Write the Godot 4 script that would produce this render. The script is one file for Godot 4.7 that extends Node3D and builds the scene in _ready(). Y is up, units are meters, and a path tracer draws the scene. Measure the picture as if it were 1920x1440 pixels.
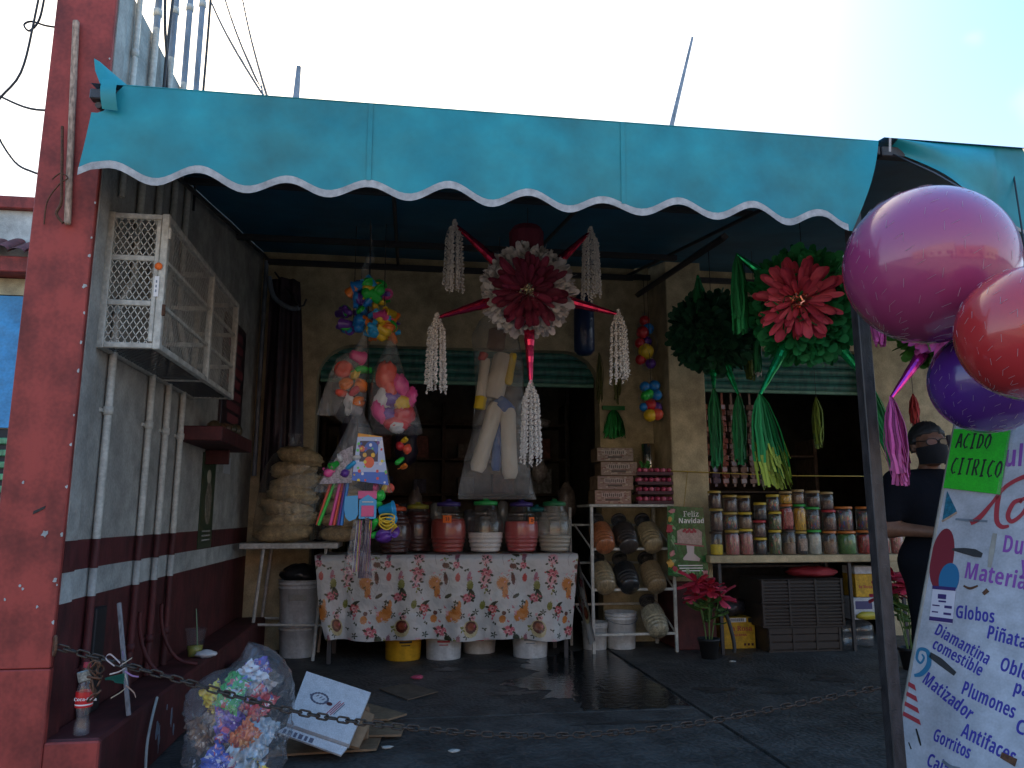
extends Node3D
# A sweets and pinata stall under a teal awning, seen from the pavement in open shade.

var rng := RandomNumberGenerator.new()
var taken := {}
var M := {}
var T := {}
var mesh_cache := {}


# ---------------------------------------------------------------- geometry
class Geo:
	var st := SurfaceTool.new()
	var col := Color.WHITE
	var n := 0

	func _init() -> void:
		st.begin(Mesh.PRIMITIVE_TRIANGLES)

	func v(p: Vector3, uv: Vector2, sm: int) -> void:
		st.set_smooth_group(sm)
		st.set_uv(uv)
		st.set_color(col)
		st.add_vertex(p)

	# a, b, c run counter-clockwise seen from outside
	func tri(a: Vector3, b: Vector3, c: Vector3, ua := Vector2.ZERO, ub := Vector2(1, 0), uc := Vector2(1, 1), sm := -1) -> void:
		v(a, ua, sm)
		v(c, uc, sm)
		v(b, ub, sm)
		n += 1

	func quad(a: Vector3, b: Vector3, c: Vector3, d: Vector3, sm := -1) -> void:
		tri(a, b, c, Vector2(0, 1), Vector2(1, 1), Vector2(1, 0), sm)
		tri(a, c, d, Vector2(0, 1), Vector2(1, 0), Vector2(0, 0), sm)

	func box(c: Vector3, s: Vector3, b := Basis()) -> void:
		var h := s * 0.5
		var p := []
		for i in 8:
			p.append(c + b * Vector3(h.x * (1 if i & 1 else -1), h.y * (1 if i & 2 else -1), h.z * (1 if i & 4 else -1)))
		quad(p[4], p[5], p[7], p[6])
		quad(p[1], p[0], p[2], p[3])
		quad(p[5], p[1], p[3], p[7])
		quad(p[0], p[4], p[6], p[2])
		quad(p[6], p[7], p[3], p[2])
		quad(p[0], p[1], p[5], p[4])

	# a box with chamfered edges
	func cbox(c: Vector3, s: Vector3, r := 0.006, b := Basis()) -> void:
		var h := s * 0.5
		r = min(r, min(h.x, min(h.y, h.z)) * 0.9)
		var P := func(sx, sy, sz, ax): 
			var q := Vector3(h.x * sx, h.y * sy, h.z * sz)
			if ax != 0: q.x -= r * sx
			if ax != 1: q.y -= r * sy
			if ax != 2: q.z -= r * sz
			return c + b * q
		for ax in 3:
			for s1 in [-1, 1]:
				var q := []
				for k in [[-1, -1], [1, -1], [1, 1], [-1, 1]]:
					var e := [0, 0, 0]
					e[ax] = s1
					e[(ax + 1) % 3] = k[0] * s1
					e[(ax + 2) % 3] = k[1]
					q.append(P.call(e[0], e[1], e[2], ax))
				quad(q[0], q[1], q[2], q[3])
		for ax in 3:
			var a1 := (ax + 1) % 3
			var a2 := (ax + 2) % 3
			for s1 in [-1, 1]:
				for s2 in [-1, 1]:
					var e0 := [0, 0, 0]
					e0[a1] = s1
					e0[a2] = s2
					var e1 := e0.duplicate()
					e0[ax] = -1
					e1[ax] = 1
					var k0: Vector3 = P.call(e0[0], e0[1], e0[2], a1)
					var k1: Vector3 = P.call(e1[0], e1[1], e1[2], a1)
					var k2: Vector3 = P.call(e1[0], e1[1], e1[2], a2)
					var k3: Vector3 = P.call(e0[0], e0[1], e0[2], a2)
					if s1 * s2 > 0: quad(k0, k1, k2, k3)
					else: quad(k3, k2, k1, k0)
		for sx in [-1, 1]:
			for sy in [-1, 1]:
				for sz in [-1, 1]:
					var a: Vector3 = P.call(sx, sy, sz, 0)
					var d: Vector3 = P.call(sx, sy, sz, 1)
					var e: Vector3 = P.call(sx, sy, sz, 2)
					if sx * sy * sz > 0: tri(a, d, e)
					else: tri(a, e, d)

	# rows of points; outside is on the side from which columns run left to right and rows upwards
	func grid(P: Array, close_u := false, close_v := false, sm := 0, us := 1.0, vs := 1.0) -> void:
		var nv := P.size()
		var nu: int = P[0].size()
		for j in (nv if close_v else nv - 1):
			var j1 := (j + 1) % nv
			for i in (nu if close_u else nu - 1):
				var i1 := (i + 1) % nu
				var fu := float(nu if close_u else nu - 1)
				var fv := float(nv if close_v else nv - 1)
				var u0 := i / fu * us
				var u1 := (i + 1) / fu * us
				var v0 := (1.0 - j / fv) * vs
				var v1 := (1.0 - (j + 1) / fv) * vs
				var a: Vector3 = P[j][i]
				var b: Vector3 = P[j][i1]
				var c: Vector3 = P[j1][i1]
				var d: Vector3 = P[j1][i]
				if a.distance_squared_to(b) > 1e-12: tri(a, b, c, Vector2(u0, v0), Vector2(u1, v0), Vector2(u1, v1), sm)
				if c.distance_squared_to(d) > 1e-12: tri(a, c, d, Vector2(u0, v0), Vector2(u1, v1), Vector2(u0, v1), sm)

	func tube(path: Array, r, seg := 8, caps := true, sm := 0, close := false) -> void:
		var rows := []
		var m := path.size()
		var t0: Vector3 = (path[1] - path[0]).normalized()
		var nx := t0.cross(Vector3.UP if abs(t0.y) < 0.9 else Vector3.RIGHT).normalized()
		for k in m:
			var t: Vector3
			if close: t = path[(k + 1) % m] - path[(k - 1 + m) % m]
			else: t = path[min(k + 1, m - 1)] - path[max(k - 1, 0)]
			t = t.normalized()
			nx = (nx - t * nx.dot(t))
			nx = nx.normalized() if nx.length() > 1e-5 else t.cross(Vector3(0.3, 0.5, 0.8)).normalized()
			var ny := t.cross(nx)
			var rr: float = r[k] if r is Array else r
			var row := []
			for i in seg:
				var a := TAU * i / seg
				row.append(path[k] + (nx * cos(a) + ny * sin(a)) * rr)
			rows.append(row)
		grid(rows, true, close, sm)
		if caps and not close:
			for e in [0, m - 1]:
				for i in range(1, seg - 1):
					if e == 0: tri(rows[e][0], rows[e][i + 1], rows[e][i])
					else: tri(rows[e][0], rows[e][i], rows[e][i + 1])

	# profile of (radius, height)
	func lathe(prof: Array, seg := 16, at := Transform3D(), sm := 0, us := 1.0) -> void:
		var rows := []
		for p in prof:
			var row := []
			for i in seg:
				var a := TAU * i / seg
				row.append(at * Vector3(cos(a) * p.x, p.y, -sin(a) * p.x))
			rows.append(row)
		grid(rows, true, false, sm, us)

	func ball(c: Vector3, r: Vector3, nu := 16, nv := 10, b := Basis(), f = null) -> void:
		var rows := []
		for j in nv + 1:
			var la := -PI / 2 + PI * j / nv
			var row := []
			for i in nu:
				var lo := TAU * i / nu
				var d := Vector3(cos(la) * cos(lo), sin(la), -cos(la) * sin(lo))
				var k := 1.0
				if f != null: k = f.call(d)
				row.append(c + b * (d * r * k))
			rows.append(row)
		grid(rows, true)

	# polygon in local x/y, thickness along local z (front at +depth/2)
	func prism(poly: PackedVector2Array, depth: float, at := Transform3D(), uvbox := Rect2()) -> void:
		if Geometry2D.is_polygon_clockwise(poly):
			poly.reverse()
		var idx := Geometry2D.triangulate_polygon(poly)
		var h := depth / 2
		var bb := uvbox
		if bb.size.x == 0:
			bb = Rect2(poly[0], Vector2.ZERO)
			for q in poly: bb = bb.expand(q)
		var uv := func(q: Vector2): return Vector2((q.x - bb.position.x) / bb.size.x, 1.0 - (q.y - bb.position.y) / bb.size.y)
		for k in range(0, idx.size(), 3):
			var a := poly[idx[k]]
			var b := poly[idx[k + 1]]
			var c := poly[idx[k + 2]]
			if (b - a).cross(c - a) < 0:
				var s := b
				b = c
				c = s
			tri(at * Vector3(a.x, a.y, h), at * Vector3(b.x, b.y, h), at * Vector3(c.x, c.y, h), uv.call(a), uv.call(b), uv.call(c))
			tri(at * Vector3(a.x, a.y, -h), at * Vector3(c.x, c.y, -h), at * Vector3(b.x, b.y, -h), uv.call(a), uv.call(c), uv.call(b))
		var m := poly.size()
		for k in m:
			var a := poly[k]
			var b := poly[(k + 1) % m]
			quad(at * Vector3(a.x, a.y, -h), at * Vector3(b.x, b.y, -h), at * Vector3(b.x, b.y, h), at * Vector3(a.x, a.y, h))

	# flat band along a path, its width along side
	func band(path: Array, side: Vector3, w, sm := 0) -> void:
		var r0 := []
		var r1 := []
		for k in path.size():
			var ww: float = w[k] if w is Array else w
			var s: Vector3 = side
			r0.append(path[k] - s * ww * 0.5)
			r1.append(path[k] + s * ww * 0.5)
		grid([r0, r1], false, false, sm)

	func done() -> ArrayMesh:
		st.generate_normals()
		return st.commit()


# ---------------------------------------------------------------- objects
func numbered(parent: Node, called: String) -> String:
	var key := str(parent.get_instance_id()) + called
	var k: int = taken.get(key, -1) + 1
	taken[key] = k
	return called if k == 0 else "%s_%03d" % [called, k]

func put(called: String, shape, m, parent: Node = self) -> MeshInstance3D:
	var o := MeshInstance3D.new()
	o.mesh = shape.done() if shape is Geo else shape
	o.material_override = m
	o.name = numbered(parent, called)
	parent.add_child(o, true)
	return o

func tag(o: Node, label: String, category: String, group := "") -> Node:
	o.set_meta("label", label)
	o.set_meta("category", category)
	if group != "": o.set_meta("group", group)
	return o

func structure(o: Node) -> Node:
	o.set_meta("kind", "structure")
	return o

func stuff(o: Node) -> Node:
	o.set_meta("kind", "stuff")
	return o

func thing(called: String, label: String, category: String, at := Vector3.ZERO, group := "", turn := 0.0) -> Node3D:
	var o := Node3D.new()
	o.name = numbered(self, called)
	add_child(o, true)
	o.position = at
	o.rotation.y = turn
	tag(o, label, category, group)
	return o

func single(called: String, shape, m, label: String, category: String, group := "") -> MeshInstance3D:
	var o := put(called, shape, m)
	tag(o, label, category, group)
	return o

func copy(src: Node3D, label: String, at: Vector3, turn := 0.0) -> Node3D:
	var base := str(src.name)
	var o: Node3D = src.duplicate()
	o.name = numbered(self, base)
	add_child(o, true)
	o.position = at
	o.rotation.y = turn
	o.set_meta("label", label)
	return o

func words(parent: Node, s: String, at: Vector3, b: Basis, size: float, m: Material, weight := 400, serif := false, called := "lettering", fit := 0.0) -> MeshInstance3D:
	var f := SystemFont.new()
	f.font_names = PackedStringArray(["Droid Serif" if serif else "Droid Sans"])
	f.font_weight = weight
	var t := TextMesh.new()
	t.text = s
	t.font = f
	t.font_size = 48
	t.pixel_size = size / 34.0      # size is the height of a capital
	t.depth = 0.0012
	t.curve_step = 3.0
	t.horizontal_alignment = HORIZONTAL_ALIGNMENT_LEFT
	var o := put(called, t, m, parent)
	if fit > 0.0:
		b = b * Basis().scaled(Vector3(fit / t.get_aabb().size.x, 1, 1))
	o.transform = Transform3D(b, at)
	return o


# ---------------------------------------------------------------- textures and materials
func noise_img(size: int, freq: float, oct: int, sd: int, type := FastNoiseLite.TYPE_SIMPLEX_SMOOTH) -> Image:
	var f := FastNoiseLite.new()
	f.seed = sd
	f.noise_type = type
	f.frequency = freq
	f.fractal_octaves = oct
	f.fractal_type = FastNoiseLite.FRACTAL_FBM if oct > 1 else FastNoiseLite.FRACTAL_NONE
	return f.get_seamless_image(size, size)

func tone_tex(layers: Array, lo: float, hi: float) -> ImageTexture:
	# layers: [image, weight]; the sum is stretched to lo..hi
	var w: int = layers[0][0].get_width()
	var h: int = layers[0][0].get_height()
	var im := Image.create(w, h, false, Image.FORMAT_RGB8)
	var data := []
	var tot := 0.0
	for l in layers:
		tot += l[1]
		var c: Image = l[0].duplicate()
		c.convert(Image.FORMAT_L8)
		data.append(c.get_data())
	var out := PackedByteArray()
	out.resize(w * h * 3)
	for k in w * h:
		var s := 0.0
		for i in data.size():
			s += data[i][k] * layers[i][1]
		var g := int(clamp((lo + (hi - lo) * s / 255.0 / tot) * 255.0, 0, 255))
		out[k * 3] = g
		out[k * 3 + 1] = g
		out[k * 3 + 2] = g
	im.set_data(w, h, false, Image.FORMAT_RGB8, out)
	return ImageTexture.create_from_image(im)

func bump_tex(im: Image, strength: float) -> ImageTexture:
	var c: Image = im.duplicate()
	c.convert(Image.FORMAT_RGBA8)
	c.bump_map_to_normal_map(strength)
	return ImageTexture.create_from_image(c)

func mat(c: Color, rough := 0.8, o := {}) -> StandardMaterial3D:
	var m := StandardMaterial3D.new()
	var s := c.linear_to_srgb()
	m.albedo_color = s
	m.roughness = rough
	m.metallic = o.get("metal", 0.0)
	m.metallic_specular = o.get("spec", 0.5)
	m.cull_mode = BaseMaterial3D.CULL_DISABLED
	if o.has("tex"): m.albedo_texture = o.tex
	if o.has("nrm"):
		m.normal_enabled = true
		m.normal_texture = o.nrm
		m.normal_scale = o.get("ns", 0.6)
	if o.has("tri"):
		m.uv1_triplanar = true
		m.uv1_world_triplanar = o.get("world", true)
		m.uv1_scale = Vector3.ONE * o.tri
	elif o.has("uv"):
		m.uv1_scale = Vector3(o.uv.x, o.uv.y, 1)
	if o.has("coat"):
		m.clearcoat_enabled = true
		m.clearcoat = o.coat
		m.clearcoat_roughness = o.get("coat_rough", 0.1)
	if o.has("alpha"):
		m.transparency = BaseMaterial3D.TRANSPARENCY_ALPHA
		m.albedo_color.a = o.alpha
	if o.has("vcol"): m.vertex_color_use_as_albedo = true
	if o.has("back"):
		m.backlight_enabled = true
		m.backlight = o.back
	return m

func make_materials() -> void:
	var fine := noise_img(512, 0.12, 3, 3)
	var mid := noise_img(512, 0.02, 4, 5)
	var big := noise_img(512, 0.006, 4, 7)
	var cell := noise_img(512, 0.03, 2, 11, FastNoiseLite.TYPE_CELLULAR)
	var streak := noise_img(512, 0.03, 3, 13)
	streak.resize(512, 64, Image.INTERPOLATE_BILINEAR)
	streak = streak.get_region(Rect2i(0, 0, 512, 24))
	streak.resize(512, 512, Image.INTERPOLATE_CUBIC)
	T.plaster = tone_tex([[fine, 0.5], [mid, 0.6], [big, 0.9]], 0.62, 1.12)
	T.grain = tone_tex([[fine, 1.0], [mid, 0.6]], 0.7, 1.12)
	T.blotch = tone_tex([[big, 1.0], [mid, 0.7], [fine, 0.3]], 0.35, 1.25)
	T.concrete = tone_tex([[big, 0.8], [mid, 1.0], [fine, 0.9]], 0.3, 1.35)
	T.streak = tone_tex([[streak, 1.0], [mid, 0.35]], 0.55, 1.2)
	T.cloth = tone_tex([[big, 1.0], [mid, 0.5], [fine, 0.15]], 0.68, 1.12)
	T.brush = tone_tex([[streak, 0.6], [big, 1.0], [fine, 0.4], [mid, 0.5]], 0.42, 1.35)
	T.n_fine = bump_tex(fine, 3.0)
	T.n_mid = bump_tex(mid, 9.0)
	T.n_cell = bump_tex(cell, 5.0)
	T.n_streak = bump_tex(streak, 6.0)
	T.n_big = bump_tex(big, 16.0)
	var crepe := noise_img(512, 0.05, 2, 21)
	crepe.resize(512, 128)
	crepe = crepe.get_region(Rect2i(0, 0, 512, 40))
	crepe.resize(512, 512, Image.INTERPOLATE_CUBIC)
	T.n_crepe = bump_tex(crepe, 8.0)
	var wf := FastNoiseLite.new()
	wf.seed = 31
	wf.frequency = 0.012
	wf.fractal_type = FastNoiseLite.FRACTAL_RIDGED
	wf.fractal_octaves = 4
	var wrk := wf.get_seamless_image(512, 512)
	wrk = wrk.get_region(Rect2i(0, 0, 512, 230))
	wrk.resize(512, 512, Image.INTERPOLATE_CUBIC)
	T.n_wrinkle = bump_tex(wrk, 14.0)
	# walls and floor
	var wall := {"tex": T.plaster, "tri": 0.8, "nrm": T.n_fine, "ns": 0.22}
	M.pale = mat(Color(0.42, 0.41, 0.37), 0.85, wall)
	M.pale_band = mat(Color(0.50, 0.52, 0.50), 0.8, wall)
	M.maroon = mat(Color(0.095, 0.016, 0.017), 0.7, {"tex": T.brush, "tri": 0.7, "nrm": T.n_streak, "ns": 0.12})
	M.red = mat(Color(0.34, 0.048, 0.036), 0.7, {"tex": T.brush, "tri": 0.7, "nrm": T.n_streak, "ns": 0.12})
	M.cream = mat(Color(0.60, 0.50, 0.31), 0.85, wall)
	M.plain_white = mat(Color(0.6, 0.6, 0.56), 0.85, wall)
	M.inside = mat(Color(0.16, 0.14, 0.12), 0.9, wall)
	M.concrete = mat(Color(0.085, 0.081, 0.077), 0.6, {"tex": T.concrete, "tri": 0.42, "nrm": T.n_fine, "ns": 0.5})
	M.joint = mat(Color(0.03, 0.03, 0.03), 0.95)
	M.wet = mat(Color(0.022, 0.022, 0.022), 0.12, {"nrm": T.n_mid, "ns": 0.12, "tri": 1.3})
	M.damp = mat(Color(0.045, 0.045, 0.045), 0.35, {"nrm": T.n_fine, "ns": 0.3, "tri": 1.3})
	M.asphalt = mat(Color(0.27, 0.235, 0.20), 0.9, {"tex": T.grain, "tri": 0.5})
	M.soil = mat(Color(0.13, 0.11, 0.09), 0.95, {"tex": T.blotch, "tri": 0.1})
	# awning
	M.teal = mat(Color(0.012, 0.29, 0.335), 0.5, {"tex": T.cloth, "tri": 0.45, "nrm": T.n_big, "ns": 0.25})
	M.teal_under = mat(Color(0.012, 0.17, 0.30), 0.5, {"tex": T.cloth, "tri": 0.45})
	M.teal_light = mat(Color(0.012, 0.36, 0.50), 0.5, {"tex": T.plaster, "tri": 0.9, "nrm": T.n_big, "ns": 0.25})
	M.trim = mat(Color(0.50, 0.48, 0.46), 0.7, {"tex": T.plaster, "tri": 3.0})
	M.dark_steel = mat(Color(0.045, 0.045, 0.05), 0.5, {"tex": T.grain, "tri": 2.0})
	M.post = mat(Color(0.045, 0.042, 0.045), 0.45, {"tex": T.streak, "tri": 1.5, "nrm": T.n_fine, "ns": 0.3})
	M.galv = mat(Color(0.22, 0.27, 0.33), 0.5, {"tex": T.streak, "tri": 1.0})
	M.cage = mat(Color(0.62, 0.61, 0.54), 0.55, {"tex": T.plaster, "tri": 4.0, "nrm": T.n_fine, "ns": 0.3})
	M.white_paint = mat(Color(0.62, 0.61, 0.57), 0.5, {"tex": T.plaster, "tri": 3.0})
	M.rust = mat(Color(0.16, 0.07, 0.035), 0.85, {"tex": T.blotch, "tri": 9.0})
	M.chain = mat(Color(0.10, 0.075, 0.06), 0.55, {"metal": 0.5, "tex": T.blotch, "tri": 15.0})
	M.wood_old = mat(Color(0.50, 0.36, 0.27), 0.9, {"tex": T.streak, "tri": 4.0, "nrm": T.n_streak})
	M.cardboard = mat(Color(0.30, 0.19, 0.11), 0.9, {"tex": T.plaster, "tri": 2.0})
	M.carton_white = mat(Color(0.60, 0.62, 0.66), 0.7, {"tex": T.grain, "tri": 2.0})
	M.black = mat(Color(0.012, 0.012, 0.014), 0.6)
	M.cable = mat(Color(0.02, 0.022, 0.026), 0.6)
	M.slat_green = mat(Color(0.035, 0.17, 0.14), 0.45, {"tex": T.streak, "tri": 1.0})
	M.slat_pale = mat(Color(0.18, 0.40, 0.29), 0.5, {"tex": T.plaster, "tri": 2.0})
	M.bucket_white = mat(Color(0.68, 0.69, 0.70), 0.4, {"tex": T.plaster, "tri": 3.0})
	M.bucket_yellow = mat(Color(0.72, 0.38, 0.02), 0.4, {"tex": T.plaster, "tri": 3.0})
	M.clear = mat(Color(0.75, 0.76, 0.78), 0.08, {"alpha": 0.05})
	M.clear_bag = mat(Color(0.72, 0.74, 0.78), 0.14, {"alpha": 0.055, "nrm": T.n_wrinkle, "ns": 1.0, "tri": 2.5})
	M.clear_dim = mat(Color(0.5, 0.48, 0.46), 0.2, {"alpha": 0.10, "nrm": T.n_wrinkle, "ns": 1.0, "tri": 2.0})
	M.jar_clear = mat(Color(0.8, 0.8, 0.8), 0.05, {"alpha": 0.03})
	M.ink_blue = mat(Color(0.035, 0.03, 0.30), 0.6)
	M.ink_purple = mat(Color(0.24, 0.07, 0.36), 0.6)
	M.ink_red = mat(Color(0.36, 0.03, 0.045), 0.6)
	M.ink_black = mat(Color(0.012, 0.012, 0.012), 0.6)
	M.ink_white = mat(Color(0.75, 0.75, 0.75), 0.6)
	M.tag_orange = mat(Color(0.85, 0.16, 0.02), 0.7)
	M.vivid = mat(Color(1, 1, 1), 0.3, {"vcol": true})
	M.paper = mat(Color(1, 1, 1), 0.75, {"vcol": true, "nrm": T.n_crepe, "ns": 0.6, "tri": 6.0, "world": false})
	M.candy = mat(Color(1, 1, 1), 0.45, {"vcol": true})

func lin(r: float, g: float, b: float) -> Color:
	return Color(r, g, b)


# ---------------------------------------------------------------- camera, sky, sun
func set_view() -> void:
	var cam := Camera3D.new()
	cam.name = "camera"
	add_child(cam)
	cam.fov = 53.77
	cam.near = 0.05
	cam.far = 400.0
	cam.position = Vector3(0, 1.15, 0)
	cam.rotation_order = EULER_ORDER_YXZ
	cam.rotation = Vector3(deg_to_rad(9.87), deg_to_rad(-8.095), 0)
	cam.current = true

	var sky_mat := ProceduralSkyMaterial.new()
	sky_mat.sky_top_color = Color(0.30, 0.55, 0.78)
	sky_mat.sky_horizon_color = Color(0.82, 0.875, 0.915)
	sky_mat.sky_curve = 0.28
	sky_mat.sky_energy_multiplier = 1.0
	sky_mat.ground_bottom_color = Color(0.22, 0.21, 0.2)
	sky_mat.ground_horizon_color = Color(0.5, 0.5, 0.5)
	sky_mat.sun_angle_max = 75.0
	sky_mat.sun_curve = 0.34
	sky_mat.sky_cover = wisp()
	sky_mat.sky_cover_modulate = Color(1, 1, 1, 1)
	var sky := Sky.new()
	sky.sky_material = sky_mat
	var env := Environment.new()
	env.background_mode = Environment.BG_SKY
	env.sky = sky
	env.background_energy_multiplier = 1.0
	env.tonemap_mode = Environment.TONE_MAPPER_LINEAR
	env.tonemap_exposure = 2.5
	env.sdfgi_enabled = true
	env.ssao_enabled = true
	env.ssil_enabled = true
	var we := WorldEnvironment.new()
	we.name = "world_environment"
	we.environment = env
	add_child(we)

	var sun := DirectionalLight3D.new()
	sun.name = "sun"
	sun.light_color = Color(1.0, 0.93, 0.82)
	sun.light_energy = 1.5
	sun.light_angular_distance = 0.5
	sun.shadow_enabled = true
	add_child(sun)
	var from := Vector3(-0.12, tan(deg_to_rad(39.5)), -1.0)
	sun.look_at_from_position(from * 10.0, Vector3.ZERO)

# a faint scatter of thin cloud, drawn over the whole sky
func wisp() -> ImageTexture:
	var f := FastNoiseLite.new()
	f.seed = 4
	f.frequency = 0.011
	f.fractal_octaves = 5
	var w := 1024
	var h := 512
	var im := Image.create(w, h, false, Image.FORMAT_RGBA8)
	for y in h / 2:
		for x in w:
			var a := TAU * x / w
			var up := (0.5 - float(y) / h) * PI
			var p := Vector3(cos(a) * cos(up), sin(up) * 1.8, sin(a) * cos(up)) * 120.0
			var v := f.get_noise_3dv(p)
			var off := Vector2((a - 0.7358) * cos(up), up - 0.5197)
			var near := exp(-pow(off.rotated(0.35).x / 0.030, 2.0) - pow(off.rotated(0.35).y / 0.014, 2.0))
			var d: float = clamp((v + 0.25) * 1.1 * near + (v - 0.42) * 1.2, 0.0, 0.4)
			im.set_pixel(x, y, Color(1, 1, 1, d))
	return ImageTexture.create_from_image(im)


# ---------------------------------------------------------------- setting
func b3(x0: float, x1: float, y0: float, y1: float, z0: float, z1: float, r := 0.0) -> Geo:
	var g := Geo.new()
	var c := Vector3((x0 + x1) / 2, (y0 + y1) / 2, (z0 + z1) / 2)
	var s := Vector3(abs(x1 - x0), abs(y1 - y0), abs(z1 - z0))
	if r > 0: g.cbox(c, s, r)
	else: g.box(c, s)
	return g

func blot(cx: float, cz: float, rx: float, rz: float, sd: int, y: float, rough := 0.35, n := 40, rot := 0.0) -> Geo:
	var g := Geo.new()
	var f := FastNoiseLite.new()
	f.seed = sd
	f.frequency = 0.9
	var pts := []
	for k in n:
		var a := TAU * k / n
		var r := 1.0 + rough * 1.7 * f.get_noise_2d(cos(a) * 2.2, sin(a) * 2.2) + rough * 0.8 * f.get_noise_2d(cos(a) * 7, sin(a) * 7)
		var q := Vector2(cos(a) * rx * r, sin(a) * rz * r).rotated(rot)
		pts.append(Vector3(cx + q.x, y, cz + q.y))
	for k in n:
		g.tri(Vector3(cx, y, cz), pts[(k + 1) % n], pts[k])
	return g

func build_ground() -> void:
	structure(put("ground", b3(-120, 120, -0.35, -0.16, -120, 120), M.soil))
	var pv := Node3D.new()
	pv.name = "pavement"
	add_child(pv)
	structure(pv)
	put("bedding", b3(-9, 10, -0.155, -0.075, -11, 0.9), M.joint, pv)
	for r in [[-9, 1.79, -4.652, 0.88], [-9, 1.79, -10.98, -4.670], [1.816, 10, -10.98, 0.88]]:
		put("slab", b3(r[0], r[1], -0.07, 0.0, r[2], r[3], 0.002), M.concrete, pv)
	structure(put("kerb", b3(-60, 60, -0.155, 0.0, 0.9, 1.05, 0.02), M.concrete))
	structure(put("road", b3(-60, 60, -0.158, -0.13, 1.06, 10.5), M.asphalt))
	structure(put("far_pavement", b3(-60, 60, -0.157, 0.0, 10.52, 13.4, 0.02), M.concrete))
	# water spilt on the slabs
	var w := Node3D.new()
	w.name = "wet_patch"
	add_child(w)
	structure(w)
	var g := Geo.new()
	var out := [Vector2(1.785, -4.69), Vector2(1.785, -6.75), Vector2(1.45, -6.72), Vector2(1.28, -6.5), Vector2(1.02, -6.35), Vector2(0.92, -6.05), Vector2(1.05, -5.85), Vector2(0.9, -5.66), Vector2(0.72, -5.58), Vector2(0.80, -5.35), Vector2(1.0, -5.22), Vector2(0.93, -5.02), Vector2(1.12, -4.93), Vector2(1.1, -4.75), Vector2(1.3, -4.69)]
	var mid := Vector2(1.42, -5.6)
	var rim := []
	var nf := FastNoiseLite.new()
	nf.frequency = 3.0
	for k in out.size():
		var a: Vector2 = out[k]
		var b: Vector2 = out[(k + 1) % out.size()]
		for i in 8:
			var p: Vector2 = a.lerp(b, i / 8.0)
			p = mid + (p - mid) * (1.0 + 0.16 * nf.get_noise_2d(p.x * 2, p.y * 2) + 0.10 * nf.get_noise_2d(p.x * 7, p.y * 7))
			rim.append(Vector2(min(p.x, 1.784), min(p.y, -4.684)))
	for k in rim.size():
		var a: Vector2 = rim[k]
		var b: Vector2 = rim[(k + 1) % rim.size()]
		g.tri(Vector3(mid.x, 0.003, mid.y), Vector3(b.x, 0.003, b.y), Vector3(a.x, 0.003, a.y))
	put("water", g, M.wet, w)
	for s in [[0.62, -5.95, 0.16, 0.07, 3], [0.45, -5.75, 0.1, 0.05, 5], [0.74, -5.2, 0.17, 0.05, 7], [2.1, -5.1, 0.12, 0.07, 9], [2.5, -4.97, 0.11, 0.04, 10], [2.62, -5.35, 0.05, 0.03, 14], [3.05, -5.3, 0.12, 0.1, 15], [0.35, -6.05, 0.1, 0.06, 21], [1.3, -4.4, 0.3, 0.03, 23], [3.1, -4.4, 0.3, 0.03, 27]]:
		put("damp_spot", blot(s[0], s[1], s[2], s[3], s[4], 0.003, 0.6), M.damp, w)

func shutter(parent: Node, x0: float, x1: float, y0: float, y1: float, z: float) -> void:
	var sh := Node3D.new()
	sh.name = numbered(parent, "roller_shutter")
	parent.add_child(sh, true)
	var y := y0 + 0.035
	put("bottom_bar", b3(x0, x1, y0, y0 + 0.033, z - 0.02, z + 0.02, 0.006), M.slat_pale, sh)
	while y < y1:
		var g := Geo.new()
		var rows := []
		for k in 6:
			var t := k / 5.0
			rows.append([Vector3(x0, y + t * 0.078, z + sin(t * PI) * 0.014), Vector3(x1, y + t * 0.078, z + sin(t * PI) * 0.014)])
		g.grid(rows)
		put("slat", g, M.slat_green, sh)
		y += 0.082

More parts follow.
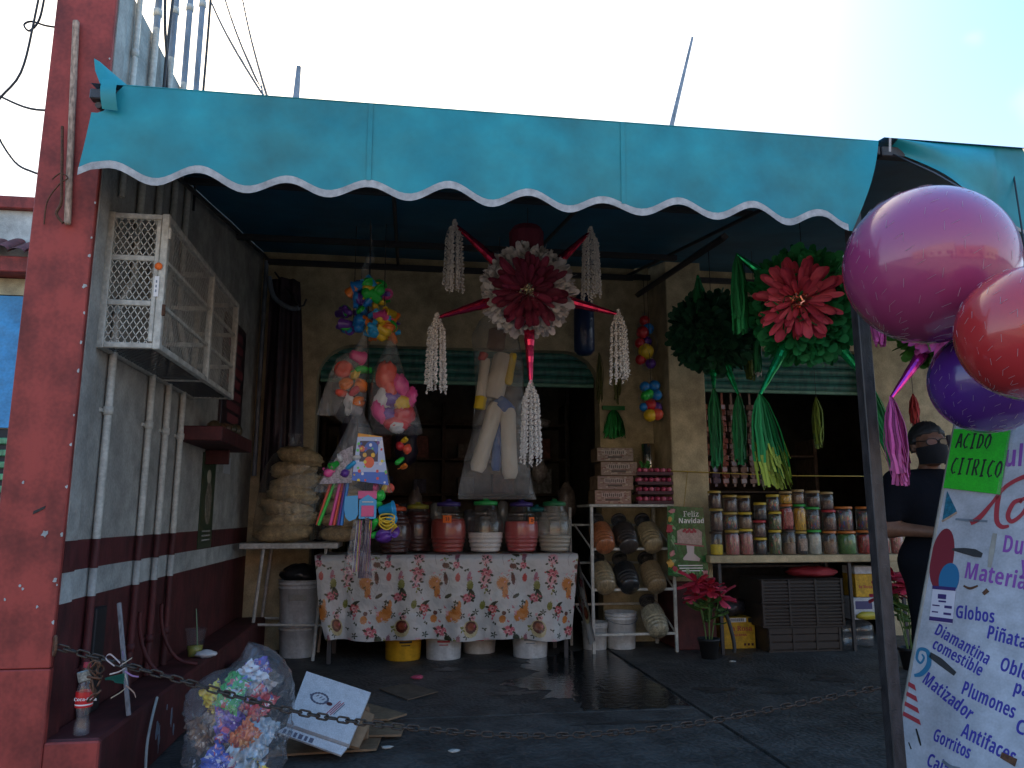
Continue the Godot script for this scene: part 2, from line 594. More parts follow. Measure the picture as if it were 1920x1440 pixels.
func build_shop() -> void:
	var s := thing("shop_building", "cream walled shop with an arched doorway and half raised green shutters", "building")
	var poly := PackedVector2Array()
	poly.append_array([Vector2(-1.62, 0), Vector2(-0.82, 0)])
	for k in 9:
		var a := PI - PI / 2 * k / 8
		poly.append(Vector2(-0.47 + cos(a) * 0.35, 2.39 + sin(a) * 0.35))
	for k in 9:
		var a := PI / 2 - PI / 2 * k / 8
		poly.append(Vector2(1.52 + cos(a) * 0.35, 2.39 + sin(a) * 0.35))
	poly.append_array([Vector2(1.87, 0), Vector2(2.80, 0), Vector2(2.80, 2.83), Vector2(4.72, 2.83), Vector2(4.72, 0), Vector2(9, 0), Vector2(9, 4.75), Vector2(-1.62, 4.75)])
	var g := Geo.new()
	g.prism(poly, 0.2, Transform3D(Basis(), Vector3(0, 0, -7.2)))
	put("facade_wall", g, M.cream, s)
	put("pillar", b3(2.40, 2.745, 0.58, 3.62, -7.095, -6.6, 0.008), M.cream, s)
	put("pillar_base", b3(2.392, 2.753, 0.0, 0.578, -7.095, -6.592, 0.008), M.maroon, s)
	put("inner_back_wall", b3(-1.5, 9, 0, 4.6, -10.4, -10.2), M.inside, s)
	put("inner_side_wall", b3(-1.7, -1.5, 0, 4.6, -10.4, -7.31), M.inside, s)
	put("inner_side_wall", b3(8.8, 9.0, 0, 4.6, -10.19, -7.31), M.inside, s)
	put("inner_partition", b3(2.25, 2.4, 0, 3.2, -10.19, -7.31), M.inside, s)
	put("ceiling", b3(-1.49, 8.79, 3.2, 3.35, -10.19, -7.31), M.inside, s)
	put("roof", b3(-1.75, 9.1, 4.76, 4.95, -10.6, -7.05), M.plain_white, s)
	shutter(s, -0.80, 1.85, 2.40, 2.74, -7.24)
	shutter(s, 2.81, 4.71, 2.39, 2.83, -7.24)
	put("door_lining", b3(-0.9, -0.822, 0, 2.4, -7.5, -7.312), M.inside, s)

func build_side_wall() -> void:
	var w := thing("side_wall", "pale painted side wall with maroon base and stripe, running back from red column", "wall")
	var x0 := -1.61
	var x1 := -1.36
	var z0 := -7.095
	var z1 := -3.42
	put("base_paint", b3(x0, x1, 0, 0.805, z0, z1), M.maroon, w)
	put("pale_stripe", b3(x0, x1 + 0.001, 0.805, 0.925, z0, z1), M.pale_band, w)
	put("maroon_stripe", b3(x0, x1, 0.925, 1.05, z0, z1), M.maroon, w)
	put("upper_wall", b3(x0, x1 + 0.001, 1.05, 3.64, z0, z1), M.pale, w)
	var c := thing("corner_column", "tall red painted corner column with chipped edges at the left", "column")
	put("red_face", b3(-1.58, -1.332, 0.57, 4.6, -3.312, -3.285, 0.004), M.red, c)
	put("plinth", b3(-1.66, -1.328, 0.0, 0.568, -3.312, -3.279, 0.004), M.red, c)
	put("side_base", b3(-1.58, -1.33, 0, 0.805, -3.42, -3.313), M.maroon, c)
	put("side_pale_stripe", b3(-1.58, -1.329, 0.805, 0.925, -3.42, -3.313), M.pale_band, c)
	put("side_stripe", b3(-1.58, -1.33, 0.925, 1.05, -3.42, -3.313), M.maroon, c)
	put("side_upper", b3(-1.58, -1.329, 1.05, 4.6, -3.42, -3.313), M.pale, c)
	rng.seed = 8
	var chips := [[-1.40, 1.08, 0.012], [-1.345, 2.1, 0.008], [-1.345, 0.9, 0.007], [-1.47, 0.88, 0.005], [-1.46, 0.87, 0.004], [-1.40, 0.80, 0.004], [-1.5, 1.28, 0.005], [-1.52, 0.83, 0.004]]
	for k in 16: chips.append([-1.336, 0.7 + k * 0.16 + rng.randf() * 0.1, 0.003 + rng.randf() * 0.004])
	for p in chips:
		var g := Geo.new()
		var pts := PackedVector2Array()
		for k in 9:
			var a := TAU * k / 9
			var r: float = p[2] * (0.6 + rng.randf() * 0.8)
			pts.append(Vector2(clamp(p[0] + cos(a) * r, -1.57, -1.333), p[1] + sin(a) * r * 1.3))
		g.prism(pts, 0.002, Transform3D(Basis(), Vector3(0, 0, -3.2835)))
		put("paint_chip", g, M.pale_band, c)
	var sc := Geo.new()
	sc.prism(PackedVector2Array([Vector2(-1.452, 1.155), Vector2(-1.41, 1.178), Vector2(-1.408, 1.19), Vector2(-1.45, 1.168)]), 0.002, Transform3D(Basis(), Vector3(0, 0, -3.2835)))
	put("scuff", sc, M.black, c)
	# ledge at the wall's foot
	var l := thing("wall_ledge", "low maroon concrete ledge along the foot of the side wall", "ledge")
	put("ledge_body", b3(-1.359, -1.13, 0, 0.305, -6.9, -3.3, 0.012), M.maroon, l)
	put("ledge_front", b3(-1.327, -1.128, 0, 0.30, -3.299, -3.281, 0.006), M.red, l)
	for p in [[-1.1285, 0.15, -4.02, 0.022, 0.035], [-1.1285, 0.10, -4.06, 0.012, 0.05], [-1.1285, 0.15, -4.25, 0.014, 0.05], [-1.1285, 0.22, -4.16, 0.008, 0.012], [-1.1285, 0.08, -4.3, 0.01, 0.03]]:
		var g := Geo.new()
		var pts := PackedVector2Array()
		for k in 12:
			var a := TAU * k / 12
			var r := 0.6 + rng.randf() * 0.8
			pts.append(Vector2(cos(a) * p[3] * r, sin(a) * p[4] * r))
		g.prism(pts, 0.002, Transform3D(Basis(Vector3.UP, PI / 2), Vector3(p[0], p[1], p[2])))
		put("worn_patch", g, M.galv, l)

func build_conduits() -> void:
	# [z below, z above, radius]
	var names := ["nearest the red column", "second from the red column", "third from the red column", "farthest from the red column"]
	var k := 0
	for c in [[-3.637, -3.81], [-4.20, -4.07], [-4.49, -4.32], [-4.78, -4.56]]:
		var t := thing("conduit", "cream electrical conduit on the side wall, " + names[k], "pipe", Vector3.ZERO, "conduits on the side wall")
		var x := -1.336
		var r := 0.017
		var low := Geo.new()
		low.tube([Vector3(x, 0.31, c[0]), Vector3(x, 0.805, c[0])], r, 10, false)
		put("maroon_length", low, M.maroon, t)
		var a := Geo.new()
		a.tube([Vector3(x, 0.806, c[0]), Vector3(x, 0.924, c[0])], r, 10, false)
		put("pale_length", a, M.pale_band, t)
		var b := Geo.new()
		b.tube([Vector3(x, 0.925, c[0]), Vector3(x, 1.049, c[0])], r, 10, false)
		put("maroon_length", b, M.maroon, t)
		var d := Geo.new()
		d.tube([Vector3(x, 1.05, c[0]), Vector3(x, 2.02, c[0]), Vector3(x, 2.1, c[0]), Vector3(x, 2.3, c[1]), Vector3(x, 2.4, c[1]), Vector3(x, 3.66, c[1])], r, 10, false)
		put("cream_length", d, M.cage, t)
		var e := Geo.new()
		e.tube([Vector3(x, 3.66, c[1]), Vector3(x, 6.2, c[1])], r * 1.02, 10, false)
		put("grey_length", e, M.galv, t)
		for y in [0.5, 1.62, 3.2, 3.75 + 0.2 * k]:
			var z: float = c[0] if y < 2 else c[1]
			var h := Geo.new()
			h.lathe([Vector2(r * 1.0, -0.02), Vector2(r * 1.3, -0.018), Vector2(r * 1.3, 0.018), Vector2(r * 1.0, 0.02)], 12, Transform3D(Basis(), Vector3(x, y, z)))
			put("coupling", h, M.cage if y > 1 else M.maroon, t)
			if y < 3.5: put("clip", b3(-1.36, -1.352, y - 0.008, y + 0.008, z - 0.045, z + 0.045), M.cage if y > 1 else M.maroon, t)
		k += 1
	var f := thing("conduit", "short cream conduit high on the wall beside the red column", "pipe", Vector3.ZERO, "conduits on the side wall")
	var g := Geo.new()
	g.tube([Vector3(-1.338, 2.62, -3.568), Vector3(-1.338, 6.0, -3.568)], 0.013, 10, false)
	put("cream_length", g, M.cage, f)
	var h := Geo.new()
	h.lathe([Vector2(0.013, -0.02), Vector2(0.017, -0.018), Vector2(0.017, 0.018), Vector2(0.013, 0.02)], 12, Transform3D(Basis(), Vector3(-1.338, 3.36, -3.568)))
	put("coupling", h, M.cage, f)
	# bent conduits lying along the ledge
	for q in [[-4.30, 0.0], [-4.66, 0.02]]:
		var b := Geo.new()
		var path := []
		for i in 8:
			var a := PI / 2 * i / 7
			path.append(Vector3(-1.335 + 0.16 * (1 - cos(a)), 0.62 - 0.29 * sin(a), q[0] - 0.05 * sin(a)))
		b.tube([Vector3(-1.335, 0.66, q[0])] + path + [Vector3(-1.135, 0.322, q[0] - 0.06)], 0.011, 8)
		single("bent_conduit", b, M.maroon, "thin maroon conduit bending from the wall out over the ledge" if q[1] == 0 else "thin maroon conduit bending over the ledge behind the drink cup", "pipe", "bent conduits")

func build_far() -> void:
	# house to the left, down the street
	var n := thing("neighbour_house", "pale house with red tiled eave and blue tarp beyond the red column", "house", Vector3(-6.2, 0, -9.0))
	put("wall", b3(-3.5, 2.6, 0, 4.62, -3.0, 0.0), M.plain_white, n)
	put("parapet", b3(-3.55, 2.66, 4.622, 4.77, -3.05, 0.08, 0.01), M.red, n)
	put("eave_beam", b3(-3.5, 2.62, 3.80, 3.98, 0.002, 0.30, 0.01), M.red, n)
	var tile := Geo.new()
	var rows := []
	for j in 2:
		var row := []
		for i in 9:
			var a := PI * i / 8
			row.append(Vector3(-cos(a) * 0.085, sin(a) * 0.05 + (0.22 if j else 0.0), -0.38 * j))
		rows.append(row)
	tile.grid(rows)
	var tm := tile.done()
	var tcol := mat(Color(0.22, 0.05, 0.05), 0.6, {"tex": T.blotch, "tri": 2.0})
	var eave := Node3D.new()
	eave.name = "tiled_eave"
	n.add_child(eave)
	for i in 34:
		var o := put("roof_tile", tm, tcol, eave)
		o.position = Vector3(-3.4 + i * 0.178, 3.99 + 0.012 * (i % 3), 0.40)
	put("soffit_panel", b3(-3.4, 2.6, 3.60, 3.79, 0.002, 0.06), M.cream, n)
	put("tarp", b3(-3.3, 2.59, 2.10, 3.59, 0.003, 0.05), mat(Color(0.06, 0.34, 0.66), 0.5, {"tex": T.plaster, "tri": 0.4, "nrm": T.n_big}), n)
	var grn := mat(Color(0.14, 0.42, 0.20), 0.4, {"tex": T.streak, "tri": 1.0})
	put("shutter_recess", b3(-3.3, 2.58, 0.02, 2.09, 0.002, 0.02), M.black, n)
	for i in 15:
		put("shutter_slat", b3(-3.3, 2.58, 0.10 + i * 0.13, 0.17 + i * 0.13, 0.022, 0.05, 0.01), grn, n)
	# far side of the street, behind the viewer: sunlit fronts that light the shade and show in the balloons
	var hues := [Color(0.62, 0.45, 0.28), Color(0.60, 0.56, 0.48), Color(0.55, 0.28, 0.20), Color(0.60, 0.52, 0.34)]
	var says := ["tan house front across the street", "off-white house front across the street", "brick coloured house front across the street", "straw coloured house front across the street"]
	for k in 4:
		var x := -22.0 + k * 11.5
		var hgt: float = [4.6, 5.6, 4.2, 5.0][k]
		var t := thing("street_house", says[k] + ", facing the stall", "house", Vector3(x, 0, 13.6), "houses across the street")
		put("wall", b3(0, 11.2, -0.01, hgt, 0, 5), mat(hues[k], 0.85, {"tex": T.plaster, "tri": 0.4}), t)
		for i in 3:
			put("window", b3(1.4 + i * 3.4, 2.8 + i * 3.4, 1.1, 2.5, -0.03, -0.002), M.black, t)
		put("door", b3(9.6, 10.6, 0, 2.3, -0.04, -0.002), M.maroon, t)
	# rods on the flat roof
	var defs := [[Vector3(3.06, 4.94, -9.0), Vector3(3.784, 7.63, -9.0), 0.034, "long bare steel rod leaning up from the roof above the awning"], [Vector3(-1.5, 4.94, -9.0), Vector3(-1.43, 6.72, -9.0), 0.055, "short dark rod standing on the roof left of centre"], [Vector3(-1.68, 4.94, -9.3), Vector3(-1.93, 6.6, -9.3), 0.02, "dark bracket rod on the roof beside the overhead wires"]]
	for d in defs:
		var g := Geo.new()
		g.tube([d[0], d[0].lerp(d[1], 0.5) + Vector3(0.01, 0, 0), d[1]], [d[2], d[2], d[2] * 0.55], 7)
		single("roof_rod", g, M.galv, d[3], "rod", "rods on the roof")
	# wires overhead, running to the bracket on the roof
	var ends := [Vector3(-4.9, 13.4, -16.4), Vector3(-4.5, 13.4, -16.4), Vector3(-4.05, 13.4, -16.4)]
	for k in 3:
		var g := Geo.new()
		var p0 := Vector3(-1.92 + 0.06 * k, 6.50 - 0.1 * k, -9.3)
		var p1: Vector3 = ends[k]
		var path := []
		for i in 13:
			var t := i / 12.0
			path.append(p0.lerp(p1, t) + Vector3(0, -0.16 * sin(t * PI), 0))
		g.tube(path, 0.02, 5)
		single("overhead_wire", g, M.cable, ["leftmost overhead wire running down to the roof bracket", "middle overhead wire running down to the roof bracket", "rightmost overhead wire running down to the roof bracket"][k], "wire", "overhead wires")
	for q in [[Vector3(-1.33, 5.2, -3.72), Vector3(-1.325, 3.9, -3.86), Vector3(-1.325, 3.55, -3.98), Vector3(-1.325, 2.95, -4.10), "black cable crossing the wall top between the conduits"], [Vector3(-1.31, 5.6, -4.62), Vector3(-1.31, 4.2, -4.63), Vector3(-1.32, 3.4, -4.64), Vector3(-1.32, 3.0, -4.64), "black cable hanging beside the farthest conduit"], [Vector3(-1.32, 5.4, -3.92), Vector3(-1.31, 4.3, -3.95), Vector3(-1.325, 3.6, -3.96), Vector3(-1.325, 3.0, -3.97), "black cable running up beside the second conduit"]]:
		var cg := Geo.new()
		cg.tube(smooth([q[0], q[1], q[2], q[3]], 5), 0.008, 6)
		single("wall_cable", cg, M.cable, q[4], "cable", "cables on the wall top")
	# slack black cable left of the column
	var g := Geo.new()
	var loop := [Vector3(-1.66, 3.72, -3.36), Vector3(-1.668, 3.5, -3.36), Vector3(-1.68, 3.36, -3.36), Vector3(-1.715, 3.30, -3.36), Vector3(-1.745, 3.335, -3.37), Vector3(-1.72, 3.36, -3.38), Vector3(-1.66, 3.345, -3.38), Vector3(-1.585, 3.34, -3.38)]
	g.tube(smooth(loop, 5), 0.005, 6)
	single("slack_cable", g, M.cable, "black cable looped in a knot left of the red column", "cable", "slack cables by the column")
	var g2 := Geo.new()
	g2.tube(smooth([Vector3(-1.66, 3.85, -3.34), Vector3(-1.69, 3.35, -3.34), Vector3(-1.72, 3.08, -3.34), Vector3(-1.80, 2.93, -3.34), Vector3(-1.79, 2.80, -3.34), Vector3(-1.70, 2.66, -3.34), Vector3(-1.62, 2.615, -3.33), Vector3(-1.575, 2.60, -3.32)], 5), 0.005, 6)
	single("slack_cable", g2, M.cable, "black cable hanging in a wide bow left of the red column", "cable", "slack cables by the column")
	var g3 := Geo.new()
	g3.tube(smooth([Vector3(-2.3, 3.25, -3.5), Vector3(-1.9, 3.03, -3.4), Vector3(-1.7, 2.93, -3.36), Vector3(-1.575, 2.90, -3.32)], 5), 0.005, 6)
	single("slack_cable", g3, M.cable, "black cable coming in from the left edge to the red column", "cable", "slack cables by the column")

func smooth(p: Array, k: int) -> Array:
	var out := []
	for i in p.size() - 1:
		var a: Vector3 = p[max(i - 1, 0)]
		var b: Vector3 = p[i]
		var c: Vector3 = p[i + 1]
		var d: Vector3 = p[min(i + 2, p.size() - 1)]
		for j in k:
			out.append(b.cubic_interpolate(c, a, d, float(j) / k))
	out.append(p[-1])
	return out


# ---------------------------------------------------------------- awning
func scallop(x: float) -> float:
	return 2.512 + 0.031 * cos((x + 1.21) / 0.345 * TAU) - 0.012 * (x + 1.3) / 3.4

func flutter(x: float, t: float) -> float:
	return 0.018 * sin(x * 5.1 + 0.7) * t + 0.012 * sin(x * 13.0) * t * t

func awning_height(z: float) -> float:
	return 2.92 + (-3.1 - z) * 0.172

func build_awning() -> void:
	var a := thing("awning", "teal shop awning with scalloped white edged valance, over the stall front", "awning")
	var g := Geo.new()
	var rows := []
	for j in 25:
		var t := j / 24.0
		var z := lerpf(-7.12, -3.1, t)
		var row := []
		for i in 41:
			var x := lerpf(-1.325 if z > -3.45 else -1.358, 2.25, i / 40.0)
			var sag := 0.035 * sin(fmod(t * 3.0, 1.0) * PI) * (0.6 + 0.4 * sin(x * 2.0 + 1))
			row.append(Vector3(x, awning_height(z) - sag, z))
		rows.append(row)
	rows.reverse()
	g.grid(rows)
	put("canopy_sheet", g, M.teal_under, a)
	# valance
	var v := Geo.new()
	var tr := Geo.new()
	var top := []
	var cols := []
	var xs := []
	for i in 141: xs.append(lerpf(-1.312, 2.03, i / 140.0))
	for x in xs:
		var yt := 2.925
		if x < -1.265: yt = 2.79
		elif x < -1.2: yt = lerpf(2.80, 2.925, (x + 1.265) / 0.065)
		var yb := scallop(x)
		if x > 1.93: yb = lerpf(yb, 2.46, pow((x - 1.93) / 0.1, 1.5))
		var c := []
		for j in 9:
			var t := j / 8.0
			c.append(Vector3(x + (0.0 if x > -1.25 else -0.02 * t), lerpf(yt, yb + 0.033, t), -3.102 + flutter(x, t)))
		cols.append(c)
		top.append([Vector3(x + (0.0 if x > -1.25 else -0.02), yb + 0.034, -3.100 + flutter(x, 1.0)), Vector3(x + (0.0 if x > -1.25 else -0.02), yb, -3.098 + flutter(x, 1.0))])
	for i in 8:
		var x := 2.03 + 0.19 * (i + 1) / 8.0
		var c := []
		for j in 9:
			var t := j / 8.0
			c.append(Vector3(lerpf(x, 2.032 + 0.02 * i / 8.0, t), lerpf(2.925, 2.462, t), -3.102 + flutter(2.03, t) + 0.05 * (i + 1) / 8.0 * sin(t * PI)))
		cols.append(c)
	var vr := []
	for j in range(8, -1, -1):
		var row := []
		for c in cols: row.append(c[j])
		vr.append(row)
	v.grid(vr)
	put("valance", v, M.teal, a)
	var tr0 := []
	var tr1 := []
	for q in top:
		tr0.append(q[1])
		tr1.append(q[0])
	tr.grid([tr0, tr1])
	put("valance_trim", tr, M.trim, a)
	# hems along the seams
	for x in [-0.18, 0.95]:
		var s := Geo.new()
		s.band([Vector3(x, 2.92, -3.099), Vector3(x, 2.75, -3.097 + flutter(x, 0.4)), Vector3(x, scallop(x) + 0.03, -3.098 + flutter(x, 0.97))], Vector3.RIGHT, 0.02)
		put("seam", s, M.teal, a)
	# frame
	for q in [[-3.13, 0.022], [-4.45, 0.018], [-5.85, 0.022], [-7.04, 0.025]]:
		var b := Geo.new()
		var y := awning_height(q[0]) - 0.045 - (0.06 if q[0] < -5 else 0.0)
		b.cbox(Vector3(0.45, y, q[0]), Vector3(3.56, q[1] * 2, q[1] * 2), 0.004)
		put("cross_bar", b, M.dark_steel, a)
	for x in [-1.30, -0.1, 1.05, 2.16]:
		var b := Geo.new()
		var p0 := Vector3(x, awning_height(-3.13) - 0.085, -3.13)
		var p1 := Vector3(x, awning_height(-7.04) - 0.085, -7.04)
		b.tube([p0, p1], 0.014, 6)
		put("rafter", b, M.dark_steel, a)
	var st := Geo.new()
	st.tube([Vector3(2.1, 3.0, -4.6), Vector3(2.12, 3.18, -6.58)], 0.03, 4)
	put("strut", st, M.dark_steel, a)
	# torn corner tied over the left end
	var f := Geo.new()
	f.grid([[Vector3(-1.30, 2.93, -3.14), Vector3(-1.22, 2.935, -3.2), Vector3(-1.07, 2.935, -3.3)], [Vector3(-1.33, 3.0, -3.14), Vector3(-1.28, 2.985, -3.17), Vector3(-1.18, 2.96, -3.25)], [Vector3(-1.335, 3.05, -3.13), Vector3(-1.32, 3.05, -3.15), Vector3(-1.30, 3.04, -3.18)]])
	put("loose_flap", f, M.teal, a)
	var f2 := Geo.new()
	var fr := []
	for j in 6:
		var t := j / 5.0
		fr.append([Vector3(-1.265 - 0.012 * t, 2.80 + 0.135 * t, -3.085 + 0.02 * sin(t * PI)), Vector3(-1.20 - 0.01 * t, 2.79 + 0.14 * t, -3.075 + 0.025 * sin(t * PI))])
	f2.grid(fr)
	put("folded_tab", f2, M.teal, a)
	# corner post
	var p := thing("awning_post", "dark grey square steel post holding the awning corner", "post")
	put("tube", b3(2.06, 2.118, 0, 2.85, -3.19, -3.132, 0.004), M.post, p)
	put("foot_plate", b3(2.02, 2.16, 0.0, 0.012, -3.23, -3.09, 0.003), M.post, p)
	var dm := Geo.new()
	dm.prism(PackedVector2Array([Vector2(0, 0.045), Vector2(0.026, 0), Vector2(0, -0.045), Vector2(-0.026, 0)]), 0.004, Transform3D(Basis(), Vector3(2.03, 2.34, -3.13)))
	single("paper_diamond", dm, M.cage, "small pale diamond shaped tag hung against the dark post", "tag")
	# second awning
	var a2 := thing("awning", "second teal awning at the right edge, its valance corner folded back", "awning")
	var g2 := Geo.new()
	rows = []
	for j in 13:
		var t := j / 12.0
		var z := lerpf(-3.08, -7.12, t)
		var row := []
		for i in 21:
			var x := lerpf(2.235, 6.4, i / 20.0)
			row.append(Vector3(x, awning_height(z) + 0.016 - 0.02 * sin(t * PI * 3) * sin(t * PI * 3), z))
		rows.append(row)
	g2.grid(rows)
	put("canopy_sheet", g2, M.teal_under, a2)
	var v2 := Geo.new()
	var v2t := Geo.new()
	cols = []
	var tra := []
	var trb := []
	for i in 121:
		var x := lerpf(2.30, 6.3, i / 120.0)
		var yb := 2.53 + 0.031 * cos((x - 2.98) / 0.345 * TAU + PI)
		var zf := 0.0
		if x < 2.60: yb = lerpf(2.905, 2.66, (x - 2.30) / 0.30)
		elif x < 2.83: yb = lerpf(2.66, 2.565, (x - 2.60) / 0.23)
		if x < 2.83: zf = 0.07 * sin(clamp((x - 2.3) / 0.53, 0, 1) * PI)
		var c := []
		for j in 9:
			var t := j / 8.0
			c.append(Vector3(x, lerpf(2.935, yb, t), -3.098 + flutter(x, t) + zf * t + 0.03 * sin(t * 5.0) * (1 if x < 2.83 else 0)))
		cols.append(c)
		if x > 2.83:
			tra.append(Vector3(x, yb - 0.02, -3.096 + flutter(x, 1.0)))
			trb.append(Vector3(x, yb, -3.097 + flutter(x, 1.0)))
	vr = []
	for j in range(8, -1, -1):
		var row := []
		for c in cols: row.append(c[j])
		vr.append(row)
	v2.grid(vr)
	put("valance", v2, M.teal, a2)
	v2t.grid([tra, trb])
	put("valance_trim", v2t, M.trim, a2)
	put("cross_bar", b3(2.24, 6.4, 2.855, 2.905, -3.16, -3.11, 0.004), M.dark_steel, a2)
	put("cross_bar", b3(2.24, 6.4, 3.48, 3.53, -7.07, -7.02, 0.004), M.dark_steel, a2)
	var tie := Geo.new()
	tie.band([Vector3(2.262, 2.93, -3.075), Vector3(2.258, 2.86, -3.08)], Vector3.RIGHT, 0.012)
	put("tie_strap", tie, M.trim, a2)


# ---------------------------------------------------------------- wall fittings on the left
func wire_mesh(o: Vector3, du: Vector3, dv: Vector3, w: float, h: float, cw: float, ch: float, th: float, deep := 0.6) -> Geo:
	# expanded metal: zig-zag strands that touch at their corners
	var g := Geo.new()
	var nrm := du.cross(dv)
	var nu := int(round(w / cw))
	var nv := int(round(h / ch)) * 2
	for i in nu + 1:
		for s in [-1, 1]:
			var path := []
			for j in nv + 1:
				var off: float = (0.5 if j % 2 else 0.0) * s
				var x: float = clamp((i + off) * cw, 0.0, w)
				path.append(o + du * x + dv * (j * h / nv))
			for j in nv:
				var a: Vector3 = path[j]
				var b: Vector3 = path[j + 1]
				var d := (b - a)
				if abs(d.dot(du)) < 1e-4: continue
				var sd := d.cross(nrm).normalized() * th * 0.5
				var dz := nrm * th * deep
				g.quad(a - sd + dz, b - sd + dz, b + sd + dz, a + sd + dz)
				g.quad(a - sd - dz, b - sd - dz, b - sd + dz, a - sd + dz)
	return g

func build_cage() -> void:
	var c := thing("wire_cage", "white expanded metal cage cabinet fixed high on the side wall", "cage")
	var x0 := -1.358
	var x1 := -1.09
	var y0 := 1.88
	var y1 := 2.515
	var z0 := -5.0
	var z1 := -3.48
	var zm := -4.35
	var r := 0.016
	for x in [x0 + r, x1 - r]:
		for z in [z1 - r, zm, z0 + r]:
			put("upright", b3(x - r, x + r, y0, y1, z - r, z + r, 0.003), M.cage, c)
		for y in [y0 + r, y1 - r]:
			put("long_rail", b3(x - r * 0.9, x + r * 0.9, y - r * 0.9, y + r * 0.9, z0 + 2 * r, zm - r, 0.003), M.cage, c)
			put("long_rail", b3(x - r * 0.9, x + r * 0.9, y - r * 0.9, y + r * 0.9, zm + r, z1 - 2 * r, 0.003), M.cage, c)
	for z in [z1 - r, zm, z0 + r]:
		for y in [y0 + r, y1 - r, 2.09, 2.30]:
			put("short_rail", b3(x0 + 2 * r, x1 - 2 * r, y - r * 0.8, y + r * 0.8, z - r * 0.8, z + r * 0.8, 0.003), M.cage, c)
	for y in [2.09, 2.30]:
		for q in [[z0 + 2 * r, zm - r], [zm + r, z1 - 2 * r]]:
			put("long_rail", b3(x1 - r * 1.4, x1 - r * 0.6, y - r * 0.5, y + r * 0.5, q[0], q[1]), M.cage, c)
	put("door_stile", b3(x1 - 0.052, x1 - 2 * r - 0.001, y0 + 2 * r, y1 - 2 * r, z1 - 0.02, z1 + 0.004, 0.003), M.cage, c)
	stuff(put("end_mesh", wire_mesh(Vector3(x0 + r, y0 + r, z1 - 0.012), Vector3.RIGHT, Vector3.UP, x1 - x0 - 0.05, y1 - y0 - 2 * r, 0.029, 0.0475, 0.0040), M.cage, c))
	stuff(put("front_mesh", wire_mesh(Vector3(x1 - 0.012, y0 + r, z1 - r), Vector3(0, 0, -1), Vector3.UP, z1 - zm - r, y1 - y0 - 2 * r, 0.034, 0.052, 0.0030, 0.12), M.cage, c))
	stuff(put("front_mesh", wire_mesh(Vector3(x1 - 0.012, y0 + r, zm - r), Vector3(0, 0, -1), Vector3.UP, zm - z0 - r, y1 - y0 - 2 * r, 0.034, 0.052, 0.0030, 0.12), M.cage, c))
	stuff(put("bottom_mesh", wire_mesh(Vector3(x0 + r, y0 + 0.01, z1 - r), Vector3.RIGHT, Vector3(0, 0, -1), x1 - x0 - 2 * r, z1 - z0 - 2 * r, 0.030, 0.040, 0.005, 0.3), M.dark_steel, c))
	for y in [2.42, 2.06]:
		var h := Geo.new()
		h.tube([Vector3(x1 + 0.004, y - 0.025, z1 - 0.004), Vector3(x1 + 0.004, y + 0.025, z1 - 0.004)], 0.008, 8)
		put("hinge", h, M.rust if y < 2.2 else M.cage, c)
	var s := Geo.new()
	s.lathe([Vector2(0, 0.0015), Vector2(0.017, 0.0015), Vector2(0.017, 0)], 20, Transform3D(Basis(Vector3.RIGHT, PI / 2), Vector3(x1 - 0.030, 2.262, z1 + 0.0045)))
	put("round_sticker", s, M.tag_orange, c)
	put("paper_label", b3(x1 - 0.042, x1 - 0.022, 2.12, 2.215, z1 + 0.0045, z1 + 0.0055), M.ink_white, c)
	for k in 3: put("label_print", b3(x1 - 0.036, x1 - 0.030 , 2.14 + k * 0.022, 2.152 + k * 0.022, z1 + 0.0057, z1 + 0.0062), M.galv, c)
	# menu board behind the cage
	var mb := thing("menu_board", "tall dark printed menu board on the wall behind the cage", "board")
	put("panel", b3(-1.358, -1.335, 1.80, 2.66, -6.45, -5.75, 0.004), mat(Color(0.035, 0.02, 0.025), 0.4), mb)
	rng.seed = 4
	for k in 8:
		put("print_block", b3(-1.3345, -1.3335, 1.86 + k * 0.095, 1.925 + k * 0.095, -6.4 + rng.randf() * 0.1, -6.0 + rng.randf() * 0.2), mat(Color(0.12 + 0.1 * rng.randf(), 0.05, 0.06), 0.5), mb)
	# red shelf with clutter
	var rs := thing("wall_shelf", "short maroon wooden shelf bracketed to the side wall", "shelf")
	put("board", b3(-1.358, -1.10, 1.60, 1.69, -5.72, -4.80, 0.006), M.maroon, rs)
	put("bracket", b3(-1.358, -1.2, 1.50, 1.599, -5.5, -5.47, 0.004), M.maroon, rs)
	var cl := Geo.new()
	rng.seed = 5
	for k in 5:
		cl.col = lin(0.05 + rng.randf() * 0.05, 0.03 + rng.randf() * 0.03, 0.03)
		cl.ball(Vector3(-1.26 + 0.02 * k, 1.72 + 0.02 * rng.randf(), -5.25 - 0.07 * k), Vector3(0.05, 0.035 + 0.02 * rng.randf(), 0.05), 10, 6)
	single("dried_bundle", cl, M.vivid, "small dark heap of goods lying on the maroon wall shelf", "bundle")
	# narrow green poster
	var ps := thing("narrow_poster", "narrow dark green product poster on the side wall", "poster")
	put("sheet", b3(-1.358, -1.352, 0.93, 1.58, -5.78, -5.42), mat(Color(0.02, 0.045, 0.022), 0.35), ps)
	var e := Geo.new()
	e.ball(Vector3.ZERO, Vector3(0.002, 0.15, 0.09), 14, 10)
	var eo := put("pale_figure", e, mat(Color(0.30, 0.27, 0.20), 0.4, {"tex": T.blotch, "tri": 5.0}), ps)
	eo.position = Vector3(-1.351, 1.24, -5.62)
	var e2 := Geo.new()
	e2.ball(Vector3.ZERO, Vector3(0.002, 0.05, 0.06), 14, 10)
	put("pale_figure", e2, mat(Color(0.36, 0.34, 0.26), 0.4), ps).position = Vector3(-1.351, 1.42, -5.60)
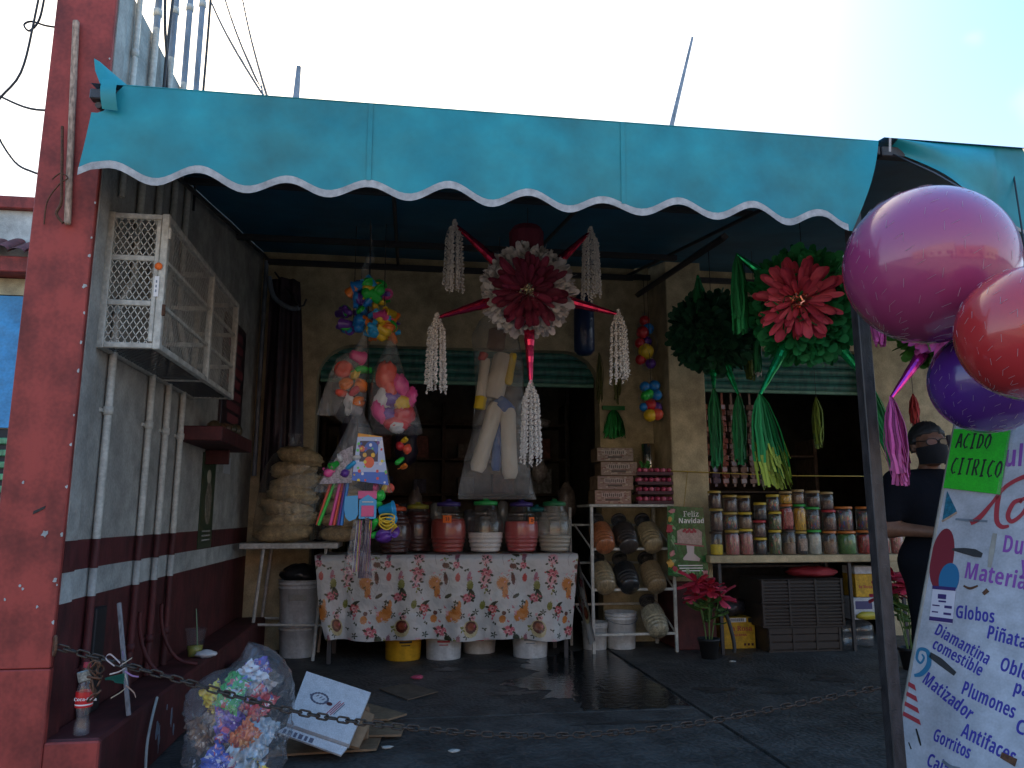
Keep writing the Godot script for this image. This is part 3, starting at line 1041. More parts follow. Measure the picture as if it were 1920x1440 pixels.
	for k in 3: put("print_line", b3(-1.3515, -1.3505, 0.98 + k * 0.03, 0.99 + k * 0.03, -5.72, -5.5), M.pale, ps)
	var nb := thing("wall_note", "small pale note pad hanging beside the narrow green poster", "note")
	put("sheet", b3(-1.358, -1.354, 1.47, 1.60, -6.25, -6.02), mat(Color(0.38, 0.40, 0.42), 0.6), nb)
	# batten and wire on the column
	var bt := thing("wood_batten", "weathered wooden batten nailed upright on the red column", "batten")
	var g := Geo.new()
	g.cbox(Vector3(-1.457, 2.835, -3.268), Vector3(0.025, 0.95, 0.02), 0.005, Basis(Vector3.FORWARD, -0.056))
	put("strip", g, M.wood_old, bt)
	var w := Geo.new()
	w.tube(smooth([Vector3(-1.49, 2.80, -3.262), Vector3(-1.475, 2.68, -3.252), Vector3(-1.462, 2.55, -3.247), Vector3(-1.455, 2.45, -3.248), Vector3(-1.47, 2.40, -3.25), Vector3(-1.44, 2.36, -3.25)], 5), 0.006, 6)
	put("rag_tie", w, M.rust, bt)
	var w2 := Geo.new()
	w2.tube(smooth([Vector3(-1.51, 2.56, -3.27), Vector3(-1.47, 2.58, -3.248), Vector3(-1.44, 2.56, -3.248), Vector3(-1.47, 2.53, -3.247), Vector3(-1.52, 2.46, -3.27), Vector3(-1.525, 2.36, -3.275)], 5), 0.003, 6)
	put("wire_tie", w2, M.rust, bt)
	# corner: pipe, rolled tarp and bracket
	var gp := Geo.new()
	gp.tube([Vector3(-1.315, 1.5, -7.03), Vector3(-1.315, 3.5, -7.03)], 0.02, 10)
	single("corner_pipe", gp, M.galv, "grey vertical pipe in the back corner beside the dark tarp", "pipe")
	var tp := Geo.new()
	var rows := []
	for j in 15:
		var t := j / 14.0
		var row := []
		for i in 25:
			var u := i / 24.0
			row.append(Vector3(-1.26 + u * (0.36 - 0.10 * t * t), 1.35 + 1.95 * t, -7.0 + 0.022 * sin(u * 17.0 + 2.0 * sin(t * 3.0)) + 0.012 * sin(u * 31.0 - t * 5.0) + 0.10 * sin(u * PI)))
		rows.append(row)
	tp.grid(rows)
	single("dark_tarp", tp, mat(Color(0.036, 0.018, 0.032), 0.5, {"tex": T.blotch, "tri": 1.5}), "dark purple tarp hanging in folds in the back corner", "tarp")
	var br := thing("awning_bracket", "bent steel hook bracket on the back wall above the tarp", "bracket")
	var b1 := Geo.new()
	b1.tube([Vector3(-1.24, 3.40, -7.06), Vector3(-0.96, 2.99, -6.75), Vector3(-0.92, 3.0, -6.74), Vector3(-0.90, 3.06, -6.74)], 0.009, 6)
	put("hook_bar", b1, M.dark_steel, br)
	var b2 := Geo.new()
	b2.tube(smooth([Vector3(-1.26, 3.3, -6.9), Vector3(-1.2, 3.1, -6.85), Vector3(-1.05, 2.99, -6.8), Vector3(-0.96, 2.98, -6.75)], 4), 0.022, 8)
	put("padded_arm", b2, M.galv, br)


# ---------------------------------------------------------------- pinatas
func petal_mesh(l: float, w: float, cup: float, curl: float) -> ArrayMesh:
	var g := Geo.new()
	var rows := []
	var ts := [0.0, 0.25, 0.5, 0.72, 0.88, 0.96, 1.0]
	var ws := [0.34, 0.58, 0.84, 1.0, 0.94, 0.68, 0.22]
	for j in 7:
		var t: float = ts[j]
		var hw: float = w * 0.5 * ws[j]
		var row := []
		for i in 5:
			var u := i / 2.0 - 1.0
			row.append(Vector3(u * hw, t * l, curl * t * t * l + cup * u * u * w + 0.05 * w * sin(u * 5.0 + t * 4.0)))
		rows.append(row)
	g.grid(rows)
	return g.done()

func paper_ruff(radius: Vector3, n: int, size: float, base: Color, vary: float, lift := 0.6) -> Geo:
	var g := Geo.new()
	for k in n:
		var y := 1.0 - 2.0 * (k + 0.5) / n
		var a := k * 2.399963 + rng.randf() * 0.4
		var s := sqrt(max(0.0, 1.0 - y * y))
		var d := Vector3(s * cos(a), y, s * sin(a))
		var p := d * radius
		var t := d.cross(Vector3(rng.randf() - 0.5, rng.randf() - 0.5, rng.randf() - 0.5)).normalized()
		var side := d.cross(t)
		var f := 1.0 + (rng.randf() - 0.5) * vary
		g.col = Color(base.r * f, base.g * f, base.b * f)
		var sz := size * (0.7 + 0.6 * rng.randf())
		var li := lift * (0.5 + rng.randf())
		var r0 := [p - side * sz * 0.16, p, p + side * sz * 0.16]
		var m := p + t * sz * 0.5 + d * sz * li * 0.55
		var r1 := [m - side * sz * 0.30 + d * sz * 0.10, m, m + side * sz * 0.30 + d * sz * 0.12]
		var e := p + t * sz * (0.9 - 0.3 * li) + d * sz * li
		var r2 := [e - side * sz * 0.2, e + d * sz * 0.10, e + side * sz * 0.2]
		g.grid([r0, r1, r2])
	return g

func curly_tassel(l: float, n: int, spread: float, col: Color, lean := Vector3.ZERO) -> Geo:
	var g := Geo.new()
	for k in n:
		var a := TAU * k / n + rng.randf() * 0.5
		var rr := spread * (0.35 + 0.65 * sqrt(rng.randf()))
		var ll := l * (0.86 + 0.16 * rng.randf())
		var turns := ll / 0.024
		var m := int(turns * 5)
		var path := []
		var w := []
		var ph := rng.randf() * TAU
		for i in m + 1:
			var t := float(i) / m
			var open: float = min(1.0, t * 5.0)
			var c := Vector3(cos(a) * rr * open * (0.8 + 0.35 * t), -ll * t + 0.02 * (1 - open), sin(a) * rr * open * (0.8 + 0.35 * t)) + lean * t
			var q := turns * TAU * t + ph
			path.append(c + Vector3(cos(q), 0, sin(q)) * (0.008 + 0.004 * sin(i * 1.7 + a * 3.0)))
			w.append(0.009 + 0.006 * sin(i * 0.9))
		var f := 0.86 + 0.2 * rng.randf()
		g.col = Color(col.r * f, col.g * f, col.b * f)
		g.band(path, Vector3(0.15, 0.98, 0.1).normalized(), w)
	return g

func strip_tassel(l: float, n: int, spread: float, c0: Color, c1: Color, flare := Vector3.ZERO) -> Geo:
	var g := Geo.new()
	for k in n:
		var a := TAU * rng.randf()
		var rr := spread * sqrt(rng.randf())
		var ll := l * (0.68 + 0.34 * rng.randf())
		var bend := Vector3(rng.randf() - 0.5, 0, rng.randf() - 0.5) * 0.05
		var sd := Vector3(cos(a + 1.2), 0, sin(a + 1.2))
		var f := 0.45 + 0.9 * rng.randf()
		var pl: Vector3
		var prev := []
		for i in 9:
			var t := i / 8.0
			var o: float = sqrt(t)
			var p := Vector3(cos(a) * rr * o, -ll * t, sin(a) * rr * o) + bend * sin(t * PI) + flare * t * t + sd * 0.004 * sin(t * 17 + a * 3)
			var w := 0.0045 + 0.0035 * t
			var cc := c0 if t < 0.84 + 0.06 * sin(a * 5) else c1
			var cur := [p - sd * w, p + sd * w]
			if i > 0:
				g.col = Color(cc.r * f, cc.g * f, cc.b * f)
				g.quad(cur[0], cur[1], prev[1], prev[0], 0)
			prev = cur
	return g

func foil_cone(from: Vector3, to: Vector3, r0: float, r1: float) -> Geo:
	var g := Geo.new()
	var path := []
	var rad := []
	for k in 13:
		var t := k / 12.0
		path.append(from.lerp(to, t))
		rad.append(lerpf(r0, r1, t) * (1.0 + 0.05 * sin(k * 2.1)))
	g.tube(path, rad, 11, true, -1)
	return g

# tips are offsets from the centre; each tip has a cone and a tassel
func pinata(label: String, at: Vector3, radius: float, tips: Array, look: Dictionary) -> Node3D:
	var o := thing("star_pinata", label, "pinata", at, "star pinatas hung under the awning")
	var b := Geo.new()
	b.ball(Vector3.ZERO, Vector3(radius, radius, radius * 0.8) * 0.93, 20, 14)
	put("body", b, look.body, o)
	var rf := put("paper_ruff", paper_ruff(Vector3(radius, radius, radius * 0.8) * 0.92, look.ruff_n, look.ruff_size, look.ruff, 0.5, 0.75), M.paper, o)
	stuff(rf)
	for k in tips.size():
		var t: Vector3 = tips[k][0]
		var d := t.normalized()
		put("cone", foil_cone(d * radius * 0.75, t, look.cone_r, 0.010), look.cone, o)
		if tips[k][1] > 0:
			var ts: Geo
			if look.curly: ts = curly_tassel(tips[k][1], 24, 0.062, look.tassel)
			else: ts = strip_tassel(tips[k][1], 120, tips[k][2] if tips[k].size() > 2 else 0.05, look.tassel, look.tassel_end if k == 0 else look.tassel, tips[k][3] if tips[k].size() > 3 else Vector3.ZERO)
			var to := put("tassel", ts, M.paper, o)
			to.position = t + Vector3(0, 0.01, 0)
			stuff(to)
	# flower
	if look.has("flower"):
		var fr: float = look.flower_r
		var face: Vector3 = (Vector3(0, 1.15, 0) - at).normalized()
		var fb := Basis.looking_at(-face, Vector3.UP)
		var fl := Node3D.new()
		fl.name = "flower"
		o.add_child(fl)
		fl.transform = Transform3D(fb, Vector3(look.get("fx", 0.0), look.get("fy", 0.0), 0) + face * radius * 0.80)
		var pm := [petal_mesh(fr, fr * 0.23, 0.25, 0.08), petal_mesh(fr * 0.92, fr * 0.20, 0.45, 0.20), petal_mesh(fr * 1.05, fr * 0.15, 0.15, -0.02)]
		for layer in 3:
			var n: int = [34, 32, 24][layer]
			for k in n:
				var p := put("petal", pm[rng.randi() % 3], look.flower[rng.randi() % look.flower.size()], fl)
				var a: float = TAU * k / n + layer * 0.23 + (rng.randf() - 0.5) * 0.42
				var tilt: float = [0.10, 0.30, 0.55][layer] + (rng.randf() - 0.5) * 0.22
				var s: float = [1.0, 0.90, 0.72][layer] * (0.84 + 0.28 * rng.randf())
				p.transform = Transform3D(Basis(Vector3.BACK, a) * Basis(Vector3.RIGHT, tilt) * Basis(Vector3.UP, (rng.randf() - 0.5) * 0.9), Vector3(0, 0, 0.006 * layer)) * Transform3D(Basis().scaled(Vector3(s, s, s)), Vector3(0, fr * 0.06, 0))
		var ct := Geo.new()
		for k in 46:
			var a := rng.randf() * TAU
			var r := fr * 0.19 * sqrt(rng.randf())
			var c := Vector3(cos(a) * r, sin(a) * r, fr * 0.33 + rng.randf() * 0.02)
			ct.box(c, Vector3(0.032, 0.008, 0.001), Basis.from_euler(Vector3(rng.randf() * 6, rng.randf() * 6, rng.randf() * 6)))
		put("foil_centre", ct, look.centre, fl)
	var cd := Geo.new()
	var top := Vector3(0, awning_height(at.z) - 0.055 - at.y, 0)
	cd.tube([Vector3(0, radius * 0.9, 0), top], 0.003, 5)
	put("hanging_cord", cd, M.cable, o)
	return o

func build_pinatas() -> void:
	rng.seed = 101
	var foil_red := mat(Color(0.62, 0.03, 0.09), 0.22, {"metal": 0.85})
	var foil_green := mat(Color(0.02, 0.50, 0.16), 0.22, {"metal": 0.8})
	var foil_pink := mat(Color(0.75, 0.05, 0.42), 0.22, {"metal": 0.8})
	var crepe := {"nrm": T.n_crepe, "ns": 0.7, "tri": 5.0, "world": false}
	var wine := [mat(Color(0.15, 0.010, 0.034), 0.75, crepe), mat(Color(0.19, 0.013, 0.045), 0.75, crepe), mat(Color(0.115, 0.008, 0.026), 0.75, crepe)]
	var coral := [mat(Color(0.60, 0.06, 0.10), 0.75, crepe), mat(Color(0.50, 0.045, 0.085), 0.75, crepe), mat(Color(0.66, 0.09, 0.13), 0.75, crepe)]
	var pink := [mat(Color(0.70, 0.13, 0.42), 0.75, crepe), mat(Color(0.62, 0.10, 0.36), 0.75, crepe)]
	var white_look := {"body": mat(Color(0.5, 0.47, 0.44), 0.9), "ruff": Color(0.62, 0.57, 0.54), "ruff_n": 1900, "ruff_size": 0.062, "cone": foil_red, "cone_r": 0.042, "curly": true, "tassel": Color(0.66, 0.62, 0.58), "flower": wine, "flower_r": 0.218, "centre": mat(Color(0.8, 0.74, 0.5), 0.2, {"metal": 0.9})}
	var p := pinata("white ruffled star pinata with wine red flower and red foil cones", Vector3(0.757, 2.566, -4.6), 0.255, [
		[Vector3(-0.47, 0.44, -0.05), 0.47], [Vector3(0.43, 0.44, -0.05), 0.48], [Vector3(-0.575, -0.205, 0.02), 0.48], [Vector3(0.585, -0.14, 0.02), 0.46], [Vector3(0.005, -0.625, 0.06), 0.50]], white_look)
	var tuft := Geo.new()
	tuft.lathe([Vector2(0.0, 0.22), Vector2(0.11, 0.22), Vector2(0.115, 0.40), Vector2(0.09, 0.44), Vector2(0, 0.44)], 14, Transform3D(Basis(), Vector3(0, 0, -0.05)), -1)
	put("crepe_tuft", tuft, wine[2], p)
	rng.seed = 202
	var green_look := {"body": mat(Color(0.01, 0.08, 0.03), 0.9), "ruff": Color(0.014, 0.22, 0.06), "ruff_n": 1700, "ruff_size": 0.095, "cone": foil_green, "cone_r": 0.045, "curly": false, "tassel": Color(0.015, 0.26, 0.07), "tassel_end": Color(0.35, 0.46, 0.06), "flower": coral, "flower_r": 0.25, "fx": -0.04, "fy": 0.04, "centre": mat(Color(0.8, 0.3, 0.2), 0.2, {"metal": 0.9})}
	pinata("large green star pinata with a coral red tissue flower and green foil cones", Vector3(2.473, 2.445, -4.3), 0.29, [
		[Vector3(-0.385, -0.585, 0.1), 0.56, 0.10, Vector3(0.06, 0, 0)], [Vector3(0.375, -0.50, 0.05), 0.52, 0.05, Vector3(0.13, 0, 0)], [Vector3(-0.42, 0.33, -0.03), 0.52, 0.05], [Vector3(0.36, 0.36, -0.1), 0.0], [Vector3(0.02, 0.46, -0.15), 0.0]], green_look)
	rng.seed = 303
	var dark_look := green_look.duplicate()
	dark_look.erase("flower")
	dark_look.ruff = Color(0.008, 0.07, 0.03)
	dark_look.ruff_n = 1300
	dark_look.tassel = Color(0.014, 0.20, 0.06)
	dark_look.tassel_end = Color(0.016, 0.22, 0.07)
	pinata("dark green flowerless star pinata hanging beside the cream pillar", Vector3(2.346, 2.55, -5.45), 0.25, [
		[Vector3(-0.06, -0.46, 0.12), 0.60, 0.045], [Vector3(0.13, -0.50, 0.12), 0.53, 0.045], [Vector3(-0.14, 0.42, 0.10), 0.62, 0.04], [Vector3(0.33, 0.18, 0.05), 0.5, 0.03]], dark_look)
	rng.seed = 404
	var pink_look := {"body": mat(Color(0.02, 0.1, 0.03), 0.9), "ruff": Color(0.08, 0.26, 0.03), "ruff_n": 1200, "ruff_size": 0.085, "cone": foil_pink, "cone_r": 0.042, "curly": false, "tassel": Color(0.62, 0.10, 0.36), "tassel_end": Color(0.66, 0.14, 0.40), "flower": pink, "flower_r": 0.21, "fx": 0.0, "fy": -0.02, "centre": mat(Color(0.8, 0.7, 0.3), 0.2, {"metal": 0.9})}
	pinata("pink and green star pinata half hidden behind the big pink ball", Vector3(2.99, 2.24, -3.72), 0.25, [
		[Vector3(-0.43, -0.47, 0.06), 0.47, 0.05, Vector3(0.02, 0, 0)], [Vector3(-0.47, 0.12, 0.06), 0.32, 0.03], [Vector3(0.35, -0.4, 0.06), 0.4, 0.05]], pink_look)
	# single tassels strung further back
	rng.seed = 505
	for q in [[Vector3(3.376, 2.12, -5.8), 0.42, 0.045, Color(0.13, 0.20, 0.02), "olive green paper tassel hanging in front of the right shutter"], [Vector3(4.26, 2.17, -5.8), 0.30, 0.035, Color(0.5, 0.05, 0.06), "red paper tassel hanging behind the pink tassel"], [Vector3(2.812, 2.49, -5.8), 0.24, 0.035, Color(0.11, 0.16, 0.02), "short olive paper tassel beside the dark green pinata"], [Vector3(2.78, 2.75, -5.6), 0.5, 0.03, Color(0.5, 0.48, 0.45), "white paper streamer behind the dark green pinata"]]:
		var o := thing("paper_tassel", q[4], "tassel", q[0], "loose paper tassels")
		stuff(put("strips", strip_tassel(q[1], 60, q[2], q[3], q[3]), M.paper, o))
		var c := Geo.new()
		c.tube([Vector3(0, -0.01, 0), Vector3(0, awning_height(q[0].z) - 0.06 - q[0].y, 0)], 0.0025, 5)
		put("cord", c, M.cable, o)


# ---------------------------------------------------------------- bags and toys
func crumple(sd: int, amp: float, freq := 2.2):
	var f := FastNoiseLite.new()
	f.seed = sd
	f.frequency = 0.5
	f.fractal_octaves = 3
	return func(d: Vector3): return 1.0 + amp * f.get_noise_3dv(d * freq * 2.0)

# a hanging plastic bag: widths given at heights, gathered at the neck
func hang_bag(prof: Array, depth: float, sd: int, seg := 24) -> Geo:
	# prof: [y, left x, right x]
	var g := Geo.new()
	var f := FastNoiseLite.new()
	f.seed = sd
	f.frequency = 3.5
	var rows := []
	for p in prof:
		var row := []
		var cx: float = (p[1] + p[2]) / 2
		var hw: float = (p[2] - p[1]) / 2
		for i in seg:
			var a := TAU * i / seg
			var k := 1.0 + 0.14 * f.get_noise_3d(cos(a) * 0.9, p[0] * 0.6, sin(a) * 0.9)
			var dz: float = min(depth, hw * 0.8) * (p[3] if p.size() > 3 else 1.0)
			row.append(Vector3(cx + cos(a) * hw * k, p[0], -sin(a) * dz * k + 0.015 * f.get_noise_2d(p[0] * 2, a)))
		rows.append(row)
	rows.reverse()
	if prof[0][0] < prof[-1][0]: rows.reverse()
	g.grid(rows, true)
	return g

func toy_piece(kind: int, s: float) -> Geo:
	var g := Geo.new()
	match kind:
		0: # whistle with a round body
			g.ball(Vector3.ZERO, Vector3(s, s * 0.9, s * 0.55), 12, 8)
			g.box(Vector3(s * 0.9, s * 0.45, 0), Vector3(s * 1.1, s * 0.55, s * 0.7))
			g.tube([Vector3(-s * 0.9, s * 0.5, 0), Vector3(-s * 1.2, s * 0.9, 0), Vector3(-s * 0.8, s * 1.1, 0)], s * 0.14, 6)
		1: # cup
			g.lathe([Vector2(0, -s), Vector2(s * 0.6, -s), Vector2(s * 0.85, s * 0.7), Vector2(s, s * 0.75), Vector2(s, s * 0.9), Vector2(s * 0.75, s * 0.85), Vector2(s * 0.5, -s * 0.8), Vector2(0, -s * 0.8)], 14)
		2: # five lobed shape
			g.ball(Vector3.ZERO, Vector3(s, s, s * 0.5), 20, 8, Basis(Vector3.RIGHT, PI / 2), func(d: Vector3): return 0.78 + 0.25 * cos(atan2(d.z, d.x) * 5.0))
		3: # ball with a rim
			g.ball(Vector3.ZERO, Vector3(s, s, s) * 0.9, 14, 10)
			g.lathe([Vector2(s * 0.9, -s * 0.12), Vector2(s * 1.08, -s * 0.08), Vector2(s * 1.08, s * 0.08), Vector2(s * 0.9, s * 0.12)], 16)
		_: # long capsule
			g.tube([Vector3(0, -s * 1.4, 0), Vector3(0, -s * 1.3, 0), Vector3(0, -s * 0.6, 0), Vector3(0, s * 0.6, 0), Vector3(0, s * 1.3, 0), Vector3(0, s * 1.4, 0)], [s * 0.2, s * 0.4, s * 0.5, s * 0.55, s * 0.4, s * 0.2], 10)
	return g

func toy_cluster(label: String, group: String, at: Vector3, ext: Vector3, n: int, s: float, sd: int, colors: Array, cord_top: float) -> void:
	var o := thing("toy_bunch", label, "toys", at, group)
	rng.seed = sd
	var kinds := []
	for k in 5: kinds.append(toy_piece(k, s).done())
	for k in n:
		var d := Vector3(rng.randf() * 2 - 1, rng.randf() * 2 - 1, rng.randf() * 2 - 1)
		if d.length() > 1: d = d.normalized()
		var m := put("toy", kinds[k % 5], colors[(k * 7 + k / 5) % colors.size()], o)
		m.transform = Transform3D(Basis.from_euler(Vector3(rng.randf() * 6, rng.randf() * 6, rng.randf() * 6)), d * ext)
	var c := Geo.new()
	c.tube([Vector3(0, -ext.y, 0), Vector3(0.004, 0, 0), Vector3(0, cord_top - at.y, 0)], 0.003, 5)
	put("cord", c, M.cable, o)

func build_hanging() -> void:
	var pl := {}
	pl.blue = mat(Color(0.02, 0.22, 0.62), 0.3)
	pl.sky = mat(Color(0.03, 0.36, 0.70), 0.3)
	pl.green = mat(Color(0.03, 0.50, 0.06), 0.3)
	pl.yellow = mat(Color(0.75, 0.50, 0.03), 0.3)
	pl.orange = mat(Color(0.75, 0.20, 0.03), 0.3)
	pl.coral = mat(Color(0.72, 0.10, 0.06), 0.3)
	pl.red = mat(Color(0.55, 0.03, 0.04), 0.3)
	pl.pink = mat(Color(0.72, 0.08, 0.28), 0.3)
	pl.violet = mat(Color(0.12, 0.04, 0.30), 0.3)
	pl.white = mat(Color(0.6, 0.6, 0.6), 0.4)
	M.plastic = pl
	var mixed := [pl.blue, pl.green, pl.yellow, pl.orange, pl.violet, pl.pink, pl.sky, pl.green, pl.yellow, pl.blue]
	var top := awning_height(-5.2) - 0.10
	toy_cluster("upper bunch of bright plastic toy whistles hung below the awning", "hanging toy bunches", Vector3(-0.27, 2.68, -5.2), Vector3(0.125, 0.085, 0.09), 38, 0.046, 31, mixed, top)
	toy_cluster("lower left bunch of bright plastic toy whistles on the hanging string", "hanging toy bunches", Vector3(-0.375, 2.50, -5.22), Vector3(0.09, 0.085, 0.07), 20, 0.042, 32, [pl.sky, pl.violet, pl.green, pl.blue, pl.violet, pl.pink], top)
	toy_cluster("lower right bunch of bright plastic toy whistles on the hanging string", "hanging toy bunches", Vector3(-0.165, 2.45, -5.16), Vector3(0.10, 0.10, 0.08), 30, 0.044, 33, [pl.orange, pl.yellow, pl.violet, pl.pink, pl.sky, pl.orange, pl.green, pl.yellow], top)
	# thin plastic twist at the top of the string
	var tw := Geo.new()
	tw.tube(smooth([Vector3(-0.28, 2.74, -5.16), Vector3(-0.30, 2.85, -5.17), Vector3(-0.27, 2.93, -5.18), Vector3(-0.26, 3.0, -5.2), Vector3(-0.275, top, -5.2)], 5), [0.05, 0.045, 0.04, 0.034, 0.028, 0.024, 0.02, 0.018, 0.02, 0.03, 0.036, 0.03, 0.024, 0.018, 0.012, 0.01, 0.01, 0.01, 0.01, 0.01, 0.01], 10, false)
	single("plastic_twist", tw, M.clear_bag, "twisted clear plastic wrap tied above the toy bunches", "plastic wrap")
	# first bag: orange and red toys
	var b1 := thing("toy_bag", "small clear bag of red and orange toys, left on the toy string", "toy bag", Vector3(-0.39, 0, -5.15), "bags of toys on the string")
	put("plastic", hang_bag([[1.76, -0.02, 0.10, 0.5], [1.80, -0.07, 0.12], [1.92, -0.10, 0.13], [2.05, -0.10, 0.13], [2.15, -0.07, 0.13], [2.25, 0.01, 0.13], [2.33, 0.07, 0.12], [2.40, 0.085, 0.105]], 0.06, 41), M.clear_bag, b1)
	rng.seed = 42
	var kinds := []
	for k in 5: kinds.append(toy_piece(k, 0.05).done())
	var spots := [[0.06, 2.22, 1, pl.pink], [0.09, 2.13, 0, pl.green], [0.05, 2.10, 2, pl.yellow], [-0.01, 2.03, 2, pl.orange], [0.05, 1.98, 0, pl.red], [0.09, 2.02, 3, pl.orange], [0.02, 1.90, 0, pl.white], [0.08, 1.90, 2, pl.orange], [0.05, 1.85, 1, pl.white], [-0.03, 1.96, 4, pl.coral]]
	for s in spots:
		var m := put("toy", kinds[s[2]], s[3], b1)
		m.transform = Transform3D(Basis.from_euler(Vector3(rng.randf() * 6, rng.randf() * 6, rng.randf() * 6)), Vector3(s[0], s[1], rng.randf() * 0.04 - 0.01))
	var b1b := thing("toy_bag", "flat clear bag with one round red toy, behind the small toy bag", "toy bag", Vector3(-0.47, 0, -5.22), "bags of toys on the string")
	put("plastic", hang_bag([[1.82, -0.13, 0.0], [1.95, -0.09, 0.05], [2.10, -0.05, 0.08], [2.22, 0.0, 0.12], [2.28, 0.10, 0.16]], 0.02, 44), M.clear_dim, b1b)
	var rd := Geo.new()
	rd.lathe([Vector2(0, 0.025), Vector2(0.02, 0.024), Vector2(0.024, 0.03), Vector2(0.055, 0.026), Vector2(0.066, 0.0), Vector2(0.055, -0.026), Vector2(0, -0.03)], 18, Transform3D(Basis(Vector3.RIGHT, PI / 2 - 0.1), Vector3.ZERO))
	put("round_toy", rd, pl.coral, b1b).position = Vector3(0.045, 2.14, 0.0)
	# second bag: big, red and violet inflatables
	var b2 := thing("toy_bag", "big clear bag of red, pink and violet toys on the toy string", "toy bag", Vector3(-0.08, 0, -5.12), "bags of toys on the string")
	put("plastic", hang_bag([[1.685, -0.10, 0.18, 0.5], [1.70, -0.12, 0.20], [1.78, -0.15, 0.175], [1.90, -0.16, 0.14], [2.02, -0.155, 0.10], [2.12, -0.14, 0.06], [2.22, -0.09, 0.03], [2.32, -0.05, 0.01], [2.38, -0.035, -0.02]], 0.10, 45), M.clear_bag, b2)
	var blobs := [[-0.05, 2.08, 0.075, 0.10, pl.coral], [0.045, 2.02, 0.055, 0.08, pl.pink], [-0.07, 1.92, 0.06, 0.10, pl.white], [-0.02, 1.93, 0.09, 0.06, pl.violet], [0.06, 1.90, 0.06, 0.05, pl.yellow], [0.07, 1.82, 0.075, 0.075, pl.red], [-0.04, 1.82, 0.09, 0.055, pl.violet], [-0.09, 1.84, 0.05, 0.08, pl.pink], [0.02, 1.76, 0.09, 0.05, pl.red], [0.11, 1.93, 0.045, 0.08, pl.pink], [-0.02, 2.0, 0.05, 0.08, pl.coral], [0.03, 1.74, 0.06, 0.045, pl.white]]
	for k in blobs.size():
		var q: Array = blobs[k]
		var g := Geo.new()
		g.ball(Vector3.ZERO, Vector3(q[2], q[3], 0.05), 16, 12, Basis(Vector3.BACK, 0.4 * sin(k * 2.0)), crumple(50 + k, 0.35))
		put("inflatable_toy", g, q[4], b2).position = Vector3(q[0], q[1], 0.01 * sin(k * 1.9))
	# third bag: printed toy card in a wide bag
	var b3n := thing("toy_bag", "wide clear bag holding a blue printed toy card", "toy bag", Vector3(-0.31, 0, -5.06), "bags of toys on the string")
	put("plastic", hang_bag([[1.30, -0.26, 0.25, 0.4], [1.33, -0.245, 0.235], [1.45, -0.19, 0.205], [1.58, -0.13, 0.17], [1.70, -0.08, 0.10], [1.78, -0.045, 0.055], [1.86, -0.02, 0.02]], 0.055, 46), M.clear_bag, b3n)
	var card := Geo.new()
	card.prism(PackedVector2Array([Vector2(-0.02, 1.375), Vector2(0.215, 1.345), Vector2(0.165, 1.66), Vector2(0.01, 1.68)]), 0.008)
	var co := put("toy_card", card, toy_print(), b3n)
	co.position = Vector3(0, 0, 0.055)
	var card2 := Geo.new()
	card2.prism(PackedVector2Array([Vector2(-0.225, 1.35), Vector2(-0.02, 1.36), Vector2(-0.02, 1.60), Vector2(-0.10, 1.56)]), 0.03)
	put("toy_tray", card2, mat(Color(0.5, 0.42, 0.48), 0.4, {"tex": T.blotch, "tri": 12.0}), b3n).position = Vector3(0, 0, 0.03)
	for k in 6:
		var m := put("toy", kinds[k % 5], [pl.pink, pl.green, pl.white, pl.violet, pl.sky, pl.white][k], b3n)
		m.transform = Transform3D(Basis.from_euler(Vector3(k, k * 2, k * 3)).scaled(Vector3.ONE * 0.6), Vector3(-0.17 + 0.035 * k, 1.42 + 0.05 * (k % 3), 0.055))
	# pool noodles / plastic tubes
	var tb := thing("plastic_tubes", "bundle of slanting red, green and violet plastic tubes under toy card", "tubes", Vector3(-0.41, 0, -5.1))
	var tl := [[-0.06, -0.135, pl.coral], [-0.035, -0.125, pl.green], [0.0, -0.05, pl.pink], [0.015, -0.03, pl.coral], [0.035, 0.0, pl.violet], [0.05, 0.02, pl.blue]]
	for k in tl.size():
		var g := Geo.new()
		g.tube([Vector3(tl[k][0], 1.36, 0.012 * (k % 3)), Vector3(tl[k][1], 1.09 + 0.0 * k, 0.012 * (k % 3))], 0.011, 9)
		put("tube", g, tl[k][2], tb)
	# blue toy dustpan and pink window box
	var dp := thing("toy_set", "blue plastic toy house case with pink front, hung under the bags", "toy", Vector3(-0.27, 0, -5.06))
	var d1 := Geo.new()
	var dpoly := PackedVector2Array()
	for p in [[-0.10, 1.275], [-0.02, 1.28], [-0.015, 1.16], [-0.03, 1.13], [-0.07, 1.115], [-0.095, 1.14], [-0.105, 1.2]]: dpoly.append(Vector2(p[0], p[1]))
	d1.prism(dpoly, 0.03)
	put("half_shell", d1, pl.sky, dp)
	var d2 := Geo.new()
	d2.prism(PackedVector2Array([Vector2(-0.01, 1.13), Vector2(0.10, 1.13), Vector2(0.10, 1.25), Vector2(0.045, 1.285), Vector2(-0.01, 1.25)]), 0.04)
	put("house_front", d2, pl.sky, dp)
	put("pink_panel", b3(0.005, 0.085, 1.145, 1.215, 0.021, 0.026, 0.002), pl.pink, dp)
	for k in 4: put("panel_rib", b3(0.007, 0.083, 1.152 + k * 0.016, 1.158 + k * 0.016, 0.026, 0.030), pl.pink, dp)
	put("slot", b3(0.01, 0.08, 1.235, 1.242, 0.021, 0.024), pl.white, dp)
	put("pink_back", b3(-0.02, 0.10, 1.26, 1.31, -0.02, 0.0), pl.pink, dp)
	# green and yellow plastic tools in a net
	var yt := thing("toy_net", "net of green, yellow and blue plastic toys at the bottom", "toy bag", Vector3(-0.15, 0, -5.1))
	rng.seed = 61
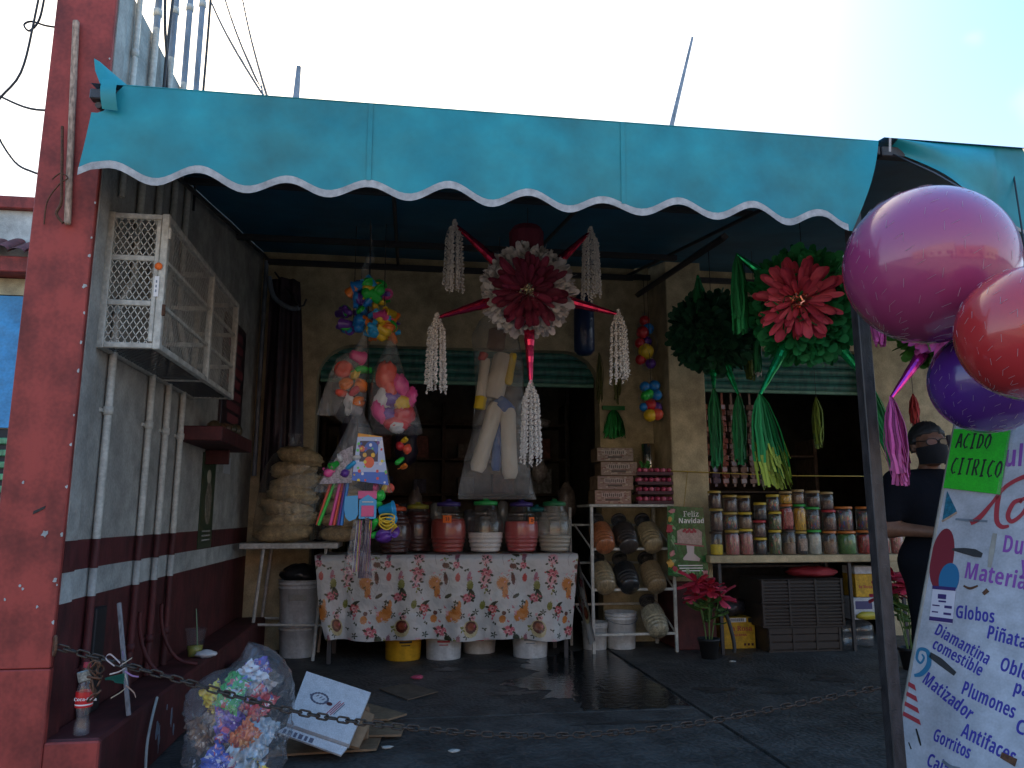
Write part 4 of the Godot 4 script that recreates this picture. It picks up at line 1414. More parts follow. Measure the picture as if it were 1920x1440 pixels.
	var list := [[0.0, 1.28, 3, pl.green, 1.0], [-0.02, 1.22, 0, pl.green, 1.0], [0.05, 1.19, 1, pl.sky, 1.3], [0.02, 1.12, 2, pl.yellow, 1.1], [-0.04, 1.09, 4, pl.green, 1.1], [0.06, 1.07, 0, pl.yellow, 1.0], [-0.02, 1.03, 4, pl.green, 1.0], [0.03, 1.02, 2, pl.violet, 1.4], [0.08, 1.05, 1, pl.violet, 1.0], [0.03, 1.33, 0, pl.yellow, 0.8], [0.06, 1.33, 2, pl.coral, 0.8], [-0.03, 1.33, 2, pl.pink, 0.8], [0.08, 1.13, 3, pl.sky, 0.9]]
	for s in list:
		var m := put("toy", kinds[s[2]], s[3], yt)
		m.transform = Transform3D(Basis.from_euler(Vector3(rng.randf() * 6, rng.randf() * 6, rng.randf() * 6)).scaled(Vector3.ONE * s[4] * 0.8), Vector3(s[0], s[1], rng.randf() * 0.05 - 0.02))
	for k in 3:
		var g := Geo.new()
		var path := []
		for i in 20:
			var t := i / 19.0 * TAU
			path.append(Vector3(0.05 + cos(t) * 0.045, 1.09 + k * 0.012 + sin(t) * 0.028, 0.06) + Vector3(sin(t * 2) * 0.01, 0.01 * k, 0.004 * k))
		g.tube(path, 0.005, 6, false, 0, true)
		put("yellow_ring", g, pl.yellow, yt)
	# two long narrow sleeves
	for q in [[Vector3(-0.31, 0, -5.06), [[0.78, -0.055, 0.05], [0.85, -0.05, 0.055], [1.0, -0.02, 0.07], [1.12, 0.0, 0.06]], 47, M.clear_dim, "long narrow clear plastic sleeve hanging over the tablecloth"], [Vector3(-0.245, 0, -5.03), [[0.76, -0.03, 0.06], [0.9, -0.02, 0.05], [1.0, 0.0, 0.045], [1.14, 0.005, 0.03]], 48, mat(Color(0.12, 0.09, 0.12), 0.25, {"alpha": 0.7, "nrm": T.n_big, "ns": 0.8, "tri": 2.0}), "long narrow purple tinted plastic sleeve beside the clear sleeve"]]:
		var o := thing("plastic_sleeve", q[4], "plastic bag", q[0], "narrow sleeves under the toys")
		put("film", hang_bag(q[1], 0.012, q[2]), q[3], o)
		for k in 4:
			var s := Geo.new()
			s.tube([Vector3(0.0 + 0.012 * k, 0.80, 0.0), Vector3(0.02 + 0.009 * k, 1.12, 0.0)], 0.003, 5)
			put("stick", s, [pl.white, pl.violet, pl.yellow, pl.pink][k], o)
	var more := thing("toy_bunch", "little red and yellow toys peeping out right of the card", "toys", Vector3(-0.03, 0, -5.25))
	for s in [[0.0, 1.62, 3, pl.red, 0.6], [0.05, 1.6, 3, pl.coral, 0.7], [0.03, 1.66, 0, pl.yellow, 0.6], [0.0, 1.52, 4, pl.green, 0.7], [0.03, 1.48, 0, pl.orange, 0.6]]:
		put("toy", kinds[s[2]], s[3], more).transform = Transform3D(Basis.from_euler(Vector3(s[0] * 40, 1, 2)).scaled(Vector3.ONE * s[4]), Vector3(s[0], s[1], 0))
	# string that carries all of these
	var cs := Geo.new()
	cs.tube([Vector3(-0.275, top + 0.04, -5.2), Vector3(-0.27, 2.4, -5.2), Vector3(-0.24, 1.9, -5.13), Vector3(-0.25, 1.1, -5.12)], 0.004, 6)
	single("toy_string", cs, M.cable, "dark string carrying the toys and toy bags", "string")

	# bagged paper bundle behind the white star
	var bb := thing("bagged_bundle", "grey plastic bag of cream, blue and yellow paper rolls behind star pinata", "bag", Vector3(0.70, 0, -5.6))
	put("plastic", hang_bag([[1.27, -0.30, 0.28, 0.3], [1.34, -0.30, 0.26], [1.55, -0.26, 0.23], [1.80, -0.20, 0.20], [2.05, -0.18, 0.18], [2.30, -0.20, 0.17], [2.50, -0.21, 0.15], [2.62, -0.15, 0.11], [2.75, -0.03, 0.03]], 0.10, 71), mat(Color(0.42, 0.39, 0.37), 0.22, {"alpha": 0.13, "nrm": T.n_wrinkle, "ns": 1.0, "tri": 1.6}), bb)
	var tis := {"nrm": T.n_crepe, "ns": 0.5, "tri": 3.0}
	var crm := mat(Color(0.52, 0.47, 0.39), 0.85, tis)
	var rolls := [[Vector3(-0.17, 1.47, 0.02), Vector3(-0.02, 1.98, 0.02), 0.062, crm], [Vector3(0.08, 1.42, 0.02), Vector3(0.06, 1.95, 0.02), 0.06, crm], [Vector3(-0.02, 1.48, -0.02), Vector3(0.0, 1.9, -0.03), 0.04, mat(Color(0.02, 0.09, 0.30), 0.8, tis)], [Vector3(-0.05, 2.02, 0.0), Vector3(0.04, 2.36, 0.0), 0.08, crm], [Vector3(0.06, 2.12, 0.05), Vector3(0.10, 2.36, 0.05), 0.03, mat(Color(0.55, 0.38, 0.02), 0.7, tis)], [Vector3(-0.15, 1.98, 0.03), Vector3(-0.11, 2.32, 0.03), 0.04, crm], [Vector3(-0.155, 1.93, 0.035), Vector3(-0.14, 2.03, 0.035), 0.045, mat(Color(0.58, 0.40, 0.02), 0.7, tis)], [Vector3(0.0, 1.93, 0.0), Vector3(0.06, 2.0, 0.0), 0.085, mat(Color(0.02, 0.09, 0.30), 0.8, tis)], [Vector3(-0.03, 2.40, -0.02), Vector3(-0.01, 2.56, -0.02), 0.07, mat(Color(0.14, 0.06, 0.03), 0.85, tis)], [Vector3(-0.14, 2.30, 0.04), Vector3(-0.12, 2.36, 0.04), 0.035, mat(Color(0.45, 0.04, 0.04), 0.7, tis)]]
	for r in rolls:
		var g := Geo.new()
		g.tube([r[0], r[0].lerp(r[1], 0.08), r[0].lerp(r[1], 0.5), r[0].lerp(r[1], 0.92), r[1]], [r[2] * 0.7, r[2], r[2] * 0.95, r[2], r[2] * 0.75], 14)
		put("paper_roll", g, r[3], bb)
	var bc := Geo.new()
	bc.tube([Vector3(0, 2.72, 0), Vector3(0, awning_height(-5.6) - 0.05, 0)], 0.004, 6)
	put("cord", bc, M.cable, bb)
	# navy cylinder bag at the wall
	var nv := thing("navy_bag", "navy blue cylindrical bag hanging against the wall right of star", "bag", Vector3(1.582, 0, -6.5))
	var ng := Geo.new()
	ng.lathe([Vector2(0, 2.57), Vector2(0.06, 2.575), Vector2(0.092, 2.61), Vector2(0.094, 2.9), Vector2(0.085, 3.1), Vector2(0.03, 3.16), Vector2(0.0, 3.17)], 18)
	put("sack", ng, mat(Color(0.012, 0.03, 0.09), 0.3, {"nrm": T.n_big, "ns": 0.6, "tri": 2.5}), nv)
	var nc := Geo.new()
	nc.tube([Vector3(0, 3.15, 0), Vector3(0, 3.42, 0)], 0.003, 5)
	put("cord", nc, M.cable, nv)
	# netted balls beside the pillar
	var q := thing("ball_net", "upper net of red and yellow toy balls hanging beside the pillar", "toy bag", Vector3(2.235, 0, -6.75), "ball nets by the pillar")
	_ball_net(q, [[0.0, 2.98, 0.05, pl.red], [0.03, 2.90, 0.055, pl.blue], [-0.03, 2.86, 0.06, pl.red], [0.02, 2.78, 0.05, pl.violet], [-0.05, 2.76, 0.05, pl.red], [0.0, 2.68, 0.075, pl.yellow], [-0.05, 2.60, 0.05, pl.red], [0.04, 2.56, 0.05, pl.violet]], 3.42)
	var q2 := thing("ball_net", "lower net of blue, green and red toy balls hanging beside the pillar", "toy bag", Vector3(2.25, 0, -6.68), "ball nets by the pillar")
	_ball_net(q2, [[-0.05, 2.33, 0.05, pl.blue], [0.04, 2.34, 0.055, pl.blue], [-0.06, 2.24, 0.045, pl.green], [0.05, 2.25, 0.05, pl.blue], [-0.02, 2.26, 0.045, pl.green], [0.0, 2.16, 0.06, pl.red], [0.06, 2.14, 0.05, pl.violet], [-0.02, 2.06, 0.06, pl.yellow], [0.05, 2.07, 0.055, pl.coral], [-0.07, 2.14, 0.04, pl.blue]], 3.42)
	# green fringe sheet on the wall
	var fs := thing("fringe_sheet", "small shiny green foil fringe hung on the wall by the pillar", "decoration", Vector3(1.98, 2.16, -7.0))
	rng.seed = 77
	stuff(put("fringe", strip_tassel(0.28, 160, 0.11, Color(0.01, 0.22, 0.04), Color(0.02, 0.3, 0.06)), M.paper, fs))
	put("header", b3(-0.11, 0.11, -0.01, 0.03, -0.01, 0.012), mat(Color(0.01, 0.16, 0.04), 0.4), fs)
	for z in [1.86, 2.03]:
		var o := thing("pennant_string", "faint olive paper string on the wall above the foil fringe" if z < 1.9 else "second olive paper string on the wall above the foil fringe", "decoration", Vector3(z, 2.72, -7.04), "olive strings on the wall")
		stuff(put("strips", strip_tassel(0.5, 22, 0.03, Color(0.15, 0.16, 0.05), Color(0.15, 0.16, 0.05)), M.paper, o))

func _ball_net(o: Node3D, balls: Array, top: float) -> void:
	for b in balls:
		var g := Geo.new()
		g.ball(Vector3.ZERO, Vector3.ONE * b[2], 14, 10)
		put("ball", g, b[3], o).position = Vector3(b[0], b[1], 0.02 * sin(b[1] * 40))
	var c := Geo.new()
	c.tube([Vector3(0, balls[-1][1], 0), Vector3(0, balls[0][1] + 0.08, 0), Vector3(0, top, 0)], 0.003, 5)
	put("cord", c, M.cable, o)
	var net := Geo.new()
	var y0: float = balls[-1][1] - 0.06
	var y1: float = balls[0][1] + 0.08
	for k in 8:
		var path := []
		for i in 16:
			var t := i / 15.0
			var a := TAU * k / 8 + t * 3.0 * (1 if k % 2 else -1)
			var r := 0.115 * sin(clamp(t * 1.1, 0, 1) * PI * 0.9 + 0.15)
			path.append(Vector3(cos(a) * r, lerpf(y0, y1, t), sin(a) * r))
		net.tube(path, 0.0012, 4, false)
	put("net", net, M.galv, o)

func toy_print() -> StandardMaterial3D:
	# flat print: pale card with blue corners, a bright disc and confetti
	var im := Image.create(160, 200, false, Image.FORMAT_RGB8)
	im.fill(Color(0.72, 0.78, 0.92))
	rng.seed = 88
	im.fill_rect(Rect2i(0, 0, 160, 14), Color(0.9, 0.6, 0.15))
	im.fill_rect(Rect2i(0, 150, 160, 50), Color(0.2, 0.42, 0.8))
	im.fill_rect(Rect2i(30, 30, 80, 80), Color(0.18, 0.16, 0.3))
	var discs := [[80, 60, 30, Color(0.2, 0.4, 0.75)], [75, 85, 24, Color(0.2, 0.12, 0.16)], [88, 84, 9, Color(0.95, 0.75, 0.2)], [52, 84, 9, Color(0.9, 0.7, 0.3)], [72, 112, 22, Color(0.92, 0.38, 0.22)], [40, 60, 12, Color(0.85, 0.4, 0.3)], [130, 40, 16, Color(0.85, 0.86, 0.95)]]
	for k in 46: discs.append([rng.randi() % 160, rng.randi() % 200, 2 + rng.randi() % 6, [Color(0.9, 0.3, 0.3), Color(0.95, 0.85, 0.3), Color(0.9, 0.9, 0.95), Color(0.2, 0.35, 0.8), Color(0.4, 0.8, 0.4), Color(0.5, 0.3, 0.6)][rng.randi() % 6]])
	for d in discs:
		for y in range(max(0, d[1] - d[2]), min(200, d[1] + d[2])):
			for x in range(max(0, d[0] - d[2]), min(160, d[0] + d[2])):
				if Vector2(x - d[0], y - d[1]).length() < d[2]: im.set_pixel(x, y, d[3])
	var m := mat(Color(1, 1, 1), 0.35)
	m.albedo_texture = ImageTexture.create_from_image(im)
	return m


# ---------------------------------------------------------------- table and its goods
func cloth_print() -> StandardMaterial3D:
	var w := 448
	var h := 560
	var im := Image.create(w, h, false, Image.FORMAT_RGB8)
	im.fill(Color(0.80, 0.81, 0.82))
	rng.seed = 12
	var f := FastNoiseLite.new()
	f.seed = 3
	f.frequency = 0.09
	var blob := func(cx: float, cy: float, rx: float, ry: float, rot: float, cols: Array, jag: float):
		var R := int(max(rx, ry) * 1.5) + 2
		for y in range(int(cy) - R, int(cy) + R):
			for x in range(int(cx) - R, int(cx) + R):
				var d := Vector2(x - cx, y - cy).rotated(-rot)
				var e := Vector2(d.x / rx, d.y / ry).length() + jag * f.get_noise_2d(x * 1.2, y * 1.2)
				if e < 1.0:
					var k: int = clamp(int((f.get_noise_2d(x * 2.3 + 70, y * 2.3) * 1.6 + 0.5) * cols.size()), 0, cols.size() - 1)
					im.set_pixel(posmod(x, w), posmod(y, h), cols[k])
	var rose := [Color(0.62, 0.10, 0.24), Color(0.80, 0.26, 0.38), Color(0.90, 0.55, 0.60)]
	var coral := [Color(0.75, 0.22, 0.22), Color(0.88, 0.42, 0.38), Color(0.60, 0.12, 0.16)]
	var pale := [Color(0.88, 0.62, 0.66), Color(0.80, 0.40, 0.48), Color(0.92, 0.82, 0.82)]
	var leaf := [Color(0.10, 0.15, 0.08), Color(0.20, 0.28, 0.12), Color(0.06, 0.08, 0.06)]
	var lime := [Color(0.45, 0.48, 0.16), Color(0.28, 0.36, 0.12), Color(0.62, 0.60, 0.25)]
	var gold := [Color(0.82, 0.50, 0.20), Color(0.88, 0.62, 0.32), Color(0.72, 0.38, 0.14)]
	var cream := [Color(0.82, 0.78, 0.62), Color(0.74, 0.68, 0.50)]
	var coffee := [Color(0.30, 0.10, 0.08), Color(0.52, 0.24, 0.16), Color(0.20, 0.07, 0.07)]
	var twig := func(x0: float, y0: float, x1: float, y1: float, bend: float):
		for k in 90:
			var t := k / 89.0
			var p := Vector2(x0, y0).lerp(Vector2(x1, y1), t) + Vector2(y1 - y0, x0 - x1) * bend * sin(t * PI)
			for dx in 2: im.set_pixel(posmod(int(p.x) + dx, w), posmod(int(p.y), h), Color(0.24, 0.18, 0.14))
	# sprigs, cups, roses and pears of one repeat
	for s in [[60, 300, 0.6], [150, 280, 2.2], [230, 300, 1.2], [90, 430, 0.4], [330, 130, 1.6], [270, 430, 2.6]]:
		for k in 5: blob.call(s[0] + cos(s[2] + k * 1.26) * 13, s[1] + sin(s[2] + k * 1.26) * 13, 10, 4, s[2] + k * 1.26, leaf, 0.3)
	blob.call(120, 385, 50, 56, 0.0, cream, 0.1)
	blob.call(120, 375, 38, 40, 0.0, coffee, 0.15)
	blob.call(122, 372, 24, 24, 0.0, [Color(0.55, 0.26, 0.18), Color(0.62, 0.34, 0.24)], 0.2)
	for k in 7: blob.call(110 + 14 * cos(k * 1.7) + 5 * k, 310 + 16 * sin(k * 2.3), 12, 7, k * 1.1, leaf if k % 2 else pale, 0.4)
	twig.call(130, 320, 170, 260, 0.2)
	blob.call(370, 405, 40, 30, 0.2, rose, 0.4)
	blob.call(420, 455, 30, 22, 0.9, leaf, 0.3)
	twig.call(380, 430, 340, 540, -0.25)
	blob.call(20, 290, 34, 50, 0.15, gold, 0.5)
	blob.call(40, 240, 14, 34, 0.1, gold, 0.4)
	blob.call(430, 310, 26, 36, 0.2, gold, 0.4)
	blob.call(330, 100, 40, 44, -0.3, gold, 0.55)
	blob.call(345, 160, 18, 34, 0.2, gold, 0.45)
	blob.call(95, 190, 34, 26, 0.1, rose, 0.4)
	blob.call(112, 110, 22, 34, 0.1, lime, 0.3)
	blob.call(125, 165, 18, 36, -0.4, leaf, 0.3)
	blob.call(105, 50, 12, 30, 0.3, [Color(0.6, 0.35, 0.5), Color(0.75, 0.5, 0.6)], 0.4)
	blob.call(195, 240, 18, 26, 0.1, lime, 0.2)
	blob.call(262, 262, 32, 30, 0.1, coral, 0.4)
	blob.call(272, 226, 26, 9, -0.4, leaf, 0.3)
	blob.call(325, 330, 22, 26, 0.2, gold, 0.3)
	blob.call(335, 292, 14, 14, 0.2, coffee, 0.3)
	blob.call(222, 30, 38, 30, 0.2, rose, 0.5)
	blob.call(215, 74, 36, 26, 0.0, pale, 0.5)
	for k in 6: blob.call(210 + 34 * cos(k * 1.1), 95 + 22 * sin(k * 1.1), 12, 7, k * 1.1, leaf, 0.4)
	blob.call(225, 490, 34, 40, 0.2, pale, 0.55)
	for k in 5: blob.call(215 + 36 * cos(k * 1.4), 520 + 22 * sin(k * 1.4), 10, 6, k * 1.4, leaf, 0.4)
	blob.call(30, 470, 16, 46, 0.2, [Color(0.55, 0.35, 0.45), Color(0.75, 0.5, 0.55), Color(0.35, 0.15, 0.2)], 0.5)
	blob.call(30, 60, 16, 28, 0.1, coral, 0.4)
	blob.call(400, 70, 14, 40, -0.1, coffee, 0.4)
	twig.call(300, 30, 380, 190, 0.5)
	twig.call(400, 20, 420, 190, -0.3)
	blob.call(418, 180, 26, 12, -0.5, leaf, 0.3)
	blob.call(20, 540, 20, 22, 0.1, rose, 0.4)
	blob.call(400, 545, 24, 18, 0.1, coffee, 0.5)
	# small buds, leaves and petals between the big motifs
	for k in 40:
		var bx := float(rng.randi() % w)
		var by := float(rng.randi() % h)
		var pal: Array = [rose, pale, leaf, leaf, coral, lime][k % 6]
		var sc := 4.0 + rng.randf() * 6.0
		for i in 3 + k % 3:
			var a := rng.randf() * TAU
			blob.call(bx + cos(a) * sc * 1.3, by + sin(a) * sc * 1.3, sc * 1.1, sc * 0.55, a, pal, 0.4)
	# petals inside the roses, darker hearts
	for q in [[370, 405], [95, 190], [262, 262], [222, 30], [20, 540]]:
		for k in 9:
			var a := k * 2.4
			blob.call(q[0] + cos(a) * (4 + k * 2.6), q[1] + sin(a) * (3 + k * 1.8), 9, 5, a + 1.57, rose if k % 2 else pale, 0.3)
		blob.call(q[0], q[1], 6, 5, 0.0, [Color(0.42, 0.05, 0.14)], 0.3)
		for k in 4: blob.call(q[0] + cos(k * 1.5 + 0.5) * 38, q[1] + sin(k * 1.5 + 0.5) * 30, 14, 7, k * 1.5 + 0.5, leaf, 0.3)
	var m := mat(Color(0.66, 0.65, 0.63), 0.32, {"nrm": T.n_big, "ns": 0.35})
	m.albedo_texture = ImageTexture.create_from_image(im)
	return m

func build_table() -> void:
	var t := thing("trestle_table", "long trestle table under the flowered oilcloth", "table")
	put("table_top", b3(-0.66, 1.43, 0.80, 0.832, -6.95, -6.33, 0.006), M.wood_old, t)
	for x in [-0.55, 1.36]:
		for z in [-6.88, -6.40]:
			put("leg", b3(x - 0.016, x + 0.016, 0, 0.80, z - 0.016, z + 0.016), M.dark_steel, t)
	# cloth: one sheet over the top and down the front with soft folds, right end hanging to a point
	var c := thing("tablecloth", "white oilcloth printed with roses, cups and pears over the table", "tablecloth")
	var g := Geo.new()
	var rows := []
	var nf := FastNoiseLite.new()
	nf.seed = 9
	nf.frequency = 1.3
	for j in 33:
		var row := []
		for i in 105:
			var u := i / 104.0
			var x := lerpf(-0.685, 1.455, u)
			var s := j / 32.0 * 1.24      # metres of cloth, hem first
			var hem := 0.195 - 0.04 * u
			var drop: float = 0.838 - hem
			var p: Vector3
			if s < drop:
				var k := 1.0 - s / drop
				var z := -6.312 + k * (0.022 * sin(x * 17.0 + 1.3 * nf.get_noise_1d(x * 3)) + 0.035 * nf.get_noise_2d(x * 1.8, s) + 0.018) + 0.004
				var xx := x
				if u < 0.15: xx += k * 0.12 * (1.0 - u / 0.15) * (1.0 - 0.3 * sin(k * 3))
				if u > 0.9: xx -= k * 0.07 * (u - 0.9) / 0.1
				p = Vector3(xx, hem + s + 0.010 * sin(x * 9.0) * k, z)
			else:
				p = Vector3(x, 0.840 + 0.003 * nf.get_noise_2d(x * 4, s * 4), -6.312 - (s - drop))
			row.append(p)
		rows.append(row)
	g.grid(rows, false, false, 0, 2.14 / 0.55, 1.24 / 0.68)
	var cp := cloth_print()
	put("front_drape", g, cp, c)
	var e := Geo.new()
	rows = []
	for j in 15:
		var k := j / 14.0
		var row := []
		for i in 13:
			var u := i / 12.0
			var hang := 0.75 - 0.5 * u * u
			var y: float = 0.838 - (1.0 - k) * (0.66 + 0.13 * sin(u * PI) - 0.1 * u)
			row.append(Vector3(1.456 + 0.12 * (1.0 - k) + 0.016 * sin(u * 12) * (1 - k), y, -6.316 - u * 0.55 * (0.6 + 0.4 * k) + 0.02 * (1 - k)))
		rows.append(row)
	e.grid(rows, false, false, 0, 1.0, 1.0)
	put("end_drape", e, cp, c)

# ridged barrel jar; profile heights 0..h
func barrel_profile(r: float, h: float) -> Array:
	var p := [Vector2(0, 0), Vector2(r * 0.70, 0), Vector2(r * 0.78, h * 0.02)]
	for k in 91:
		var t := k / 90.0
		var bulge := 1.0 - (0.20 * pow((0.48 - t) / 0.48, 2.0) if t < 0.48 else 0.36 * pow((t - 0.48) / 0.52, 2.3))
		var ridge := 0.026 * (1.0 if t < 0.36 or t > 0.70 else 0.0) * sin(t * TAU * 10.0)
		p.append(Vector2(r * (bulge + ridge), h * (0.03 + 0.85 * t)))
	p.append(Vector2(r * 0.60, h * 0.91))
	p.append(Vector2(r * 0.58, h))
	return p

func barrel(o: Node3D, r: float, h: float, fill: float, fill_mat: Material, skin: Material, lid: Material, lid_h := 0.03) -> void:
	var prof := barrel_profile(r, h)
	if fill > 0:
		var inner := [Vector2(0, 0.006)]
		for p in prof:
			if p.y > 0.001 and p.y < h * fill: inner.append(Vector2(p.x - 0.004, p.y + 0.004))
		inner.append(Vector2(0, h * fill + 0.008))
		var gi := Geo.new()
		gi.lathe(inner, 24)
		put("contents", gi, fill_mat, o)
	var g := Geo.new()
	g.lathe(prof, 28)
	put("jar", g, skin, o)
	if lid != null:
		var l := Geo.new()
		l.lathe([Vector2(r * 0.58, h - 0.014), Vector2(r * 0.66, h - 0.014), Vector2(r * 0.68, h), Vector2(r * 0.66, h + lid_h * 0.6), Vector2(r * 0.40, h + lid_h * 0.8), Vector2(r * 0.18, h + lid_h), Vector2(r * 0.14, h + lid_h * 1.5), Vector2(0, h + lid_h * 1.5)], 24)
		put("lid", l, lid, o)

func price_tag(o: Node3D, x: float, y: float, r: float, w := 0.07, hh := 0.06) -> void:
	var g := Geo.new()
	var rows := []
	for j in 2:
		var row := []
		for i in 6:
			var a := x / r + (i / 5.0 - 0.5) * w / r
			row.append(Vector3(sin(a) * (r + 0.004), y + j * hh, cos(a) * (r + 0.004)))
		rows.append(row)
	g.grid(rows)
	put("price_tag", g, M.tag_orange, o)
	for k in 2:
		var s := Geo.new()
		var a := x / r + (-0.12 + 0.24 * k) * w / r
		s.band([Vector3(sin(a) * (r + 0.0055), y + hh * 0.25, cos(a) * (r + 0.0055)), Vector3(sin(a + 0.05) * (r + 0.0055), y + hh * 0.5, cos(a) * (r + 0.0055)), Vector3(sin(a) * (r + 0.0055), y + hh * 0.78, cos(a) * (r + 0.0055))], Vector3.RIGHT, 0.007)
		put("tag_mark", s, M.maroon, o)

func build_barrels() -> void:
	var grain := {"tex": T.grain, "tri": 6.0}
	var red := mat(Color(0.40, 0.045, 0.03), 0.6, grain)
	var rose := mat(Color(0.46, 0.065, 0.065), 0.6, grain)
	var wine := mat(Color(0.10, 0.02, 0.015), 0.5, grain)
	var white := mat(Color(0.75, 0.70, 0.66), 0.8, grain)
	var tan := mat(Color(0.50, 0.44, 0.34), 0.8, grain)
	var skin := mat(Color(0.35, 0.3, 0.28), 0.12, {"alpha": 0.06})
	var skin_dark := mat(Color(0.10, 0.09, 0.085), 0.12, {"alpha": 0.22})
	var green := mat(Color(0.03, 0.34, 0.08), 0.35)
	var dgreen := mat(Color(0.02, 0.16, 0.06), 0.35)
	var violet := mat(Color(0.05, 0.03, 0.16), 0.35)
	var orange := mat(Color(0.60, 0.09, 0.03), 0.4)
	var olive := mat(Color(0.30, 0.27, 0.03), 0.4)
	var y := 0.843
	var grp := "ridged barrel jars on the flowered table"
	var defs := [
		[Vector3(-0.06, y, -6.50), 0.135, 0.36, 0.92, wine, skin_dark, orange, "dark red barrel jar with orange lid behind the hanging toys"],
		[Vector3(0.13, y, -6.70), 0.14, 0.38, 0.9, wine, skin_dark, olive, "dark barrel jar with olive lid set back on the table"],
		[Vector3(0.385, y, -6.52), 0.15, 0.40, 0.70, red, skin, violet, "red powder barrel jar with violet lid and orange price tag"],
		[Vector3(0.70, y, -6.52), 0.152, 0.41, 0.40, white, skin, green, "barrel jar less than half full of white powder, bright green lid"],
		[Vector3(1.008, y, -6.52), 0.148, 0.40, 0.64, rose, skin, violet, "rose red powder barrel jar with orange tag at its right"],
		[Vector3(1.30, y, -6.54), 0.148, 0.405, 0.34, tan, mat(Color(0.4, 0.38, 0.33), 0.14, {"alpha": 0.30}), dgreen, "greyish barrel jar with dark green lid at the right table end"],
		[Vector3(1.19, y, -6.80), 0.12, 0.36, 0.3, wine, skin_dark, mat(Color(0.02, 0.2, 0.2), 0.4), "small barrel jar with turquoise lid half hidden at the back"],
	]
	for d in defs:
		var o := thing("barrel_jar", d[7], "jar", d[0], grp)
		barrel(o, d[1], d[2], d[3], d[4], d[5], d[6])
		if "price tag" in d[7]: price_tag(o, -0.02, 0.25, 0.145)
		if "tag at its right" in d[7]: price_tag(o, 0.07, 0.24, 0.143, 0.055, 0.055)
	# tape strip on the second dark jar
	# bags of wafers on the bench
	var bn := thing("bench", "white topped steel bench against the side wall", "bench")
	put("top_board", b3(-1.30, -0.52, 0.885, 0.93, -7.02, -6.48, 0.006), M.white_paint, bn)
	for x in [-1.12, -0.62]:
		for z in [-6.95, -6.55]:
			var g := Geo.new()
			g.tube([Vector3(x, 0.885, z), Vector3(x - 0.05, 0.28, z), Vector3(x - 0.07, 0.0, z)], 0.014, 8)
			put("leg", g, M.white_paint, bn)
	for z in [-6.95, -6.55]:
		var g := Geo.new()
		g.tube([Vector3(-1.25, 0.29, z), Vector3(-0.5, 0.27, z)], 0.011, 8)
		put("stretcher", g, M.white_paint, bn)
	var wf := mat(Color(0.66, 0.48, 0.25), 0.6, {"tex": T.blotch, "tri": 5.0, "nrm": T.n_cell, "ns": 0.6})
	var wg := thing("wafer_bag", "tall clear bag stacked with tan wafer rounds on the bench", "bag", Vector3(-0.985, 0.931, -6.72))
	rng.seed = 19
	for k in 7:
		var g := Geo.new()
		g.ball(Vector3.ZERO, Vector3(0.235 - 0.008 * k, 0.085, 0.18), 30, 14, Basis(Vector3.BACK, 0.2 * sin(k * 1.7 + 0.5)), crumple(90 + k, 0.26, 2.2))
		put("wafer_round", g, wf, wg).position = Vector3(0.03 * sin(k * 2.2) + 0.015 * k, 0.078 + k * 0.106, 0.03 * cos(k * 2.0))
	put("plastic", hang_bag([[0.0, -0.20, 0.20, 0.7], [0.03, -0.25, 0.26], [0.2, -0.25, 0.27], [0.42, -0.23, 0.29], [0.62, -0.19, 0.29], [0.74, -0.12, 0.25], [0.80, -0.02, 0.14], [0.86, 0.01, 0.09], [0.92, -0.02, 0.11]], 0.22, 92, 30), mat(Color(0.62, 0.58, 0.48), 0.12, {"alpha": 0.04, "nrm": T.n_wrinkle, "ns": 1.0, "tri": 2.2}), wg)
	var wg2 := thing("wafer_bag", "second bag of tan wafers half hidden behind the hanging toys", "bag", Vector3(-0.54, 0.931, -6.80))
	for k in 5:
		var g := Geo.new()
		g.ball(Vector3.ZERO, Vector3(0.17, 0.07, 0.13), 20, 10, Basis(), crumple(190 + k, 0.14, 3.0))
		put("wafer_round", g, wf, wg2).position = Vector3(0.02 * sin(k * 2.7), 0.065 + k * 0.115, 0)
	put("plastic", hang_bag([[0.0, -0.15, 0.15, 0.7], [0.03, -0.19, 0.19], [0.3, -0.19, 0.19], [0.55, -0.16, 0.17], [0.66, -0.08, 0.09], [0.72, -0.05, 0.06]], 0.16, 93, 26), M.clear_bag, wg2)


